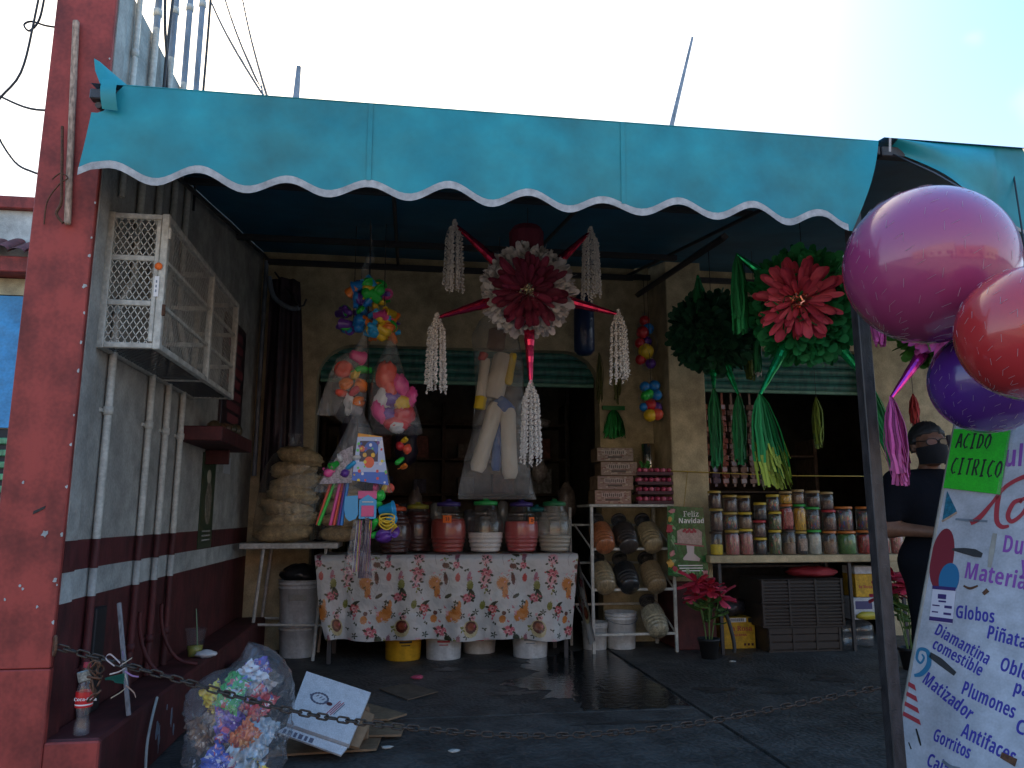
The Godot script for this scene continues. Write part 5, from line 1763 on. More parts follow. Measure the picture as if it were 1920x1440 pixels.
# ---------------------------------------------------------------- buckets
func bucket(label: String, at: Vector3, r: float, h: float, m: Material, print_mat, with_handle := true) -> Node3D:
	var o := thing("bucket", label, "bucket", at, "plastic buckets under the tables")
	var g := Geo.new()
	g.lathe([Vector2(0, 0.004), Vector2(r * 0.84, 0.004), Vector2(r * 0.87, 0.0), Vector2(r * 0.88, 0.006), Vector2(r * 0.965, h * 0.80), Vector2(r * 1.01, h * 0.81), Vector2(r * 1.01, h * 0.825), Vector2(r * 0.975, h * 0.83), Vector2(r * 0.985, h * 0.89), Vector2(r * 1.03, h * 0.90), Vector2(r * 1.03, h * 0.915), Vector2(r, h * 0.92), Vector2(r * 1.0, h * 0.98), Vector2(r * 1.05, h * 0.985), Vector2(r * 1.05, h), Vector2(r * 0.96, h), Vector2(r * 0.84, 0.02), Vector2(0, 0.018)], 32)
	put("pail", g, m, o)
	if with_handle:
		var hd := Geo.new()
		var path := []
		for k in 13:
			var a := PI * k / 12
			path.append(Vector3(cos(a) * r * 1.05, h * 0.86 - sin(a) * 0.05, sin(a) * r * 1.06))
		hd.tube(path, 0.003, 5)
		put("wire_handle", hd, M.galv, o)
	if print_mat != null:
		for k in 4:
			var s := Geo.new()
			var y := h * 0.32 + k * 0.022
			var rr := r * lerpf(0.88, 0.965, y / (h * 0.8)) + 0.0015
			var row0 := []
			var row1 := []
			var off: float = at.x * 0.4
			for i in 6:
				var a := (i / 5.0 - 0.5) * (0.5 + 0.2 * (k % 2)) + 0.5 * sin(at.x * 9)
				row0.append(Vector3(sin(a) * rr, y, cos(a) * rr))
				row1.append(Vector3(sin(a) * rr, y + 0.008 + 0.008 * (k % 2), cos(a) * rr))
			s.grid([row0, row1])
			put("print_line", s, print_mat, o)
	return o

func build_buckets() -> void:
	bucket("yellow plastic bucket under the flowered table", Vector3(0.03, 0, -6.55), 0.16, 0.37, M.bucket_yellow, M.ink_black)
	bucket("white bucket with printed logo next to the yellow bucket", Vector3(0.36, 0, -6.54), 0.16, 0.37, M.bucket_white, M.ink_red)
	bucket("smaller white bucket set back, third from the left under table", Vector3(0.68, 0, -6.78), 0.155, 0.34, M.bucket_white, M.ink_red)
	bucket("white printed bucket under the right end of flowered table", Vector3(1.08, 0, -6.52), 0.16, 0.37, M.bucket_white, M.galv)
	bucket("lower white bucket under the steel bench", Vector3(-0.84, 0, -6.80), 0.165, 0.27, M.bucket_white, null, false)
	var up := bucket("upper white bucket stacked on another under the bench", Vector3(-0.84, 0.262, -6.80), 0.18, 0.36, M.bucket_white, null, false)
	put("band", b3(-0.07, 0.07, 0.20, 0.245, 0.171, 0.176, 0.002), M.pale, up)
	var bag := Geo.new()
	bag.ball(Vector3(-0.85, 0.66, -6.80), Vector3(0.16, 0.09, 0.15), 20, 12, Basis(), crumple(33, 0.3))
	single("black_bag", bag, mat(Color(0.02, 0.02, 0.022), 0.3, {"nrm": T.n_big, "tri": 3.0}), "dark crumpled bag stuffed in the stacked bucket under the bench", "bag")
	bucket("short white tub on the floor inside the white rack", Vector3(1.70, 0, -6.78), 0.115, 0.23, M.bucket_white, null, false)
	bucket("white lidless pail in the middle of the rack's floor", Vector3(1.945, 0, -6.80), 0.14, 0.31, M.bucket_white, null, true)


# ---------------------------------------------------------------- white rack
func carton_mat(hue: Color, sd: int) -> StandardMaterial3D:
	var im := Image.create(128, 48, false, Image.FORMAT_RGB8)
	im.fill(hue)
	rng.seed = sd
	for k in 90:
		var c := hue.lerp([Color(0.75, 0.68, 0.55), Color(0.45, 0.2, 0.2), Color(0.8, 0.75, 0.7), Color(0.4, 0.3, 0.2)][rng.randi() % 4], 0.6)
		im.fill_rect(Rect2i(rng.randi() % 118, rng.randi() % 44, 2 + rng.randi() % 12, 1 + rng.randi() % 4), c)
	im.fill_rect(Rect2i(24, 8, 78, 16), hue.lightened(0.25))
	for k in 10: im.fill_rect(Rect2i(28 + k * 7, 10 + (k % 3), 4, 11), hue.darkened(0.35))
	im.fill_rect(Rect2i(36, 30, 52, 7), hue.darkened(0.4))
	var m := mat(Color(0.9, 0.9, 0.9), 0.6)
	m.albedo_texture = ImageTexture.create_from_image(im)
	return m

func build_rack() -> void:
	var r := thing("white_rack", "white painted steel rack holding slanted barrel jars", "rack")
	var x0 := 1.625
	var x1 := 2.335
	for q in [[x0, -6.52], [x1 + 0.02, -6.52], [x0 - 0.09, -6.98], [x1, -6.98]]:
		put("upright", b3(q[0] - 0.013, q[0] + 0.013, 0, 1.226, q[1] - 0.013, q[1] + 0.013, 0.003), M.white_paint, r)
	put("top_frame", b3(x0 - 0.02, x1 + 0.035, 1.227, 1.25, -7.0, -6.505, 0.004), M.white_paint, r)
	for y in [0.866, 0.524, 0.155]:
		put("front_rail", b3(x0 + 0.014, x1 + 0.006, y - 0.011, y + 0.011, -6.531, -6.509, 0.003), M.white_paint, r)
		put("rear_rail", b3(x0 - 0.076, x1 - 0.014, y + 0.19, y + 0.21, -6.99, -6.97, 0.003), M.white_paint, r)
		for x in [x0, x1 + 0.02]:
			var g := Geo.new()
			g.tube([Vector3(x, y, -6.534), Vector3(x - (0.05 if x < 2 else 0.01), y + 0.2, -6.967)], 0.009, 6)
			put("side_rail", g, M.white_paint, r)
	# slanted jars, mouth up and back
	var gr := {"tex": T.blotch, "tri": 9.0}
	var fills := {
		"orange": mat(Color(0.55, 0.17, 0.05), 0.6, gr), "brown": mat(Color(0.05, 0.035, 0.03), 0.6, gr), "tan": mat(Color(0.52, 0.39, 0.20), 0.7, gr),
		"straw": mat(Color(0.46, 0.35, 0.19), 0.7, gr), "black": mat(Color(0.02, 0.02, 0.024), 0.5, gr), "seed": mat(Color(0.45, 0.30, 0.14), 0.8, {"tex": T.blotch, "tri": 22.0}), "cream": mat(Color(0.62, 0.57, 0.40), 0.8, gr)}
	var skin := mat(Color(0.2, 0.18, 0.16), 0.12, {"alpha": 0.05})
	var rows := [[1.735, 0.885, "orange", "slanted jar of orange powder, top left in the white rack"], [1.945, 0.885, "brown", "slanted jar of dark brown powder, top middle in the rack"], [2.165, 0.885, "tan", "slanted jar of tan grain, top right in the rack"],
		[1.735, 0.545, "straw", "slanted jar of straw coloured grain, middle row left in rack"], [1.945, 0.545, "black", "slanted jar of black contents in the centre of the rack"], [2.185, 0.545, "seed", "slanted jar of brown seeds, middle row right in rack"],
		[2.19, 0.175, "cream", "slanted jar of cream coloured grain, bottom right in rack"]]
	for d in rows:
		var o := thing("slanted_jar", d[3], "jar", Vector3(d[0], d[1] - 0.005, -6.47), "slanted jars in the white rack")
		o.rotation.x = -0.95
		barrel(o, 0.105, 0.40, 0.62, fills[d[2]], skin, M.dark_steel, 0.02)
	# cartons on top
	var defs := [[1.855, 1.251, 0.335, "bottom pinkish carton of the stack on the rack"], [1.875, 1.377, 0.335, "second carton from the bottom of the rack's stack"], [1.92, 1.503, 0.335, "third carton from the bottom of the rack's stack"], [1.885, 1.629, 0.335, "topmost pinkish carton of the stack on the rack"]]
	var k := 0
	for d in defs:
		var o := thing("candy_carton", d[3], "carton", Vector3(d[0] - 0.01, d[1], -6.72), "cartons stacked on the white rack", 0.04 * sin(k * 2.0))
		var g := Geo.new()
		g.cbox(Vector3(0, 0.062, 0), Vector3(d[2], 0.123, 0.24), 0.004)
		put("box", g, M.cardboard, o)
		var f := Geo.new()
		f.quad(Vector3(-d[2] / 2 + 0.004, 0.004, 0.1215), Vector3(d[2] / 2 - 0.004, 0.004, 0.1215), Vector3(d[2] / 2 - 0.004, 0.120, 0.1215), Vector3(-d[2] / 2 + 0.004, 0.120, 0.1215))
		put("printed_front", f, carton_mat(Color(0.60 - 0.02 * k, 0.47, 0.42), 50 + k), o)
		k += 1
	# trays of pink candy
	var pinkc := [mat(Color(0.48, 0.06, 0.13), 0.35), mat(Color(0.30, 0.035, 0.08), 0.4), mat(Color(0.62, 0.16, 0.24), 0.35)]
	var ball := Geo.new()
	ball.ball(Vector3.ZERO, Vector3.ONE * 0.021, 10, 7)
	var bm := ball.done()
	for t in 4:
		var o := thing("candy_tray", ["lowest", "second lowest", "second highest", "topmost"][t] + " moulded tray of pink sweets stacked on the rack", "tray", Vector3(2.225, 1.252 + t * 0.085, -6.66), "trays of pink sweets")
		var g := Geo.new()
		var pr := []
		for j in 9:
			var row := []
			for i in 25:
				row.append(Vector3(-0.165 + 0.33 * i / 24.0, 0.018 + 0.014 * cos(i / 24.0 * TAU * 6) * cos(j / 8.0 * TAU * 2), 0.10 - 0.2 * j / 8.0))
			pr.append(row)
		g.grid(pr)
		g.box(Vector3(0, 0.016, 0.1), Vector3(0.33, 0.026, 0.004))
		g.box(Vector3(0, 0.006, 0), Vector3(0.32, 0.010, 0.19))
		put("pulp_tray", g, mat(Color(0.09, 0.04, 0.05), 0.8), o)
		for j in (2 if t < 3 else 3):
			for i in 6:
				put("sweet", bm, pinkc[(i * 2 + j + t) % 3], o).position = Vector3(-0.1375 + 0.055 * i, 0.047, 0.075 - 0.06 * j)
	var lf := thing("leaf_sprig", "small green leaf sprig lying on the topmost candy tray", "leaves", Vector3(2.12, 1.57, -6.60))
	rng.seed = 7
	var lm := petal_mesh(0.06, 0.035, 0.2, 0.3)
	for i in 9:
		put("leaf", lm, mat(Color(0.04, 0.2, 0.03), 0.6), lf).transform = Transform3D(Basis.from_euler(Vector3(rng.randf() * 1.5 - 0.4, rng.randf() * 6, rng.randf())), Vector3(rng.randf() * 0.06, 0.02 * rng.randf(), 0))
	var can := thing("metal_canister", "shiny steel canister standing behind the candy trays", "canister", Vector3(2.262, 1.55, -6.86))
	var cg := Geo.new()
	cg.lathe([Vector2(0, 0), Vector2(0.06, 0), Vector2(0.062, 0.01), Vector2(0.062, 0.26), Vector2(0.056, 0.265), Vector2(0.05, 0.2), Vector2(0, 0.2)], 24)
	put("can", cg, mat(Color(0.6, 0.55, 0.48), 0.25, {"metal": 1.0}), can)
	put("stand", b3(-0.05, 0.05, -0.30, -0.001, -0.05, 0.05), M.dark_steel, can)
	# seasonal poster hung on a cord
	var p := thing("christmas_poster", "green Feliz Navidad poster with a cake, hung on a cord", "poster", Vector3(2.44, 0.62, -6.40))
	var sh := Geo.new()
	sh.prism(PackedVector2Array([Vector2(-0.185, 0.03), Vector2(0.185, -0.01), Vector2(0.155, 0.60), Vector2(-0.17, 0.615)]), 0.004)
	put("sheet", sh, mat(Color(0.03, 0.17, 0.045), 0.25, {"tex": T.blotch, "tri": 6.0}), p)
	words(p, "Feliz", Vector3(-0.03, 0.545, 0.0032), Basis(), 0.045, M.ink_white, 400, true)
	words(p, "Navidad", Vector3(-0.075, 0.487, 0.0032), Basis(), 0.042, M.ink_white, 700)
	var cake := Geo.new()
	cake.prism(PackedVector2Array([Vector2(-0.10, 0.30), Vector2(0.12, 0.28), Vector2(0.125, 0.39), Vector2(0.09, 0.415), Vector2(-0.06, 0.42), Vector2(-0.10, 0.40)]), 0.001, Transform3D(Basis(), Vector3(0.01, 0, 0.003)))
	put("cake_print", cake, mat(Color(0.52, 0.36, 0.32), 0.4, {"tex": T.plaster, "tri": 9.0}), p)
	var foot := Geo.new()
	foot.prism(PackedVector2Array([Vector2(-0.02, 0.28), Vector2(0.05, 0.28), Vector2(0.045, 0.21), Vector2(0.10, 0.165), Vector2(0.09, 0.145), Vector2(-0.05, 0.155), Vector2(-0.055, 0.17), Vector2(-0.015, 0.215)]), 0.001, Transform3D(Basis(), Vector3(0.01, 0, 0.003)))
	put("cake_stand_print", foot, mat(Color(0.50, 0.42, 0.42), 0.4), p)
	var bar := Geo.new()
	bar.prism(PackedVector2Array([Vector2(-0.13, 0.30), Vector2(0.14, 0.275), Vector2(0.13, 0.265), Vector2(-0.12, 0.288)]), 0.001, Transform3D(Basis(), Vector3(0.01, 0, 0.0042)))
	put("plate_print", bar, mat(Color(0.30, 0.06, 0.08), 0.4), p)
	rng.seed = 3
	for i in 9:
		var c := Geo.new()
		c.ball(Vector3.ZERO, Vector3(0.012, 0.012, 0.001), 8, 6)
		put("berry_print", c, M.ink_red, p).position = Vector3(-0.03 + 0.013 * i, 0.40 + 0.012 * sin(i * 2.0), 0.0042)
	for i in 26:
		var lg := Geo.new()
		lg.ball(Vector3.ZERO, Vector3(0.008 + 0.01 * rng.randf(), 0.025 + 0.02 * rng.randf(), 0.0008), 9, 5)
		var edge := i % 2
		put("leaf_print", lg, [mat(Color(0.02, 0.09, 0.02), 0.4), mat(Color(0.06, 0.26, 0.06), 0.4), mat(Color(0.20, 0.30, 0.16), 0.4)][i % 3], p).transform = Transform3D(Basis(Vector3.BACK, rng.randf() * TAU), Vector3((-0.15 + 0.04 * rng.randf()) if edge else (-0.15 + 0.29 * rng.randf()), (0.05 + 0.5 * rng.randf()) if edge else (0.03 + 0.04 * rng.randf()), 0.0026))
	for i in 3: put("print_line", b3(-0.09 + 0.01 * i, 0.13, 0.105 - 0.022 * i, 0.113 - 0.022 * i, 0.0025, 0.0032), M.ink_white, p)
	for i in 7:
		var fl := Geo.new()
		fl.ball(Vector3.ZERO, Vector3(0.014 + 0.02 * rng.randf(), 0.012 + 0.026 * rng.randf(), 0.001), 13, 6, Basis(Vector3.BACK, i * 1.3), crumple(20 + i, 0.9, 3.0))
		put("flower_print", fl, [mat(Color(0.5, 0.2, 0.2), 0.4), mat(Color(0.55, 0.30, 0.05), 0.4), M.ink_red][i % 3], p).position = [Vector3(-0.13, 0.57, 0.0032), Vector3(-0.15, 0.50, 0.0032), Vector3(-0.155, 0.42, 0.0032), Vector3(-0.14, 0.21, 0.0032), Vector3(-0.16, 0.13, 0.0032), Vector3(-0.12, 0.08, 0.0032), Vector3(0.15, 0.05, 0.0032)][i]
	var cord := Geo.new()
	cord.tube([Vector3(-0.02, 0.60, -0.002), Vector3(0.10, 0.92, -0.19), Vector3(-0.08, 0.935, -0.19)], 0.0035, 5)
	put("cord", cord, mat(Color(0.35, 0.25, 0.05), 0.7), p)
	var yc := Geo.new()
	yc.tube([Vector3(2.337, 1.55, -6.585), Vector3(2.76, 1.535, -6.58), Vector3(3.4, 1.50, -6.35), Vector3(4.3, 1.50, -6.33), Vector3(4.74, 1.52, -7.09)], 0.005, 6)
	single("stretched_rope", yc, mat(Color(0.40, 0.30, 0.05), 0.6), "yellow cord stretched over the candy jars from the pillar", "cord")


# ---------------------------------------------------------------- candy shelf on the right
func speckle(cols: Array, sd: int, s := 7) -> StandardMaterial3D:
	var im := Image.create(160, 160, false, Image.FORMAT_RGB8)
	im.fill(cols[0])
	rng.seed = sd
	for k in 420:
		var c: Color = cols[rng.randi() % cols.size()]
		c = c.lerp(Color(0, 0, 0), rng.randf() * 0.35)
		var w := 3 + rng.randi() % s
		var h := 3 + rng.randi() % s
		im.fill_rect(Rect2i(rng.randi() % (160 - w), rng.randi() % (160 - h), w, h), c)
	var m := mat(Color(1, 1, 1), 0.5, {"uv": Vector2(2, 1)})
	m.albedo_texture = ImageTexture.create_from_image(im)
	return m

func candy_jar(o: Node3D, r: float, h: float, fill: Material, level: float, lid, lid_h: float, label_mat = null) -> void:
	var c := Geo.new()
	var rr := r - 0.005
	c.lathe([Vector2(0, 0.004), Vector2(rr * 0.92, 0.004), Vector2(rr, 0.012), Vector2(rr, h * level * 0.9), Vector2(rr * 0.8, h * level * 0.97), Vector2(0, h * level)], 20)
	put("contents", c, fill, o)
	var g := Geo.new()
	g.lathe([Vector2(0, 0), Vector2(r * 0.93, 0), Vector2(r, 0.008), Vector2(r, h * 0.86), Vector2(r * 0.9, h * 0.95), Vector2(r * 0.88, h)], 22)
	put("glass", g, M.jar_clear, o)
	if lid != null:
		var l := Geo.new()
		l.lathe([Vector2(r * 0.90, h - 0.004), Vector2(r * 0.99, h - 0.004), Vector2(r, h), Vector2(r * 0.99, h + lid_h), Vector2(r * 0.92, h + lid_h + 0.003), Vector2(0, h + lid_h + 0.003)], 22)
		put("lid", l, lid, o)
	if label_mat != null:
		var s := Geo.new()
		var r0 := []
		var r1 := []
		for i in 9:
			var a := (i / 8.0 - 0.5) * 1.5 + 0.1
			r0.append(Vector3(sin(a) * (r + 0.002), h * 0.18, cos(a) * (r + 0.002)))
			r1.append(Vector3(sin(a) * (r + 0.002), h * 0.74, cos(a) * (r + 0.002)))
		s.grid([r0, r1])
		put("paper_label", s, label_mat, o)

func build_candy_shelf() -> void:
	var s := thing("candy_shelf", "long cream shelf board crowded with stacked candy jars", "shelf")
	put("board", b3(2.60, 4.47, 0.752, 0.815, -6.80, -6.30, 0.006), M.cream, s)
	for x in [2.70, 3.9, 4.40]:
		for z in [-6.74, -6.36]:
			put("leg", b3(x - 0.013, x + 0.013, 0, 0.751, z - 0.013, z + 0.013), M.dark_steel, s)
	var C := func(r, g, b): return Color(r, g, b)
	var f := {
		"brown": speckle([Color(0.30, 0.20, 0.16), Color(0.45, 0.30, 0.24), Color(0.55, 0.42, 0.34), Color(0.22, 0.14, 0.12)], 1),
		"pink": speckle([Color(0.62, 0.36, 0.34), Color(0.72, 0.30, 0.32), Color(0.75, 0.58, 0.40), Color(0.40, 0.42, 0.30), Color(0.80, 0.62, 0.58)], 2, 5),
		"mixed": speckle([Color(0.30, 0.26, 0.26), Color(0.70, 0.22, 0.2), Color(0.20, 0.28, 0.55), Color(0.70, 0.64, 0.55), Color(0.62, 0.52, 0.2), Color(0.2, 0.36, 0.2)], 3, 10),
		"green": speckle([Color(0.30, 0.36, 0.20), Color(0.5, 0.5, 0.25), Color(0.7, 0.3, 0.28), Color(0.72, 0.7, 0.6), Color(0.2, 0.3, 0.15)], 4, 8),
		"yellow": speckle([Color(0.80, 0.62, 0.10), Color(0.70, 0.50, 0.10), Color(0.86, 0.72, 0.25)], 5, 8),
		"red": speckle([Color(0.62, 0.14, 0.14), Color(0.72, 0.24, 0.22), Color(0.50, 0.10, 0.10), Color(0.78, 0.48, 0.4)], 6, 8),
		"dark": speckle([Color(0.14, 0.10, 0.10), Color(0.24, 0.16, 0.14), Color(0.34, 0.20, 0.18)], 7, 9),
		"white": mat(Color(0.50, 0.52, 0.44), 0.8, {"tex": T.plaster, "tri": 6.0}),
		"lemon": mat(Color(0.80, 0.60, 0.02), 0.7, {"tex": T.plaster, "tri": 6.0}),
		"leafy": mat(Color(0.10, 0.26, 0.05), 0.6, {"tex": T.blotch, "tri": 9.0}),
		"tan": speckle([Color(0.50, 0.40, 0.30), Color(0.60, 0.46, 0.36), Color(0.42, 0.30, 0.24)], 8, 5)}
	var L := {"gold": mat(Color(0.38, 0.26, 0.05), 0.4), "yellow": mat(Color(0.55, 0.40, 0.03), 0.4), "green": mat(Color(0.03, 0.32, 0.05), 0.4), "red": mat(Color(0.42, 0.03, 0.04), 0.4), "dark": mat(Color(0.05, 0.035, 0.03), 0.4), "orange": mat(Color(0.50, 0.16, 0.03), 0.4), "tan": mat(Color(0.34, 0.24, 0.10), 0.5)}
	# stacks, each bottom to top: [height, contents, lid, level]
	var stacks := [
		[2.695, 0.058, [[0.185, "lemon", "dark", 0.5], [0.175, "brown", "gold", 0.9], [0.135, "brown", "gold", 0.9]]],
		[2.835, 0.062, [[0.195, "pink", "gold", 0.92], [0.135, "mixed", "gold", 0.9], [0.130, "brown", "gold", 0.85]]],
		[2.970, 0.060, [[0.205, "pink", "yellow", 0.9], [0.125, "tan", "yellow", 0.8], [0.125, "brown", "gold", 0.85]]],
		[3.105, 0.056, [[0.130, "dark", "yellow", 0.9], [0.130, "brown", "red", 0.95], [0.135, "dark", "yellow", 0.7]]],
		[3.235, 0.056, [[0.195, "green", "yellow", 0.92], [0.140, "green", "yellow", 0.9], [0.130, "mixed", "yellow", 0.85]]],
		[3.360, 0.056, [[0.195, "tan", "dark", 0.55], [0.205, "red", "orange", 0.92], [0.095, "yellow", "tan", 0.85]]],
		[3.480, 0.055, [[0.185, "dark", "gold", 0.9], [0.215, "yellow", "green", 0.93], [0.11, "tan", "tan", 0.85]]],
		[3.605, 0.062, [[0.195, "white", "green", 0.92], [0.18, "mixed", "green", 0.7], [0.125, "brown", "tan", 0.7]]],
		[3.745, 0.060, [[0.185, "tan", "orange", 0.62], [0.165, "brown", "red", 0.75], [0.14, "brown", "tan", 0.6]]],
		[3.905, 0.080, [[0.185, "leafy", "orange", 0.95], [0.195, "mixed", "orange", 0.95]]],
		[4.10, 0.075, [[0.19, "red", "orange", 0.9], [0.19, "mixed", "orange", 0.9]]],
		[4.25, 0.062, [[0.185, "pink", "orange", 0.9], [0.19, "green", "orange", 0.85], [0.11, "brown", "gold", 0.8]]],
		[4.385, 0.055, [[0.19, "pink", "red", 0.9], [0.18, "dark", "orange", 0.9]]]]
	var ord := ["first", "second", "third", "fourth", "fifth", "sixth", "seventh", "eighth", "ninth", "tenth", "eleventh", "twelfth", "last"]
	var said := {"lemon": "yellow powder", "brown": "brown sweets", "pink": "pink sweets", "mixed": "mixed sweets", "tan": "tan sweets", "dark": "dark sweets", "green": "green sweets", "red": "red sweets", "yellow": "yellow sweets", "white": "white powder", "leafy": "leaf green sweets"}
	for k in stacks.size():
		var st: Array = stacks[k]
		var y := 0.816
		for j in st[2].size():
			var d: Array = st[2][j]
			var where: String = "bottom" if j == 0 else ("top" if j == st[2].size() - 1 else "middle")
			var o := thing("candy_jar", "jar of %s with %s lid, %s of %s stack from the pillar" % [said[d[1]], d[2], where, ord[k]], "jar", Vector3(st[0] + 0.006 * sin(k * 3.1 + j * 2.0), y, -6.38 + 0.012 * sin(k * 1.7 + j)), "candy jars stacked on the cream shelf", sin(k * 5.0 + j) * 1.5)
			var lab = null
			if k == 6 and j == 0: lab = mat(Color(0.50, 0.38, 0.30), 0.6, {"tex": T.blotch, "tri": 14.0})
			if k == 5 and j == 1: lab = mat(Color(0.62, 0.20, 0.16), 0.6, {"tex": T.blotch, "tri": 20.0})
			candy_jar(o, st[1], d[0], f[d[1]], d[3], L[d[2]], 0.014, lab)
			if lab != null: o.rotation.y = 0.1
			y += d[0] + 0.0185
	# candy strips hanging in the right doorway
	rng.seed = 14
	for k in 7:
		var o := thing("candy_strip", "%s hanging strip of wrapped sweets in the right doorway" % ["leftmost", "second", "third", "fourth", "fifth", "sixth", "rightmost"][k], "candy strip", Vector3(3.02 + k * 0.10, 2.30, -7.32), "hanging strips of sweets")
		var c: Color = [Color(0.28, 0.10, 0.05), Color(0.10, 0.07, 0.12), Color(0.24, 0.07, 0.05), Color(0.18, 0.11, 0.09), Color(0.2, 0.12, 0.10), Color(0.16, 0.10, 0.09), Color(0.10, 0.08, 0.08)][k]
		var packet := Geo.new()
		packet.cbox(Vector3.ZERO, Vector3(0.075, 0.052, 0.014), 0.005)
		var pm := packet.done()
		var mm := mat(c, 0.35)
		for j in 14: put("packet", pm, mm, o).transform = Transform3D(Basis.from_euler(Vector3(0.3 * sin(j * 1.7), 0.5 * sin(j * 2.3 + k), 0.15 * sin(j * 3.1))), Vector3(0.006 * sin(j * 2.0 + k), -0.05 - j * 0.058, 0.006 * cos(j * 3.0)))
		put("strip", b3(-0.012, 0.012, -0.86, 0.10, -0.004, 0.0), mm, o)
	# under the shelf
	var cr := Node3D.new()
	for n in 3:
		var o := thing("plastic_crate", ["lowest", "middle", "topmost"][n] + " dark brown vented plastic crate under the candy shelf", "crate", Vector3(3.46, n * 0.203, -6.60), "crates under the candy shelf")
		var m := mat(Color(0.034, 0.026, 0.023), 0.55, {"tex": T.grain, "tri": 3.0})
		var w := 0.335 if n == 0 else 0.38
		put("base_panel", b3(-w, w, 0.0, 0.012, -0.22, 0.22), m, o)
		put("inner_wall", b3(-w + 0.02, w - 0.02, 0.013, 0.19, 0.196, 0.206), m, o)
		for z in [-0.21, 0.21]:
			for y in ([0.03, 0.058, 0.086, 0.114, 0.142, 0.175] if n > 0 else [0.05, 0.115, 0.175]):
				put("slat", b3(-w, w, y - (0.011 if n > 0 else 0.028), y + (0.011 if n > 0 else 0.028), z - 0.012, z + 0.012, 0.003), m, o)
			for i in 4:
				var x := lerpf(-w + 0.014, w - 0.014, i / 3.0)
				put("rib", b3(x - 0.011, x + 0.011, 0.013, 0.195, z - 0.018, z + 0.018, 0.002), m, o)
		for x in [-w + 0.008, w - 0.008]:
			put("end_panel", b3(x - 0.008, x + 0.008, 0.013, 0.19, -0.195, 0.195), m, o)
		put("rim", b3(-w - 0.012, w + 0.012, 0.196, 0.202, -0.23, 0.23, 0.002), m, o)
	cr.free()
	var cloth := Geo.new()
	cloth.ball(Vector3(3.65, 0.655, -6.55), Vector3(0.22, 0.05, 0.18), 22, 10, Basis(), crumple(17, 0.3))
	single("red_cloth", cloth, mat(Color(0.30, 0.02, 0.03), 0.7, {"nrm": T.n_big, "tri": 2.0}), "crumpled red cloth lying on the dark crates", "cloth")
	var yel := mat(Color(0.72, 0.42, 0.02), 0.55, {"tex": T.plaster, "tri": 4.0})
	var bx := thing("yellow_carton", "yellow carton with red lettering on the floor by the poinsettia", "carton", Vector3(2.97, 0, -6.72))
	put("box", b3(-0.15, 0.14, 0, 0.265, -0.12, 0.12, 0.004), yel, bx)
	words(bx, "la Rosa", Vector3(-0.10, 0.17, 0.1205), Basis(), 0.042, M.ink_red, 700, true)
	words(bx, "MAZAPAN", Vector3(-0.075, 0.115, 0.1205), Basis(), 0.02, M.ink_red, 700)
	put("barcode_strip", b3(-0.09, 0.06, 0.225, 0.26, 0.1205, 0.1215), M.ink_white, bx)
	for i in 14: put("bar", b3(-0.085 + i * 0.009, -0.081 + i * 0.009 + 0.002 * (i % 2), 0.23, 0.256, 0.1218, 0.1222), M.ink_black, bx)
	put("dark_mark", b3(0.08, 0.115, 0.22, 0.26, 0.1205, 0.1215), M.ink_black, bx)
	for i in 3: put("print_dot", b3(0.03 + i * 0.035, 0.05 + i * 0.035, 0.025, 0.045, 0.1205, 0.1213), M.maroon, bx)
	var by := thing("yellow_carton", "upper yellow carton beside the dark crates, next to the post", "carton", Vector3(4.15, 0.0, -6.62))
	put("box", b3(-0.10, 0.11, 0.43, 0.63, -0.1, 0.1, 0.004), yel, by)
	put("white_top", b3(-0.10, 0.11, 0.632, 0.70, -0.1, 0.1, 0.004), M.carton_white, by)
	words(by, "la Rosa", Vector3(-0.07, 0.52, 0.1005), Basis(), 0.026, M.ink_red, 700, true)
	var wb := thing("white_carton", "open white carton with yellow packet under the yellow carton", "carton", Vector3(4.15, 0.0, -6.60))
	put("box", b3(-0.16, 0.17, 0.24, 0.428, -0.12, 0.12, 0.004), M.carton_white, wb)
	put("blue_print", b3(-0.14, 0.02, 0.33, 0.40, 0.1205, 0.1215), mat(Color(0.05, 0.05, 0.16), 0.5), wb)
	var yp := Geo.new()
	yp.ball(Vector3(-0.04, 0.275, 0.13), Vector3(0.11, 0.035, 0.03), 16, 8, Basis(), crumple(6, 0.25))
	put("yellow_packet", yp, mat(Color(0.45, 0.40, 0.04), 0.4), wb)
	var jug := thing("water_jug", "clear plastic water jug on the floor right of the crates", "jug", Vector3(4.10, 0, -6.62))
	var jg := Geo.new()
	jg.lathe([Vector2(0, 0), Vector2(0.12, 0), Vector2(0.13, 0.01), Vector2(0.13, 0.09), Vector2(0.125, 0.1), Vector2(0.13, 0.11), Vector2(0.13, 0.18), Vector2(0.10, 0.21), Vector2(0.04, 0.225), Vector2(0.04, 0.238)], 24)
	put("body", jg, M.clear, jug)
	# dark clutter that fills the shade behind
	var db := Geo.new()
	db.ball(Vector3(2.95, 0.34, -6.74), Vector3(0.13, 0.08, 0.1), 18, 10, Basis(), crumple(61, 0.4))
	single("dark_bag", db, mat(Color(0.05, 0.045, 0.05), 0.3, {"nrm": T.n_big, "tri": 3.0}), "dark crumpled plastic bag lying on the yellow carton", "bag")
	var hs := Geo.new()
	hs.tube(smooth([Vector3(2.72, 0.40, -6.45), Vector3(2.76, 0.30, -6.38), Vector3(2.79, 0.12, -6.34), Vector3(2.79, 0.018, -6.33)], 5), 0.016, 8)
	single("black_hose", hs, M.cable, "short black hose curving to the floor before the yellow carton", "hose")

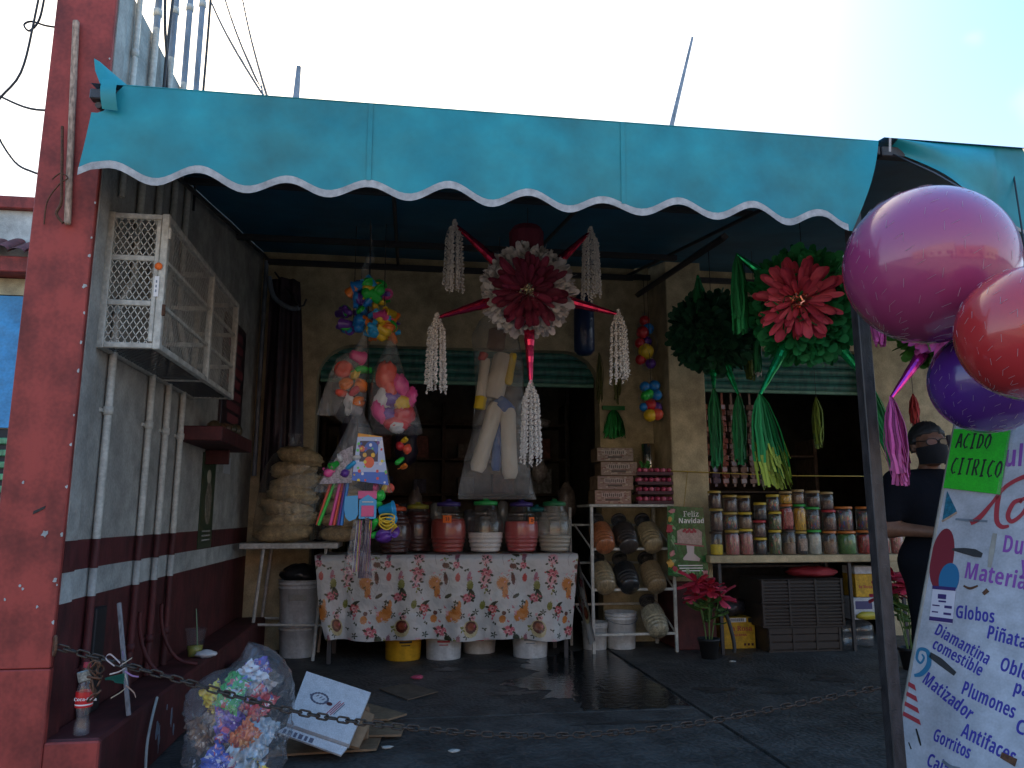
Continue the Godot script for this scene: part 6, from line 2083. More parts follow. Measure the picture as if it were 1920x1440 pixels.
func poinsettia(label: String, at: Vector3, sc: float) -> void:
	var o := thing("poinsettia", label, "plant", at, "potted poinsettias")
	var pot := Geo.new()
	pot.lathe([Vector2(0, 0), Vector2(0.062, 0), Vector2(0.085, 0.14), Vector2(0.092, 0.14), Vector2(0.092, 0.16), Vector2(0.08, 0.16), Vector2(0.07, 0.13), Vector2(0, 0.13)], 20)
	put("pot", pot, M.black, o)
	rng.seed = int(at.x * 100)
	var br := petal_mesh(0.14 * sc, 0.072 * sc, 0.18, 0.2)
	var lf := petal_mesh(0.12 * sc, 0.06 * sc, 0.2, -0.35)
	var reds := [mat(Color(0.50, 0.03, 0.07), 0.55, {"nrm": T.n_crepe, "ns": 0.3, "tri": 6.0, "world": false}), mat(Color(0.38, 0.02, 0.05), 0.55), mat(Color(0.58, 0.06, 0.12), 0.55)]
	var greens := [mat(Color(0.05, 0.13, 0.03), 0.5), mat(Color(0.09, 0.16, 0.04), 0.5)]
	for k in 5:
		var a := TAU * k / 5 + 0.4
		var head := Vector3(cos(a) * 0.10 * sc, (0.43 + 0.10 * (k % 3) * 0.6) * sc + 0.05, sin(a) * 0.09 * sc)
		if k == 4: head = Vector3(0, 0.56 * sc + 0.02, 0.03)
		var st := Geo.new()
		st.tube(smooth([Vector3(cos(a) * 0.02, 0.12, sin(a) * 0.02), Vector3(head.x * 0.5, head.y * 0.6, head.z * 0.5), head], 5), 0.005, 6)
		put("stem", st, greens[1], o)
		for i in 13:
			var p := put("bract", br, reds[rng.randi() % 3], o)
			var s := 0.7 + 0.5 * rng.randf()
			p.transform = Transform3D(Basis(Vector3.UP, TAU * i / 13.0 + rng.randf() * 0.4) * Basis(Vector3.RIGHT, 0.75 + rng.randf() * 1.1) * Basis().scaled(Vector3.ONE * s), head + Vector3(0, 0.012 * (i % 3), 0))
		for i in 6:
			var p := put("leaf", lf, greens[rng.randi() % 2], o)
			var t := 0.35 + 0.5 * rng.randf()
			p.transform = Transform3D(Basis(Vector3.UP, rng.randf() * TAU) * Basis(Vector3.RIGHT, 1.3 + rng.randf() * 0.5) * Basis().scaled(Vector3.ONE * (0.7 + 0.5 * rng.randf())), Vector3(head.x * t, lerpf(0.14, head.y, t), head.z * t))


# ---------------------------------------------------------------- dim shop interior
func build_interior() -> void:
	var sh := thing("inner_shelves", "dim shelf unit at the back of the shop seen through the arch", "shelves", Vector3(0.5, 0, -9.9))
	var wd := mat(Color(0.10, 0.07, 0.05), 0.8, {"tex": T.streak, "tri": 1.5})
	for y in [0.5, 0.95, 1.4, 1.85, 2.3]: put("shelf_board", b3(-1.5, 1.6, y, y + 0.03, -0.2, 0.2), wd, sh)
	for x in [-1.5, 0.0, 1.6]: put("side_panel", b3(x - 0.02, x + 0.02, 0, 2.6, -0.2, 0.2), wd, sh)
	rng.seed = 77
	var tints := [Color(0.2, 0.18, 0.16), Color(0.24, 0.07, 0.06), Color(0.07, 0.09, 0.18), Color(0.22, 0.18, 0.06), Color(0.3, 0.3, 0.3), Color(0.09, 0.16, 0.08)]
	var says := ["grey", "red", "blue", "yellow", "pale", "green"]
	var k := 0
	for y in [0.53, 0.98, 1.43, 1.88]:
		for i in 6:
			var x := -1.3 + i * 0.5 + rng.randf() * 0.1
			var w := 0.14 + rng.randf() * 0.14
			var h := 0.16 + rng.randf() * 0.2
			var g := Geo.new()
			g.cbox(Vector3(0.5 + x, y + h / 2 + 0.001, -9.86), Vector3(w, h, 0.22), 0.006)
			var ti := rng.randi() % 6
			single("stock_box", g, mat(tints[ti], 0.6, {"tex": T.blotch, "tri": 4.0}), "%s stock box, %s from left on the %s inner shelf" % [says[ti], ["first", "second", "third", "fourth", "fifth", "sixth"][i], ["lowest", "second", "third", "highest"][int((y - 0.5) / 0.44)]], "box", "stock on the inner shelves")
			k += 1
	var co := thing("inner_counter", "dark wooden counter just inside the arch behind the jars", "counter", Vector3(0.6, 0, -7.9))
	put("body", b3(-1.1, 0.85, 0, 0.95, -0.25, 0.2), wd, co)
	put("top", b3(-1.15, 0.9, 0.951, 0.985, -0.3, 0.25, 0.006), wd, co)
	# glasses and canisters standing on it
	rng.seed = 23
	for i in 9:
		var x := -0.35 + i * 0.17
		var h := 0.16 + 0.16 * rng.randf()
		var g := Geo.new()
		var r := 0.05 + 0.02 * rng.randf()
		g.lathe([Vector2(0, 0), Vector2(r, 0), Vector2(r, h * 0.9), Vector2(r * 0.6, h), Vector2(0, h)], 16, Transform3D(Basis(), Vector3(x, 0.986, -7.78 - 0.1 * (i % 2))))
		var tint: Color = [Color(0.25, 0.25, 0.24), Color(0.24, 0.12, 0.08), Color(0.12, 0.12, 0.13), Color(0.3, 0.27, 0.2)][i % 4]
		single("counter_canister", g, mat(tint, 0.2, {"metal": 0.2}), "%s dim canister on the inner counter, number %s from the left" % [["grey", "brown", "dark", "pale"][i % 4], ["one", "two", "three", "four", "five", "six", "seven", "eight", "nine"][i]], "canister", "canisters on the inner counter")
	# hanging goods inside the arch
	var hung := [[Vector3(0.12, 1.25, -7.55), 0.07, 0.16, Color(0.22, 0.17, 0.15), "pale bag hanging inside the arch left of the bagged bundle"], [Vector3(1.62, 1.28, -7.5), 0.09, 0.18, Color(0.20, 0.15, 0.12), "brown bag hanging inside the arch at the right"], [Vector3(1.36, 1.60, -7.6), 0.08, 0.12, Color(0.28, 0.25, 0.22), "pale curled item hanging inside the arch at the right"], [Vector3(-0.55, 1.95, -7.7), 0.1, 0.2, Color(0.05, 0.035, 0.07), "dark violet bag hanging inside the arch at the left"], [Vector3(0.02, 1.85, -7.7), 0.12, 0.22, Color(0.04, 0.03, 0.07), "dark blue bag hanging behind the toy bags"], [Vector3(1.45, 2.12, -7.9), 0.09, 0.05, Color(0.33, 0.32, 0.31), "pale paper roll hanging high inside the arch"]]
	for h in hung:
		var o := thing("hung_goods", h[4], "bag", h[0], "goods hanging inside the arch")
		var g := Geo.new()
		g.ball(Vector3.ZERO, Vector3(h[1], h[2], h[1] * 0.7), 16, 12, Basis(), crumple(int(h[0].x * 100) + 300, 0.35))
		put("bag", g, mat(h[3], 0.4, {"tex": T.blotch, "tri": 6.0}), o)
		var c := Geo.new()
		c.tube([Vector3(0, h[2] * 0.8, 0), Vector3(0, 3.2 - h[0].y, 0)], 0.003, 4)
		put("cord", c, M.cable, o)
	# goods behind the candy jars
	var ds := thing("inner_rack", "dim wire rack of packets behind the candy jars", "rack", Vector3(3.8, 0, -8.2))
	for y in [0.6, 1.0, 1.4, 1.8]: put("shelf_wire", b3(-0.9, 0.8, y, y + 0.02, -0.2, 0.2), wd, ds)
	for x in [-0.9, 0.8]: put("upright", b3(x - 0.02, x + 0.02, 0, 2.0, -0.2, 0.2), wd, ds)


# ---------------------------------------------------------------- foreground
func build_foreground() -> void:
	# chain from the column to the post: separate links along a slack curve
	var ch := thing("chain", "rusty steel chain slung from the red column to the awning post", "chain")
	var link := Geo.new()
	var lp := []
	for i in 20:
		var a := TAU * i / 20
		lp.append(Vector3(cos(a) * 0.0105, sin(a) * 0.0105 + (0.0135 if sin(a) > 0 else -0.0135), 0))
	link.tube(lp, 0.0042, 6, false, 0, true)
	var lm := link.done()
	var keys := [Vector3(-1.318, 0.655, -3.27), Vector3(-0.90, 0.53, -3.28), Vector3(-0.42, 0.39, -3.27), Vector3(0.0, 0.318, -3.26), Vector3(0.55, 0.268, -3.24), Vector3(1.10, 0.29, -3.20), Vector3(1.58, 0.352, -3.19), Vector3(2.055, 0.43, -3.16)]
	var path := smooth(keys, 24)
	var acc := 0.0
	var k := 0
	for i in path.size() - 1:
		var a: Vector3 = path[i]
		var b: Vector3 = path[i + 1]
		acc += a.distance_to(b)
		if acc >= 0.037:
			acc -= 0.037
			var d := (b - a).normalized()
			var side := d.cross(Vector3.UP).normalized()
			var up := side.cross(d)
			var bs := Basis(side, d, -up) if k % 2 else Basis(up, d, side)
			put("link", lm, M.chain, ch).transform = Transform3D(bs.orthonormalized(), a)
			k += 1
	var ring := Geo.new()
	var rp := []
	for i in 18:
		var a := TAU * i / 18
		rp.append(Vector3(-1.318 + 0.012 * cos(a), 0.655 + 0.035 * sin(a), -3.275 + 0.02 * cos(a)))
	ring.tube(rp, 0.006, 7, false, 0, true)
	put("wall_ring", ring, M.rust, ch)
	# dangling knot of spare chain, padlock
	var pk := thing("padlock", "grey steel padlock hanging from the chain near the red column", "padlock", Vector3(-1.19, 0.545, -3.25))
	var pg := Geo.new()
	pg.cbox(Vector3(0, 0, 0), Vector3(0.05, 0.042, 0.018), 0.004, Basis(Vector3.BACK, 0.25))
	put("case", pg, mat(Color(0.30, 0.31, 0.29), 0.5, {"metal": 0.4, "tex": T.blotch, "tri": 9.0}), pk)
	var sg := Geo.new()
	sg.tube(smooth([Vector3(0.01, 0.015, 0), Vector3(0.012, 0.045, 0), Vector3(0.035, 0.055, 0), Vector3(0.045, 0.03, 0), Vector3(0.04, 0.0, 0)], 5), 0.004, 6)
	put("shackle", sg, M.rust, pk)
	var sp := thing("spare_chain", "short bunch of rusty chain links hanging beside the padlock", "chain", Vector3(-1.15, 0.56, -3.25))
	rng.seed = 6
	for i in 9:
		put("link", lm, M.rust, sp).transform = Transform3D(Basis.from_euler(Vector3(rng.randf() * 3, rng.randf() * 3, rng.randf() * 3)), Vector3(0.012 * sin(i * 2.0), 0.02 - i * 0.014, 0.01 * cos(i * 2.4)))
	# ribbons tied to the chain
	var rb := thing("ribbon_knot", "frayed white and violet ribbons knotted round the chain", "ribbon", Vector3(-1.065, 0.56, -3.245))
	var rv := [[Vector3(-0.02, 0.02, 0), Vector3(-0.05, 0.05, 0.01), Vector3(-0.035, 0.065, 0.01), Vector3(0.0, 0.03, 0)], [Vector3(0, 0, 0), Vector3(0.01, 0.05, 0.005), Vector3(0.005, 0.075, 0.0)], [Vector3(0, 0.02, 0), Vector3(0.03, 0.04, 0.01), Vector3(0.045, 0.05, 0.01)], [Vector3(0.02, 0, 0), Vector3(0.05, -0.015, 0.01), Vector3(0.075, -0.02, 0.01)], [Vector3(-0.035, -0.01, 0), Vector3(0.0, 0.0, 0.01), Vector3(0.02, 0.012, 0.005)], [Vector3(0.02, -0.01, 0), Vector3(0.035, -0.045, 0.01), Vector3(0.02, -0.07, 0.012), Vector3(-0.02, -0.095, 0.01)], [Vector3(0.03, -0.05, 0.01), Vector3(0.06, -0.075, 0.01), Vector3(0.07, -0.095, 0.01)]]
	for i in rv.size():
		var g := Geo.new()
		g.band(smooth(rv[i], 5), Vector3(0.3, 0.8, 0.5).normalized(), 0.008)
		put("ribbon", g, mat([Color(0.55, 0.53, 0.6), Color(0.28, 0.16, 0.42), Color(0.5, 0.5, 0.46), Color(0.32, 0.22, 0.5), Color(0.6, 0.6, 0.62), Color(0.5, 0.46, 0.38), Color(0.36, 0.26, 0.22)][i], 0.6), rb)
	var gn := thing("green_netting", "scrap of dark green netting caught on the chain", "netting", Vector3(-1.10, 0.53, -3.26))
	for i in 4:
		var g := Geo.new()
		g.band(smooth([Vector3(-0.02 + 0.01 * i, 0.0, 0), Vector3(0.02, 0.01 - 0.006 * i, 0.01), Vector3(0.05, 0.015 - 0.01 * i, 0.0)], 4), Vector3(0, 0.8, 0.6), 0.014)
		put("strand", g, mat(Color(0.01, 0.12, 0.10), 0.7), gn)
	# small bottle hung upside on a cord, standing on the ledge
	var bt := thing("soda_bottle", "small empty cola bottle with red label standing on the ledge", "bottle", Vector3(-1.225, 0.306, -3.36))
	var bg := Geo.new()
	bg.lathe([Vector2(0, 0.004), Vector2(0.022, 0.0), Vector2(0.028, 0.006), Vector2(0.028, 0.04), Vector2(0.021, 0.062), Vector2(0.026, 0.095), Vector2(0.030, 0.115), Vector2(0.030, 0.165), Vector2(0.024, 0.19), Vector2(0.013, 0.225), Vector2(0.012, 0.255)], 20)
	put("bottle", bg, M.clear, bt)
	var lg := Geo.new()
	lg.lathe([Vector2(0.0312, 0.105), Vector2(0.0318, 0.108), Vector2(0.0318, 0.160), Vector2(0.0312, 0.163)], 22)
	put("red_label", lg, mat(Color(0.55, 0.015, 0.02), 0.35), bt)
	words(bt, "Coca-Cola", Vector3(-0.026, 0.138, 0.0326), Basis(), 0.012, M.ink_white, 700, true)
	var wl := Geo.new()
	wl.lathe([Vector2(0.0322, 0.113), Vector2(0.0322, 0.118)], 22)
	put("label_line", wl, M.ink_white, bt)
	var cap := Geo.new()
	cap.lathe([Vector2(0, 0.272), Vector2(0.014, 0.272), Vector2(0.0145, 0.252)], 14)
	put("cap", cap, M.ink_red, bt)
	# thin white lath leaning on the wall
	var st := Geo.new()
	st.cbox(Vector3(-1.175, 0.545, -3.62), Vector3(0.018, 0.47, 0.012), 0.002, Basis(Vector3.BACK, 0.20) * Basis(Vector3.RIGHT, -0.1))
	single("white_lath", st, mat(Color(0.26, 0.26, 0.28), 0.7, {"tex": T.streak, "tri": 3.0}), "thin pale lath leaning upright on the ledge", "stick")
	var hl := Geo.new()
	hl.cbox(Vector3(-1.33, 0.53, -3.72), Vector3(0.03, 0.44, 0.12), 0.004)
	single("black_plank", hl, M.black, "narrow black board standing behind the pale lath", "board")
	var wc := Geo.new()
	wc.tube(smooth([Vector3(-1.12, 0.31, -3.95), Vector3(-1.11, 0.24, -3.86), Vector3(-1.105, 0.14, -3.80), Vector3(-1.09, 0.01, -3.76)], 6), 0.0065, 7)
	single("hanging_wire", wc, M.pale_band, "white cord hanging down the face of the ledge", "cord")
	# drink cup with a straw
	var cp := thing("drink_cup", "clear plastic cup with yellow drink and straw on the ledge", "cup", Vector3(-1.235, 0.306, -5.05))
	var cg := Geo.new()
	cg.lathe([Vector2(0, 0.002), Vector2(0.042, 0.0), Vector2(0.058, 0.155), Vector2(0.063, 0.157), Vector2(0.063, 0.163), Vector2(0.057, 0.160)], 22)
	put("cup", cg, M.clear, cp)
	var dg := Geo.new()
	dg.lathe([Vector2(0, 0.004), Vector2(0.040, 0.004), Vector2(0.0465, 0.065), Vector2(0, 0.066)], 20)
	put("drink", dg, mat(Color(0.26, 0.27, 0.05), 0.15), cp)
	var sw := Geo.new()
	sw.tube([Vector3(0.02, 0.01, 0), Vector3(-0.01, 0.28, -0.01)], 0.004, 7)
	put("straw", sw, mat(Color(0.12, 0.22, 0.12), 0.4), cp)
	var ts := Geo.new()
	ts.ball(Vector3(-1.155, 0.328, -5.0), Vector3(0.06, 0.022, 0.04), 16, 8, Basis(), crumple(4, 0.5))
	single("tissue", ts, mat(Color(0.6, 0.6, 0.62), 0.9), "crumpled white tissue beside the drink cup", "tissue")
	var bs := Geo.new()
	bs.ball(Vector3(-0.95, 0.10, -5.45), Vector3(0.20, 0.11, 0.35), 26, 12, Basis(), crumple(41, 0.35))
	single("black_sheet", bs, mat(Color(0.018, 0.018, 0.02), 0.35, {"nrm": T.n_big, "tri": 2.5}), "black crumpled plastic sheet on the floor by the ledge", "plastic sheet")
	build_trash()
	# cartons and cardboard on the floor
	var wc2 := thing("white_carton", "flattened white printed carton leaning on cardboard beside the trash bag", "carton")
	var BL := Vector3(-0.523, 0.177, -3.95)
	var BR := Vector3(-0.224, 0.084, -3.90)
	var TL := Vector3(-0.47, 0.363, -4.2)
	var TR := Vector3(-0.14, 0.255, -4.15)
	var ex := (BR - BL).normalized()
	var ez := ex.cross((TL - BL)).normalized()
	var ey := ez.cross(ex)
	var fr := Transform3D(Basis(ex, ey, ez), BL)
	var fp := PackedVector2Array()
	for p in [BL, BR, TR, TL]: fp.append(Vector2((p - BL).dot(ex), (p - BL).dot(ey)))
	var bgm := Geo.new()
	bgm.prism(fp, 0.03, fr.translated_local(Vector3(0, 0, -0.016)))
	put("panel", bgm, M.carton_white, wc2)
	# printed mark: dotted round emblem and lines
	var emb := mat(Color(0.10, 0.10, 0.14), 0.6)
	for i in 16:
		var a := TAU * i / 16
		var g := Geo.new()
		g.ball(Vector3.ZERO, Vector3(0.009, 0.006, 0.0008), 8, 4)
		put("emblem_mark", g, emb, wc2).transform = fr * Transform3D(Basis(Vector3.BACK, a + PI / 2), Vector3(0.085 + cos(a) * 0.042, 0.185 + sin(a) * 0.03, 0.0005))
	for q in [[0.070, 0.196, 0.9], [0.088, 0.192, 0.9], [0.104, 0.186, 0.9], [0.120, 0.178, 0.9]]:
		var sg2 := Geo.new()
		sg2.ball(Vector3.ZERO, Vector3(0.010, 0.003, 0.0008), 8, 4)
		put("emblem_mark", sg2, emb, wc2).transform = fr * Transform3D(Basis(Vector3.BACK, q[2]), Vector3(q[0], q[1], 0.0006))
	var dk := Geo.new()
	dk.ball(Vector3.ZERO, Vector3(0.016, 0.011, 0.0008), 14, 4)
	put("emblem_mark", dk, M.maroon, wc2).transform = fr * Transform3D(Basis(), Vector3(0.142, 0.172, 0.0005))
	for i in 4:
		var g := Geo.new()
		g.box(Vector3.ZERO, Vector3(0.004, 0.10 - 0.02 * (i % 2), 0.0008))
		put("print_line", g, M.ink_red if i < 3 else emb, wc2).transform = fr * Transform3D(Basis(Vector3.BACK, -0.35), Vector3(0.168 + 0.010 * i, 0.160, 0.0006))
	for p in [[0.04, 0.19], [0.24, 0.10]]:
		var g := Geo.new()
		g.box(Vector3.ZERO, Vector3(0.018, 0.008, 0.0008), Basis(Vector3.BACK, 0.4))
		put("handling_mark", g, emb, wc2).transform = fr * Transform3D(Basis(), Vector3(p[0], p[1], 0.0006))
	var fold := Geo.new()
	fold.prism(PackedVector2Array([Vector2(-0.03, -0.045), Vector2(0.30, -0.052), Vector2(0.312, -0.004), Vector2(0.0, -0.004)]), 0.012, fr.translated_local(Vector3(0, 0, -0.028)))
	put("side_flap", fold, M.carton_white, wc2)
	for i in 6:
		var g := Geo.new()
		g.box(Vector3.ZERO, Vector3(0.014 + 0.006 * (i % 2), 0.026, 0.0008))
		put("flap_print", g, emb, wc2).transform = fr * Transform3D(Basis(), Vector3(0.005 + 0.027 * i, -0.03, -0.0215))
	var back := Geo.new()
	back.prism(PackedVector2Array([Vector2(0.06, 0.0), Vector2(0.36, 0.03), Vector2(0.365, 0.23), Vector2(0.03, 0.26)]), 0.02, fr.translated_local(Vector3(0, 0, -0.052)))
	put("rear_panel", back, M.cardboard, wc2)
	var cbs := [[[Vector2(-0.62, -4.02), Vector2(-0.10, -4.05), Vector2(-0.08, -4.30), Vector2(-0.55, -4.40)], 0.012, "flat brown cardboard sheet under the white carton"], [[Vector2(-0.5, -4.25), Vector2(0.02, -4.22), Vector2(0.04, -4.42), Vector2(-0.35, -4.72)], 0.028, "brown cardboard sheet sticking out behind the white carton"], [[Vector2(-0.42, -4.5), Vector2(-0.05, -4.45), Vector2(0.05, -4.55), Vector2(-0.2, -4.85)], 0.05, "dark crushed cardboard behind the carton pile"]]
	for c in cbs:
		var g := Geo.new()
		var pp := PackedVector2Array()
		for q in c[0]: pp.append(Vector2(q.x, -q.y))
		g.prism(pp, 0.010, Transform3D(Basis(Vector3.RIGHT, -PI / 2), Vector3(0, c[1], 0)))
		single("cardboard_sheet", g, M.cardboard, c[2], "cardboard", "cardboard on the floor")
	# props that hold the leaning carton
	var prop := Geo.new()
	prop.cbox(Vector3(-0.30, 0.115, -4.18), Vector3(0.30, 0.16, 0.14), 0.01, Basis(Vector3.UP, 0.15))
	single("brown_carton", prop, M.cardboard, "crushed brown carton propping up the white carton from behind", "carton")
	var fc := Geo.new()
	var fpo := PackedVector2Array([Vector2(-0.13, 5.42), Vector2(0.07, 5.55), Vector2(0.26, 5.28), Vector2(0.06, 5.08)])
	fc.prism(fpo, 0.006, Transform3D(Basis(Vector3.RIGHT, -PI / 2), Vector3(0, 0.008, 0)))
	single("cardboard_sheet", fc, mat(Color(0.16, 0.11, 0.075), 0.9, {"tex": T.plaster, "tri": 3.0}), "square of brown cardboard lying alone on the floor", "cardboard", "cardboard on the floor")
	var pc := Geo.new()
	pc.ball(Vector3(0.13, 0.016, -5.72), Vector3(0.045, 0.014, 0.03), 12, 6, Basis(), crumple(8, 0.5))
	single("pink_wrapper", pc, mat(Color(0.45, 0.06, 0.12), 0.5), "small pink wrapper on the floor before the yellow bucket", "wrapper")
	rng.seed = 31
	for i in 5:
		var g := Geo.new()
		var p: Vector3 = [Vector3(0.02, 0.008, -4.45), Vector3(-0.05, 0.008, -4.1), Vector3(2.62, 0.01, -6.0), Vector3(3.0, 0.006, -3.95), Vector3(0.28, 0.006, -4.0)][i]
		g.ball(p, Vector3(0.03, 0.007, 0.02), 10, 5, Basis(), crumple(200 + i, 0.6))
		single("litter_scrap", g, mat(Color(0.38, 0.38, 0.36), 0.8), ["pale scrap on the floor right of the carton pile", "pale scrap on the floor near the carton's corner", "pale scrap on the floor before the poinsettia pot", "pale scrap on the floor near the awning post", "pale scrap on the floor under the middle chain"][i], "litter", "scraps of litter")

func build_trash() -> void:
	var tb := thing("trash_bag", "bulging clear plastic rubbish bag full of wrappers by the ledge", "rubbish bag", Vector3(-0.675, 0, -3.58))
	var f = crumple(66, 0.16, 1.6)
	var f2 = crumple(67, 0.10, 5.0)
	var g := Geo.new()
	var rows := []
	for j in 33:
		var t := j / 32.0
		var row := []
		var prof := 0.212 * (pow(sin(PI * 0.5 * min(1.0, 0.30 + t * 2.0)), 0.8) if t < 0.4 else 1.0) * (1.0 if t < 0.70 else sqrt(max(0.0, 1.0 - pow((t - 0.70) / 0.305, 2.0))))
		for i in 48:
			var a := TAU * i / 48
			var d := Vector3(cos(a), t * 2 - 1, -sin(a))
			var k: float = f.call(d) * f2.call(d)
			var y := 0.50 * t + 0.004
			if t > 0.5: y += 0.10 * (t - 0.5) * 2.0 * clamp(0.5 + 0.9 * cos(a - 0.2), 0.0, 1.0)
			row.append(Vector3(cos(a) * prof * k, y, -sin(a) * prof * 0.85 * k))
		rows.append(row)
	g.grid(rows, true)
	put("plastic", g, mat(Color(0.62, 0.66, 0.74), 0.12, {"alpha": 0.08, "nrm": T.n_wrinkle, "ns": 1.0, "tri": 1.9}), tb)
	rng.seed = 90
	var cols := {"green": [Color(0.05, 0.40, 0.06), Color(0.5, 0.6, 0.5), Color(0.6, 0.08, 0.06), Color(0.1, 0.15, 0.5)], "violet": [Color(0.12, 0.06, 0.35), Color(0.5, 0.45, 0.6), Color(0.5, 0.05, 0.1)], "red": [Color(0.5, 0.03, 0.05), Color(0.6, 0.5, 0.5), Color(0.1, 0.08, 0.3)], "orange": [Color(0.6, 0.14, 0.03), Color(0.7, 0.3, 0.1), Color(0.4, 0.05, 0.03)], "yellow": [Color(0.70, 0.55, 0.03), Color(0.75, 0.62, 0.1), Color(0.05, 0.04, 0.03)], "blue": [Color(0.05, 0.1, 0.5), Color(0.6, 0.6, 0.7), Color(0.5, 0.06, 0.1)], "white": [Color(0.55, 0.57, 0.62), Color(0.4, 0.42, 0.48)], "pale blue": [Color(0.35, 0.48, 0.60), Color(0.5, 0.58, 0.66)], "brown": [Color(0.14, 0.08, 0.05), Color(0.25, 0.15, 0.08)], "black": [Color(0.03, 0.03, 0.035), Color(0.08, 0.08, 0.1)]}
	var items := [[-0.02, 0.42, 0.10, 0.075, "green", "green and red printed wrapper near the top of the rubbish bag"], [0.07, 0.50, 0.02, 0.05, "violet", "violet wrapper at the very top inside the rubbish bag"], [0.09, 0.36, 0.09, 0.07, "red", "red and white wrapper at the right inside the rubbish bag"], [0.04, 0.24, 0.12, 0.06, "orange", "orange packet at the heart of the rubbish bag"], [0.08, 0.10, 0.12, 0.07, "yellow", "yellow packet low at the right in the rubbish bag"], [-0.05, 0.14, 0.13, 0.075, "blue", "blue and red wrapper low in the rubbish bag"], [0.0, 0.08, 0.10, 0.11, "pale blue", "pale blue plastic film at the bottom of the rubbish bag"], [0.09, 0.22, 0.08, 0.09, "pale blue", "pale blue plastic film at the right of the rubbish bag"], [-0.10, 0.09, 0.06, 0.09, "black", "black plastic at the lower left of the rubbish bag"], [-0.02, 0.30, 0.10, 0.08, "violet", "dark violet wrapper in the middle of the rubbish bag"], [-0.10, 0.27, 0.03, 0.09, "brown", "brown paper at the left of the rubbish bag"], [0.05, 0.44, 0.04, 0.08, "white", "white film under the tied top of the rubbish bag"], [-0.10, 0.38, 0.03, 0.06, "yellow", "dull yellow wrapper at the upper left of the rubbish bag"], [0.0, 0.30, -0.05, 0.12, "brown", "brown cardboard deep inside the rubbish bag"], [-0.02, 0.16, -0.04, 0.13, "black", "dark refuse deep at the bottom of the rubbish bag"]]
	for k in items.size():
		var it: Array = items[k]
		var o := Geo.new()
		var nf := FastNoiseLite.new()
		nf.seed = 400 + k
		nf.frequency = 4.5
		var bs := Basis.from_euler(Vector3(rng.randf() * 0.8 - 0.4, rng.randf() * 0.8 - 0.4, rng.randf() * 6))
		var wr := []
		for j in 15:
			var row := []
			for i in 15:
				var u := i / 7.0 - 1.0
				var v := j / 7.0 - 1.0
				row.append(bs * (Vector3(u, v * 0.75, 0) * it[3] + Vector3(nf.get_noise_2d(v + 3, u) * 0.25, nf.get_noise_2d(v, u + 7) * 0.25, nf.get_noise_2d(u, v) * 0.6 - (u * u + v * v) * 0.25) * it[3]))
			wr.append(row)
		o.grid(wr)
		var m := single("wrapper", o, wrapper_print(cols[it[4]], 700 + k), it[5], "wrapper", "wrappers inside the rubbish bag")
		m.position = Vector3(-0.675 + it[0], it[1], -3.58 + it[2] * 0.85)

func wrapper_print(pal: Array, sd: int) -> StandardMaterial3D:
	var im := Image.create(96, 96, false, Image.FORMAT_RGB8)
	var ps := []
	for c in pal: ps.append(c.linear_to_srgb())
	im.fill(ps[0])
	var r := RandomNumberGenerator.new()
	r.seed = sd
	for k in 26:
		var c: Color = ps[r.randi() % ps.size()]
		var cx := r.randf() * 96
		var cy := r.randf() * 96
		var rx := 3 + r.randf() * 15
		var ry := 2 + r.randf() * 9
		var a := r.randf() * 3.0
		for y in range(max(0, int(cy - 18)), min(96, int(cy + 18))):
			for x in range(max(0, int(cx - 18)), min(96, int(cx + 18))):
				var d := Vector2(x - cx, y - cy).rotated(a)
				if abs(d.x) / rx + pow(d.y / ry, 2.0) < 1.0: im.set_pixel(x, y, c)
	for k in 3:
		var y0 := r.randi() % 84
		for i in 14: im.fill_rect(Rect2i(6 + i * 6, y0, 2 + r.randi() % 3, 3 + r.randi() % 5), ps[(k + 1) % ps.size()].lightened(0.4))
	var m := mat(Color(1, 1, 1), 0.3)
	m.albedo_texture = ImageTexture.create_from_image(im)
	return m


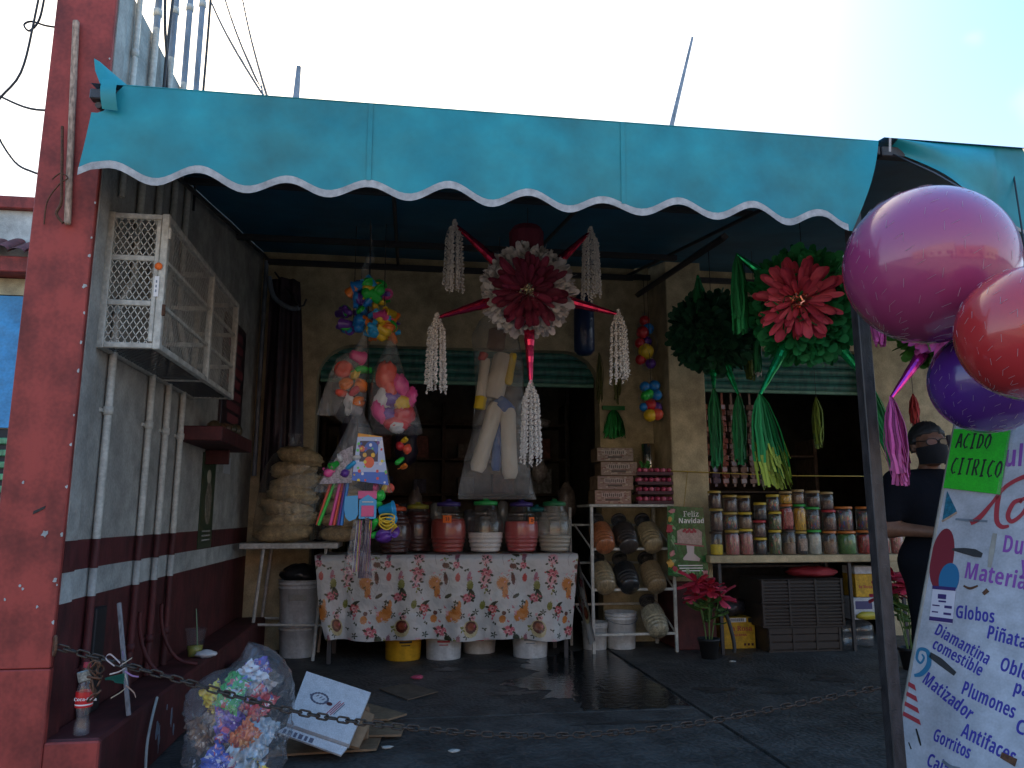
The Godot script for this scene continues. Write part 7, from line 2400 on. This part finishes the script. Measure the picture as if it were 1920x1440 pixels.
# ---------------------------------------------------------------- balls in nets
func build_balls() -> void:
	var defs := [[Vector3(2.105, 2.158, -2.70), 0.325, Color(0.33, 0.045, 0.14), "largest ball, glossy mauve pink in a fine net beside the post", Vector3(2.30, 2.88, -3.13)], [Vector3(2.12, 1.766, -2.25), 0.236, Color(0.44, 0.03, 0.033), "glossy red ball in a fine net at the right edge", Vector3(2.9, 2.88, -3.0)], [Vector3(2.397, 1.703, -2.80), 0.221, Color(0.085, 0.02, 0.22), "glossy purple ball in a fine net above the sign board", Vector3(2.95, 2.88, -3.13)]]
	var netm := mat(Color(0.5, 0.4, 0.45), 0.6)
	for d in defs:
		var o := thing("netted_ball", d[3], "ball", d[0], "big balls hung at the right")
		var r: float = d[1]
		var b := Geo.new()
		b.ball(Vector3.ZERO, Vector3(r, r * 0.98, r), 48, 32)
		put("ball", b, mat(d[2], 0.22, {"coat": 0.6, "coat_rough": 0.06}), o)
		var n := Geo.new()
		var tilt := Basis(Vector3.BACK, -0.5) * Basis(Vector3.RIGHT, 0.35)
		for s in [-1, 1]:
			for k in 26:
				var path := []
				for i in 33:
					var la := -PI / 2 + PI * (i + 0.15) / 32.3
					var lo: float = TAU * k / 26 + s * la * 0.55
					var rr := r * (1.0035 + 0.001 * sin(i * 2.0))
					path.append(tilt * Vector3(cos(la) * cos(lo), sin(la) * 0.985, cos(la) * sin(lo)) * rr)
				for q in range(k % 5, 29, 5): n.tube(path.slice(q, q + 2), 0.0006, 3, false)
		stuff(put("net", n, netm, o))
		var c := Geo.new()
		var top: Vector3 = d[4] - d[0]
		var st := tilt * Vector3(0, r * 0.99, 0)
		if d[3].begins_with("glossy"): st = Vector3(r * 0.97, r * 0.2, 0)
		c.tube([st, st.lerp(top, 0.5) + Vector3(0.01, -0.01, 0.02), top], 0.004, 6)
		put("cord", c, M.cable, o)
	var nb := thing("net_sack", "black net sack with white tuft hanging behind the pink ball", "net bag", Vector3(2.98, 2.15, -3.2))
	var g := Geo.new()
	g.ball(Vector3.ZERO, Vector3(0.17, 0.25, 0.15), 20, 14)
	put("sack", g, mat(Color(0.03, 0.035, 0.05), 0.6, {"nrm": T.n_cell, "ns": 1.0, "tri": 3.0}), nb)
	var gn := Geo.new()
	for s in [-1, 1]:
		for k in 20:
			var path := []
			for i in 17:
				var la := -PI / 2 + PI * (i + 0.1) / 16.2
				var lo: float = TAU * k / 20 + s * la * 0.7
				path.append(Vector3(cos(la) * cos(lo) * 0.171, sin(la) * 0.251, cos(la) * sin(lo) * 0.151))
			gn.tube(path, 0.0012, 3, false)
	stuff(put("net", gn, netm, nb))
	var tf := Geo.new()
	rng.seed = 55
	for k in 26:
		var e := Vector3(rng.randf() * 2 - 1, rng.randf() * 2 - 1, rng.randf()) * 0.06
		tf.tube([Vector3(-0.12, 0.20, 0.08), Vector3(-0.12, 0.20, 0.08) + e * 0.6, Vector3(-0.12, 0.195, 0.08) + e], 0.002, 4, false)
	put("white_tuft", tf, netm, nb)
	var cc := Geo.new()
	cc.tube([Vector3(0, 0.24, 0), Vector3(0, 0.72, 0.06)], 0.004, 5)
	put("cord", cc, M.cable, nb)


# ---------------------------------------------------------------- sign board
func build_board() -> void:
	var d := Vector3(0.34202, 0, 0.93969)
	var u := Vector3(0.25902, 0.96126, -0.09428)
	var n := Vector3(-0.90329, 0.27564, 0.32877)
	var o := thing("sign_board", "white hand lettered sandwich board listing party goods, at the right", "sign", Vector3(2.278, 0.0, -3.243))
	o.basis = Basis(d, u, n)
	var g := Geo.new()
	g.prism(PackedVector2Array([Vector2(-0.171, 0.006), Vector2(0.82, 0.006), Vector2(0.80, 1.665), Vector2(0.0, 1.665)]), 0.014, Transform3D(Basis(), Vector3(0, 0, -0.008)))
	put("panel", g, mat(Color(0.58, 0.62, 0.70), 0.45, {"tex": T.plaster, "tri": 1.2}), o)
	for q in [[Vector2(-0.171, 0.006), Vector2(0.0, 1.665)], [Vector2(0.0, 1.665), Vector2(0.80, 1.665)]]:
		var e := Geo.new()
		e.tube([Vector3(q[0].x, q[0].y, -0.006), Vector3(q[1].x, q[1].y, -0.006)], 0.010, 6)
		put("edge_trim", e, M.pale, o)
	for x in [-0.05, 0.72]:
		var l := Geo.new()
		l.tube([Vector3(x, 1.62, -0.03), Vector3(x, 0.252, -0.86)], 0.014, 6)
		put("rear_leg", l, M.dark_steel, o)
	var put_words := func(s: String, x: float, y: float, a: float, h: float, m: Material, w: int, fit: float):
		words(o, s, Vector3(x, y, 0.0) + Basis(Vector3.BACK, deg_to_rad(a)) * Vector3(0, h * 0.5, 0), Basis(Vector3.BACK, deg_to_rad(a)), h, m, w, false, "lettering", fit)
	put_words.call("Dulcería", 0.175, 1.43, -2, 0.1, M.ink_purple, 700, 0.37)
	put_words.call("Dulces", 0.257, 1.032, -6, 0.075, M.ink_purple, 600, 0.21)
	put_words.call("y", 0.337, 0.945, -6, 0.07, M.ink_purple, 600, 0.035)
	put_words.call("Materias", 0.095, 0.905, -7, 0.072, M.ink_purple, 600, 0.3)
	put_words.call("Globos", 0.07, 0.722, -1, 0.056, M.ink_blue, 600, 0.17)
	put_words.call("Diamantina", -0.025, 0.64, -22, 0.052, M.ink_blue, 600, 0.262)
	put_words.call("comestible", -0.03, 0.575, -21, 0.05, M.ink_blue, 600, 0.24)
	put_words.call("Piñatas", 0.212, 0.652, -8, 0.056, M.ink_blue, 600, 0.185)
	put_words.call("Obleas", 0.272, 0.53, -13, 0.056, M.ink_blue, 600, 0.17)
	put_words.call("para", 0.332, 0.452, -13, 0.05, M.ink_blue, 600, 0.11)
	put_words.call("Matizador", -0.065, 0.419, -28, 0.056, M.ink_blue, 600, 0.25)
	put_words.call("Plumones", 0.117, 0.404, -14.5, 0.056, M.ink_blue, 600, 0.226)
	put_words.call("Gorritos", 0.006, 0.186, -13, 0.053, M.ink_blue, 600, 0.166)
	put_words.call("Antifaces", 0.129, 0.232, -14.7, 0.058, M.ink_blue, 600, 0.226)
	put_words.call("Cajas", -0.014, 0.078, -13, 0.055, M.ink_blue, 600, 0.12)
	put_words.call("C", 0.345, 0.3, -13, 0.056, M.ink_blue, 600, 0.035)
	# the big red script, brushed
	var brush := func(pts: Array, wid: Array, m: Material, called: String):
		var p3 := []
		for p in pts: p3.append(Vector3(p[0], p[1], 0.0015))
		var sp := smooth(p3, 6)
		var r0 := []
		var r1 := []
		for k in sp.size():
			var t: Vector3 = (sp[min(k + 1, sp.size() - 1)] - sp[max(k - 1, 0)]).normalized()
			var s := Vector3(-t.y, t.x, 0)
			var f := float(k) / (sp.size() - 1) * (wid.size() - 1)
			var i: int = min(int(f), wid.size() - 2)
			var w: float = lerpf(wid[i], wid[i + 1], f - i)
			r0.append(sp[k] - s * w)
			r1.append(sp[k] + s * w)
		var bg := Geo.new()
		bg.grid([r0, r1])
		put(called, bg, m, o)
	brush.call([[0.112, 1.162], [0.15, 1.185], [0.205, 1.255], [0.26, 1.33], [0.338, 1.375], [0.40, 1.38]], [0.012, 0.013, 0.008, 0.009, 0.010, 0.012], M.ink_red, "script_stroke")
	brush.call([[0.235, 1.30], [0.228, 1.23], [0.232, 1.17], [0.255, 1.145], [0.285, 1.15]], [0.010, 0.011, 0.011, 0.010, 0.006], M.ink_red, "script_stroke")
	brush.call([[0.335, 1.27], [0.30, 1.255], [0.278, 1.20], [0.295, 1.17], [0.335, 1.20], [0.36, 1.25], [0.345, 1.275], [0.325, 1.255]], [0.009, 0.010, 0.010, 0.010, 0.008, 0.009, 0.008, 0.006], M.ink_red, "script_stroke")
	# painted balloons, hat, swirl
	var oval := func(cx: float, cy: float, rx: float, ry: float, a: float, m: Material, z: float):
		var pp := PackedVector2Array()
		for k in 28:
			var t := TAU * k / 28
			pp.append(Vector2(cx, cy) + Vector2(cos(t) * rx, sin(t) * ry).rotated(a))
		var og := Geo.new()
		og.prism(pp, 0.0012, Transform3D(Basis(), Vector3(0, 0, z)))
		put("painted_balloon", og, m, o)
	oval.call(-0.012, 0.99, 0.056, 0.145, -0.10, mat(Color(0.20, 0.015, 0.03), 0.5), 0.0008)
	oval.call(0.03, 0.895, 0.048, 0.075, -0.1, mat(Color(0.02, 0.16, 0.34), 0.5), 0.0022)
	var hat := Geo.new()
	hat.prism(PackedVector2Array([Vector2(-0.012, 1.32), Vector2(0.045, 1.215), Vector2(-0.025, 1.17)]), 0.0012, Transform3D(Basis(), Vector3(0, 0, 0.0008)))
	put("painted_hat", hat, mat(Color(0.02, 0.22, 0.36), 0.5, {"tex": T.blotch, "tri": 12.0}), o)
	brush.call([[0.045, 1.213], [0.01, 1.19], [-0.026, 1.168]], [0.005, 0.005, 0.005], M.wood_old, "hat_brim")
	brush.call([[-0.10, 0.44], [-0.065, 0.455], [-0.035, 0.50], [-0.045, 0.555], [-0.085, 0.56], [-0.095, 0.52], [-0.075, 0.50], [-0.06, 0.525], [-0.072, 0.54]], [0.006, 0.011, 0.012, 0.009, 0.007, 0.006, 0.005, 0.005, 0.004], mat(Color(0.02, 0.17, 0.32), 0.5), "painted_swirl")
	for k in 4:
		var s := Geo.new()
		s.prism(PackedVector2Array([Vector2(-0.132 - 0.002 * k, 0.41 - 0.045 * k), Vector2(-0.095 + 0.012 * k, 0.40 - 0.048 * k), Vector2(-0.085 + 0.012 * k, 0.375 - 0.047 * k), Vector2(-0.134 - 0.002 * k, 0.392 - 0.045 * k)]), 0.0012, Transform3D(Basis(), Vector3(0, 0, 0.0008)))
		put("red_stripe", s, M.ink_red, o)
	brush.call([[-0.07, 0.215], [-0.05, 0.17], [-0.042, 0.15]], [0.004, 0.005, 0.003], M.ink_black, "black_dash")
	brush.call([[-0.10, 0.15], [-0.085, 0.125]], [0.003, 0.003], M.ink_black, "black_dash")
	# notice taped on
	var nt := Geo.new()
	nt.prism(PackedVector2Array([Vector2(-0.048, 0.695), Vector2(0.062, 0.692), Vector2(0.068, 0.85), Vector2(-0.042, 0.858)]), 0.001, Transform3D(Basis(), Vector3(0, 0, 0.0034)))
	put("notice", nt, mat(Color(0.62, 0.62, 0.72), 0.5), o)
	var navy := mat(Color(0.04, 0.02, 0.14), 0.5)
	for q in [[-0.045, 0.842, 0.112, 0.016], [-0.048, 0.697, 0.112, 0.018], [-0.015, 0.80, 0.04, 0.022], [-0.01, 0.785, 0.036, 0.008], [-0.038, 0.765, 0.035, 0.006], [0.02, 0.76, 0.035, 0.012], [-0.038, 0.735, 0.03, 0.006], [0.018, 0.73, 0.036, 0.010]]:
		put("notice_print", b3(q[0], q[0] + q[2], q[1], q[1] + q[3], 0.0042, 0.0048), navy, o)
	# worn tape and scuffs
	for q in [[[[0.035, 1.035], [0.09, 1.03], [0.14, 1.022], [0.175, 1.012]], [0.004, 0.014, 0.018, 0.010], M.dark_steel], [[[0.21, 0.96], [0.216, 1.03], [0.226, 1.115]], [0.008, 0.012, 0.010], M.pale], [[[0.04, 1.18], [0.10, 1.175], [0.19, 1.17]], [0.005, 0.006, 0.005], M.galv], [[[-0.035, 0.545], [0.02, 0.52], [0.09, 0.48]], [0.012, 0.016, 0.010], M.dark_steel], [[[0.10, 0.87], [0.13, 0.86], [0.165, 0.875]], [0.004, 0.006, 0.004], M.rust], [[[0.19, 0.84], [0.21, 0.86]], [0.008, 0.010], M.rust], [[[0.30, 0.20], [0.36, 0.185]], [0.012, 0.016], M.rust], [[[0.06, 0.115], [0.10, 0.10], [0.14, 0.105]], [0.006, 0.008, 0.005], M.galv]]:
		brush.call(q[0], q[1], q[2], "worn_tape")
	# green card taped over the top
	var p := thing("green_card", "fluorescent green card hand lettered ACIDO CITRICO taped on the board", "sign", Vector3(2.278, 0.0, -3.243))
	p.basis = Basis(d, u, n)
	var pg := Geo.new()
	pg.prism(PackedVector2Array([Vector2(-0.029, 1.335), Vector2(0.241, 1.294), Vector2(0.274, 1.605), Vector2(0.002, 1.636)]), 0.0015, Transform3D(Basis(), Vector3(0, 0, 0.006)))
	put("card", pg, mat(Color(0.03, 0.60, 0.02), 0.5, {"tex": T.grain, "tri": 2.0}), p)
	var tp := Geo.new()
	tp.prism(PackedVector2Array([Vector2(0.225, 1.29), Vector2(0.25, 1.285), Vector2(0.30, 1.62), Vector2(0.272, 1.63)]), 0.0008, Transform3D(Basis(), Vector3(0, 0, 0.0078)))
	put("tape", tp, M.clear, p)
	var stroke := func(pts: Array):
		var p3 := []
		for q in pts: p3.append(Vector3(q[0], q[1], 0.0074))
		var r0 := []
		var r1 := []
		for k in p3.size():
			var t: Vector3 = (p3[min(k + 1, p3.size() - 1)] - p3[max(k - 1, 0)]).normalized()
			var s := Vector3(-t.y, t.x, 0) * 0.0045
			r0.append(p3[k] - s)
			r1.append(p3[k] + s)
		var sg := Geo.new()
		sg.grid([r0, r1])
		put("marker_stroke", sg, M.ink_black, p)
	var glyphs := {"A": [[[0, 0], [0.35, 1], [0.5, 1], [0.9, 0]], [[0.2, 0.38], [0.75, 0.38]]], "C": [[[0.85, 0.9], [0.5, 1], [0.1, 0.6], [0.1, 0.25], [0.45, 0], [0.85, 0.1]]], "I": [[[0.4, 1], [0.35, 0]], [[0.1, 0], [0.7, 0.02]], [[0.15, 1], [0.7, 1]]], "D": [[[0.1, 1], [0.1, 0], [0.5, 0.05], [0.85, 0.4], [0.7, 0.85], [0.1, 1]]], "O": [[[0.5, 1], [0.1, 0.7], [0.1, 0.25], [0.5, 0], [0.85, 0.3], [0.85, 0.75], [0.5, 1]]], "T": [[[0, 1], [0.9, 1]], [[0.45, 1], [0.4, 0]]], "R": [[[0.1, 0], [0.1, 1], [0.6, 1], [0.75, 0.75], [0.55, 0.5], [0.1, 0.48]], [[0.4, 0.48], [0.85, 0]]], "|": [[[0.4, 0.9], [0.1, 0]]]}
	var write := func(s: String, x: float, y: float, dx: float, dy: float, w: float, h: float):
		for k in s.length():
			for line in glyphs[s[k]]:
				var pts := []
				for q in line: pts.append([x + k * dx + q[0] * w + q[1] * 0.012, y + k * dy + q[1] * h])
				stroke.call(pts)
	write.call("ACIDO", 0.018, 1.535, 0.034, -0.004, 0.028, 0.072)
	write.call("CITRICO", 0.0, 1.405, 0.035, -0.005, 0.029, 0.078)


# ---------------------------------------------------------------- shopkeeper
# smooth union of tapered capsules, meshed as surface nets
func body_mesh(g: Geo, bones: Array, k: float, lo: Vector3, hi: Vector3, cell: float, clip = null, xf := Transform3D()) -> void:
	var nx := int(ceil((hi.x - lo.x) / cell)) + 1
	var ny := int(ceil((hi.y - lo.y) / cell)) + 1
	var nz := int(ceil((hi.z - lo.z) / cell)) + 1
	var f := PackedFloat32Array()
	f.resize(nx * ny * nz)
	f.fill(1.0)
	for b in bones:
		var a: Vector3 = b[0]
		var c: Vector3 = b[1]
		var ra: float = b[2]
		var rb: float = b[3]
		var pad: float = max(ra, rb) + k + cell * 2
		var l := ((a.min(c) - Vector3.ONE * pad - lo) / cell).floor().max(Vector3.ZERO)
		var h := ((a.max(c) + Vector3.ONE * pad - lo) / cell).ceil().min(Vector3(nx - 1, ny - 1, nz - 1))
		var ab := c - a
		var ll: float = max(ab.length_squared(), 1e-9)
		for z in range(int(l.z), int(h.z) + 1):
			for y in range(int(l.y), int(h.y) + 1):
				var row := (z * ny + y) * nx
				for x in range(int(l.x), int(h.x) + 1):
					var p := lo + Vector3(x, y, z) * cell
					var t: float = clamp((p - a).dot(ab) / ll, 0.0, 1.0)
					var d := (p - a - ab * t).length() - lerpf(ra, rb, t)
					var o := f[row + x]
					var hh: float = max(k - abs(o - d), 0.0) / k
					f[row + x] = min(o, d) - hh * hh * k * 0.25
	if clip != null:
		for z in nz:
			for y in ny:
				for x in nx:
					var i := (z * ny + y) * nx + x
					if f[i] < cell * 2: f[i] = max(f[i], clip.call(lo + Vector3(x, y, z) * cell))
	var at := {}
	var offs := [Vector3i(0, 0, 0), Vector3i(1, 0, 0), Vector3i(0, 1, 0), Vector3i(1, 1, 0), Vector3i(0, 0, 1), Vector3i(1, 0, 1), Vector3i(0, 1, 1), Vector3i(1, 1, 1)]
	var edges := [[0, 1], [2, 3], [4, 5], [6, 7], [0, 2], [1, 3], [4, 6], [5, 7], [0, 4], [1, 5], [2, 6], [3, 7]]
	for z in nz - 1:
		for y in ny - 1:
			for x in nx - 1:
				var i0 := (z * ny + y) * nx + x
				var m := 0
				if f[i0] < 0: m |= 1
				if f[i0 + 1] < 0: m |= 2
				if f[i0 + nx] < 0: m |= 4
				if f[i0 + nx + 1] < 0: m |= 8
				var i1 := i0 + nx * ny
				if f[i1] < 0: m |= 16
				if f[i1 + 1] < 0: m |= 32
				if f[i1 + nx] < 0: m |= 64
				if f[i1 + nx + 1] < 0: m |= 128
				if m == 0 or m == 255: continue
				var s := Vector3.ZERO
				var cnt := 0
				for e in edges:
					if ((m >> e[0]) & 1) != ((m >> e[1]) & 1):
						var oa: Vector3i = offs[e[0]]
						var ob: Vector3i = offs[e[1]]
						var va := f[i0 + oa.x + oa.y * nx + oa.z * nx * ny]
						var vb := f[i0 + ob.x + ob.y * nx + ob.z * nx * ny]
						s += Vector3(oa).lerp(Vector3(ob), va / (va - vb))
						cnt += 1
				at[i0] = xf * (lo + (Vector3(x, y, z) + s / cnt) * cell)
	var sx := 1
	var sy := nx
	var sz := nx * ny
	for i in at.keys():
		var q := [[sx, sy, sz], [sy, sz, sx], [sz, sx, sy]]
		for e in q:
			# edge from corner i along e[0]; cells around it: i, i - e[1], i - e[1] - e[2], i - e[2]
			var in0: bool = f[i] < 0
			var in1: bool = f[i + e[0]] < 0
			if in0 == in1: continue
			var c0 = at.get(i)
			var c1 = at.get(i - e[1])
			var c2 = at.get(i - e[1] - e[2])
			var c3 = at.get(i - e[2])
			if c1 == null or c2 == null or c3 == null: continue
			if in0: g.quad(c0, c1, c2, c3, 0)
			else: g.quad(c3, c2, c1, c0, 0)

func build_person() -> void:
	var o := thing("person", "person in black shirt, black face mask and glasses standing behind the board", "person", Vector3(2.985, 0, -3.985))
	o.rotation.y = -0.15
	var skin := mat(Color(0.23, 0.105, 0.06), 0.55, {"tex": T.plaster, "tri": 6.0})
	var bones := [[Vector3(-0.08, 0.90, 0), Vector3(0.08, 0.90, 0), 0.115, 0.115], [Vector3(0, 0.98, 0.01), Vector3(0, 1.10, 0.015), 0.14, 0.135], [Vector3(-0.085, 1.23, 0), Vector3(0.085, 1.23, 0), 0.115, 0.115], [Vector3(-0.165, 1.335, -0.01), Vector3(0.165, 1.335, -0.01), 0.06, 0.06], [Vector3(0, 1.33, -0.012), Vector3(0, 1.47, 0.008), 0.062, 0.052]]
	var arms := [[Vector3(-0.195, 1.33, -0.005), Vector3(-0.265, 1.08, 0.0), 0.056, 0.045], [Vector3(0.195, 1.33, -0.005), Vector3(0.265, 1.08, 0.0), 0.056, 0.045]]
	var fore := [[Vector3(-0.265, 1.08, 0.0), Vector3(-0.09, 1.06, 0.20), 0.044, 0.029], [Vector3(0.265, 1.08, 0.0), Vector3(0.10, 1.02, 0.20), 0.044, 0.029]]
	var legs := []
	for s in [-1, 1]:
		legs.append([Vector3(0.09 * s, 0.88, 0), Vector3(0.10 * s, 0.47, 0.02), 0.088, 0.06])
		legs.append([Vector3(0.10 * s, 0.47, 0.02), Vector3(0.10 * s, 0.09, -0.01), 0.058, 0.04])
	var hands := []
	for s in [-1, 1]:
		var w := Vector3(-0.09, 1.06, 0.20) if s < 0 else Vector3(0.10, 1.02, 0.20)
		var dir := Vector3(0.75, 0.0, 0.4).normalized() if s < 0 else Vector3(-0.75, 0.05, 0.4).normalized()
		var side := Vector3.UP
		hands.append([w, w + dir * 0.075, 0.026, 0.028])
		for i in 4:
			var root := w + dir * 0.075 + side * (0.027 - 0.018 * i)
			var len: float = [0.062, 0.07, 0.064, 0.05][i]
			var mid := root + dir * len * 0.55
			hands.append([root - dir * 0.02, mid, 0.0095, 0.009])
			hands.append([mid, mid + (dir * 0.7 + Vector3(0, 0, -0.7)).normalized() * len * 0.5, 0.009, 0.0078])
		var tr := w + dir * 0.03 + side * 0.022
		hands.append([tr, tr + dir * 0.035 + side * 0.03, 0.012, 0.010])
		hands.append([tr + dir * 0.035 + side * 0.03, tr + dir * 0.065 + side * 0.035, 0.010, 0.0085])
	var feet := []
	for s in [-1, 1]: feet.append([Vector3(0.10 * s, 0.045, -0.03), Vector3(0.115 * s, 0.035, 0.14), 0.042, 0.034])
	var g := Geo.new()
	body_mesh(g, bones + arms + fore + legs + feet, 0.05, Vector3(-0.36, -0.01, -0.2), Vector3(0.36, 1.52, 0.32), 0.014)
	body_mesh(g, hands, 0.012, Vector3(-0.2, 0.92, 0.12), Vector3(0.22, 1.16, 0.36), 0.005)
	# head: skull, jaw, nose, ears, brows
	var hc := Vector3(0, 1.545, 0.012)
	var head := [[hc + Vector3(0, 0.03, -0.02), hc + Vector3(0, 0.03, 0.012), 0.083, 0.078], [hc + Vector3(0, -0.03, 0.015), hc + Vector3(0, -0.065, 0.035), 0.066, 0.046], [hc + Vector3(-0.02, -0.085, 0.05), hc + Vector3(0.02, -0.085, 0.05), 0.024, 0.024], [hc + Vector3(0, 0.012, 0.088), hc + Vector3(0, -0.03, 0.108), 0.010, 0.015], [hc + Vector3(-0.035, 0.03, 0.078), hc + Vector3(0.035, 0.03, 0.078), 0.016, 0.016], [hc + Vector3(-0.045, -0.02, 0.06), hc + Vector3(-0.04, -0.025, 0.06), 0.028, 0.028], [hc + Vector3(0.045, -0.02, 0.06), hc + Vector3(0.04, -0.025, 0.06), 0.028, 0.028], [hc + Vector3(-0.082, 0.015, -0.01), hc + Vector3(-0.086, -0.025, -0.005), 0.013, 0.009], [hc + Vector3(0.082, 0.015, -0.01), hc + Vector3(0.086, -0.025, -0.005), 0.013, 0.009], [hc + Vector3(0, -0.12, -0.015), hc + Vector3(0, -0.05, 0.0), 0.05, 0.055]]
	body_mesh(g, head, 0.025, hc + Vector3(-0.13, -0.16, -0.14), hc + Vector3(0.13, 0.15, 0.16), 0.006)
	put("body", g, skin, o)
	var cloth := mat(Color(0.008, 0.009, 0.013), 0.9, {"spec": 0.2, "nrm": T.n_mid, "ns": 0.5, "tri": 1.5})
	var inf := func(list: Array, e: float):
		var out := []
		for b in list: out.append([b[0], b[1], b[2] + e, b[3] + e])
		return out
	var sl := []
	for b in arms: sl.append([b[0], b[0].lerp(b[1], 0.72), b[2] + 0.018, b[3] + 0.026])
	var sg := Geo.new()
	body_mesh(sg, inf.call(bones.slice(0, 4), 0.016) + sl + [[Vector3(0, 1.36, -0.012), Vector3(0, 1.41, -0.005), 0.066, 0.064]], 0.05, Vector3(-0.38, 0.78, -0.22), Vector3(0.38, 1.46, 0.24), 0.015, func(p: Vector3): return max(0.82 + 0.012 * sin(p.x * 14.0) - p.y, p.y - 1.415))
	put("shirt", sg, cloth, o)
	var tg := Geo.new()
	body_mesh(tg, inf.call([bones[0]] + legs, 0.014), 0.05, Vector3(-0.3, 0.03, -0.2), Vector3(0.3, 1.0, 0.22), 0.015, func(p: Vector3): return max(0.10 - p.y, p.y - 0.93))
	put("trousers", tg, mat(Color(0.008, 0.009, 0.012), 0.9, {"spec": 0.2, "nrm": T.n_mid, "ns": 0.4, "tri": 1.5}), o)
	var bt := Geo.new()
	body_mesh(bt, inf.call(feet, 0.008), 0.02, Vector3(-0.24, -0.02, -0.12), Vector3(0.24, 0.12, 0.24), 0.012, func(p: Vector3): return 0.002 - p.y)
	put("shoes", bt, M.black, o)
	# hair
	var hf := FastNoiseLite.new()
	hf.frequency = 1.5
	var hg := Geo.new()
	hg.ball(hc + Vector3(0, 0.032, -0.014), Vector3(0.097, 0.112, 0.108), 44, 30, Basis(), func(dd: Vector3):
		var k := 1.0 + 0.10 * hf.get_noise_3dv(dd * 9.0)
		if dd.y < 0.34 - 0.2 * abs(dd.x) and dd.z > 0.30: k *= 0.78
		if dd.y < -0.25 and dd.z > -0.2: k *= 0.78
		if dd.y < -0.62: k *= 0.8
		return k)
	put("hair", hg, mat(Color(0.012, 0.010, 0.010), 0.6), o)
	# mask
	var mg := Geo.new()
	var rows := []
	for j in 12:
		var t := j / 11.0
		var row := []
		for i in 19:
			var a := lerpf(-1.45, 1.45, i / 18.0)
			var y := lerpf(-0.108, 0.006 - 0.02 * abs(sin(a)), t)
			var bul := 0.5 + 0.5 * sin(PI * (0.15 + 0.75 * t))
			row.append(hc + Vector3(sin(a) * (0.070 + 0.016 * t), y, 0.008 + cos(a) * (0.093 + 0.036 * bul)))
		rows.append(row)
	mg.grid(rows)
	put("face_mask", mg, mat(Color(0.010, 0.010, 0.012), 0.9), o)
	for s in [-1, 1]:
		var st := Geo.new()
		st.tube([hc + Vector3(0.084 * s, -0.02, 0.02), hc + Vector3(0.092 * s, 0.005, -0.01), hc + Vector3(0.088 * s, -0.03, -0.02)], 0.0018, 5)
		put("mask_strap", st, M.black, o)
	var gl := Node3D.new()
	gl.name = "glasses"
	o.add_child(gl)
	for s in [-1, 1]:
		var fp := []
		for k in 20:
			var a := TAU * k / 20
			var rr := Vector2(cos(a) * 0.029, sin(a) * 0.019)
			rr.x = sign(rr.x) * pow(abs(rr.x) / 0.029, 0.7) * 0.029
			fp.append(hc + Vector3(0.034 * s + rr.x, 0.014 + rr.y, 0.113 - 0.010 * abs(rr.x * s + 0.03) / 0.06))
		var fg := Geo.new()
		fg.tube(fp, 0.0028, 6, false, 0, true)
		put("frame", fg, M.black, gl)
		var lg := Geo.new()
		for k in 18: lg.tri(fp[0], fp[k + 1], fp[k + 2 if k + 2 < 20 else 0])
		put("lens", lg, mat(Color(0.03, 0.035, 0.05), 0.15), gl)
		var tm := Geo.new()
		tm.tube([hc + Vector3(0.064 * s, 0.02, 0.106), hc + Vector3(0.088 * s, 0.022, 0.06), hc + Vector3(0.093 * s, 0.015, -0.012)], 0.0026, 6)
		put("temple", tm, M.black, gl)
	var br := Geo.new()
	br.tube([hc + Vector3(-0.007, 0.018, 0.114), hc + Vector3(0, 0.021, 0.117), hc + Vector3(0.007, 0.018, 0.114)], 0.0024, 6)
	put("bridge", br, M.black, gl)


func _ready() -> void:
	rng.seed = 1
	set_view()
	make_materials()
	build_ground()
	build_shop()
	build_side_wall()
	build_conduits()
	build_far()
	build_awning()
	build_cage()
	build_table()
	build_barrels()
	build_buckets()
	build_rack()
	build_candy_shelf()
	poinsettia("red poinsettia in a black pot at the foot of the pillar", Vector3(2.515, 0, -6.20), 1.0)
	poinsettia("red poinsettia half hidden between the post and the board", Vector3(3.86, 0, -5.55), 1.15)
	build_interior()
	build_pinatas()
	build_hanging()
	build_foreground()
	build_balls()
	build_board()
	build_person()
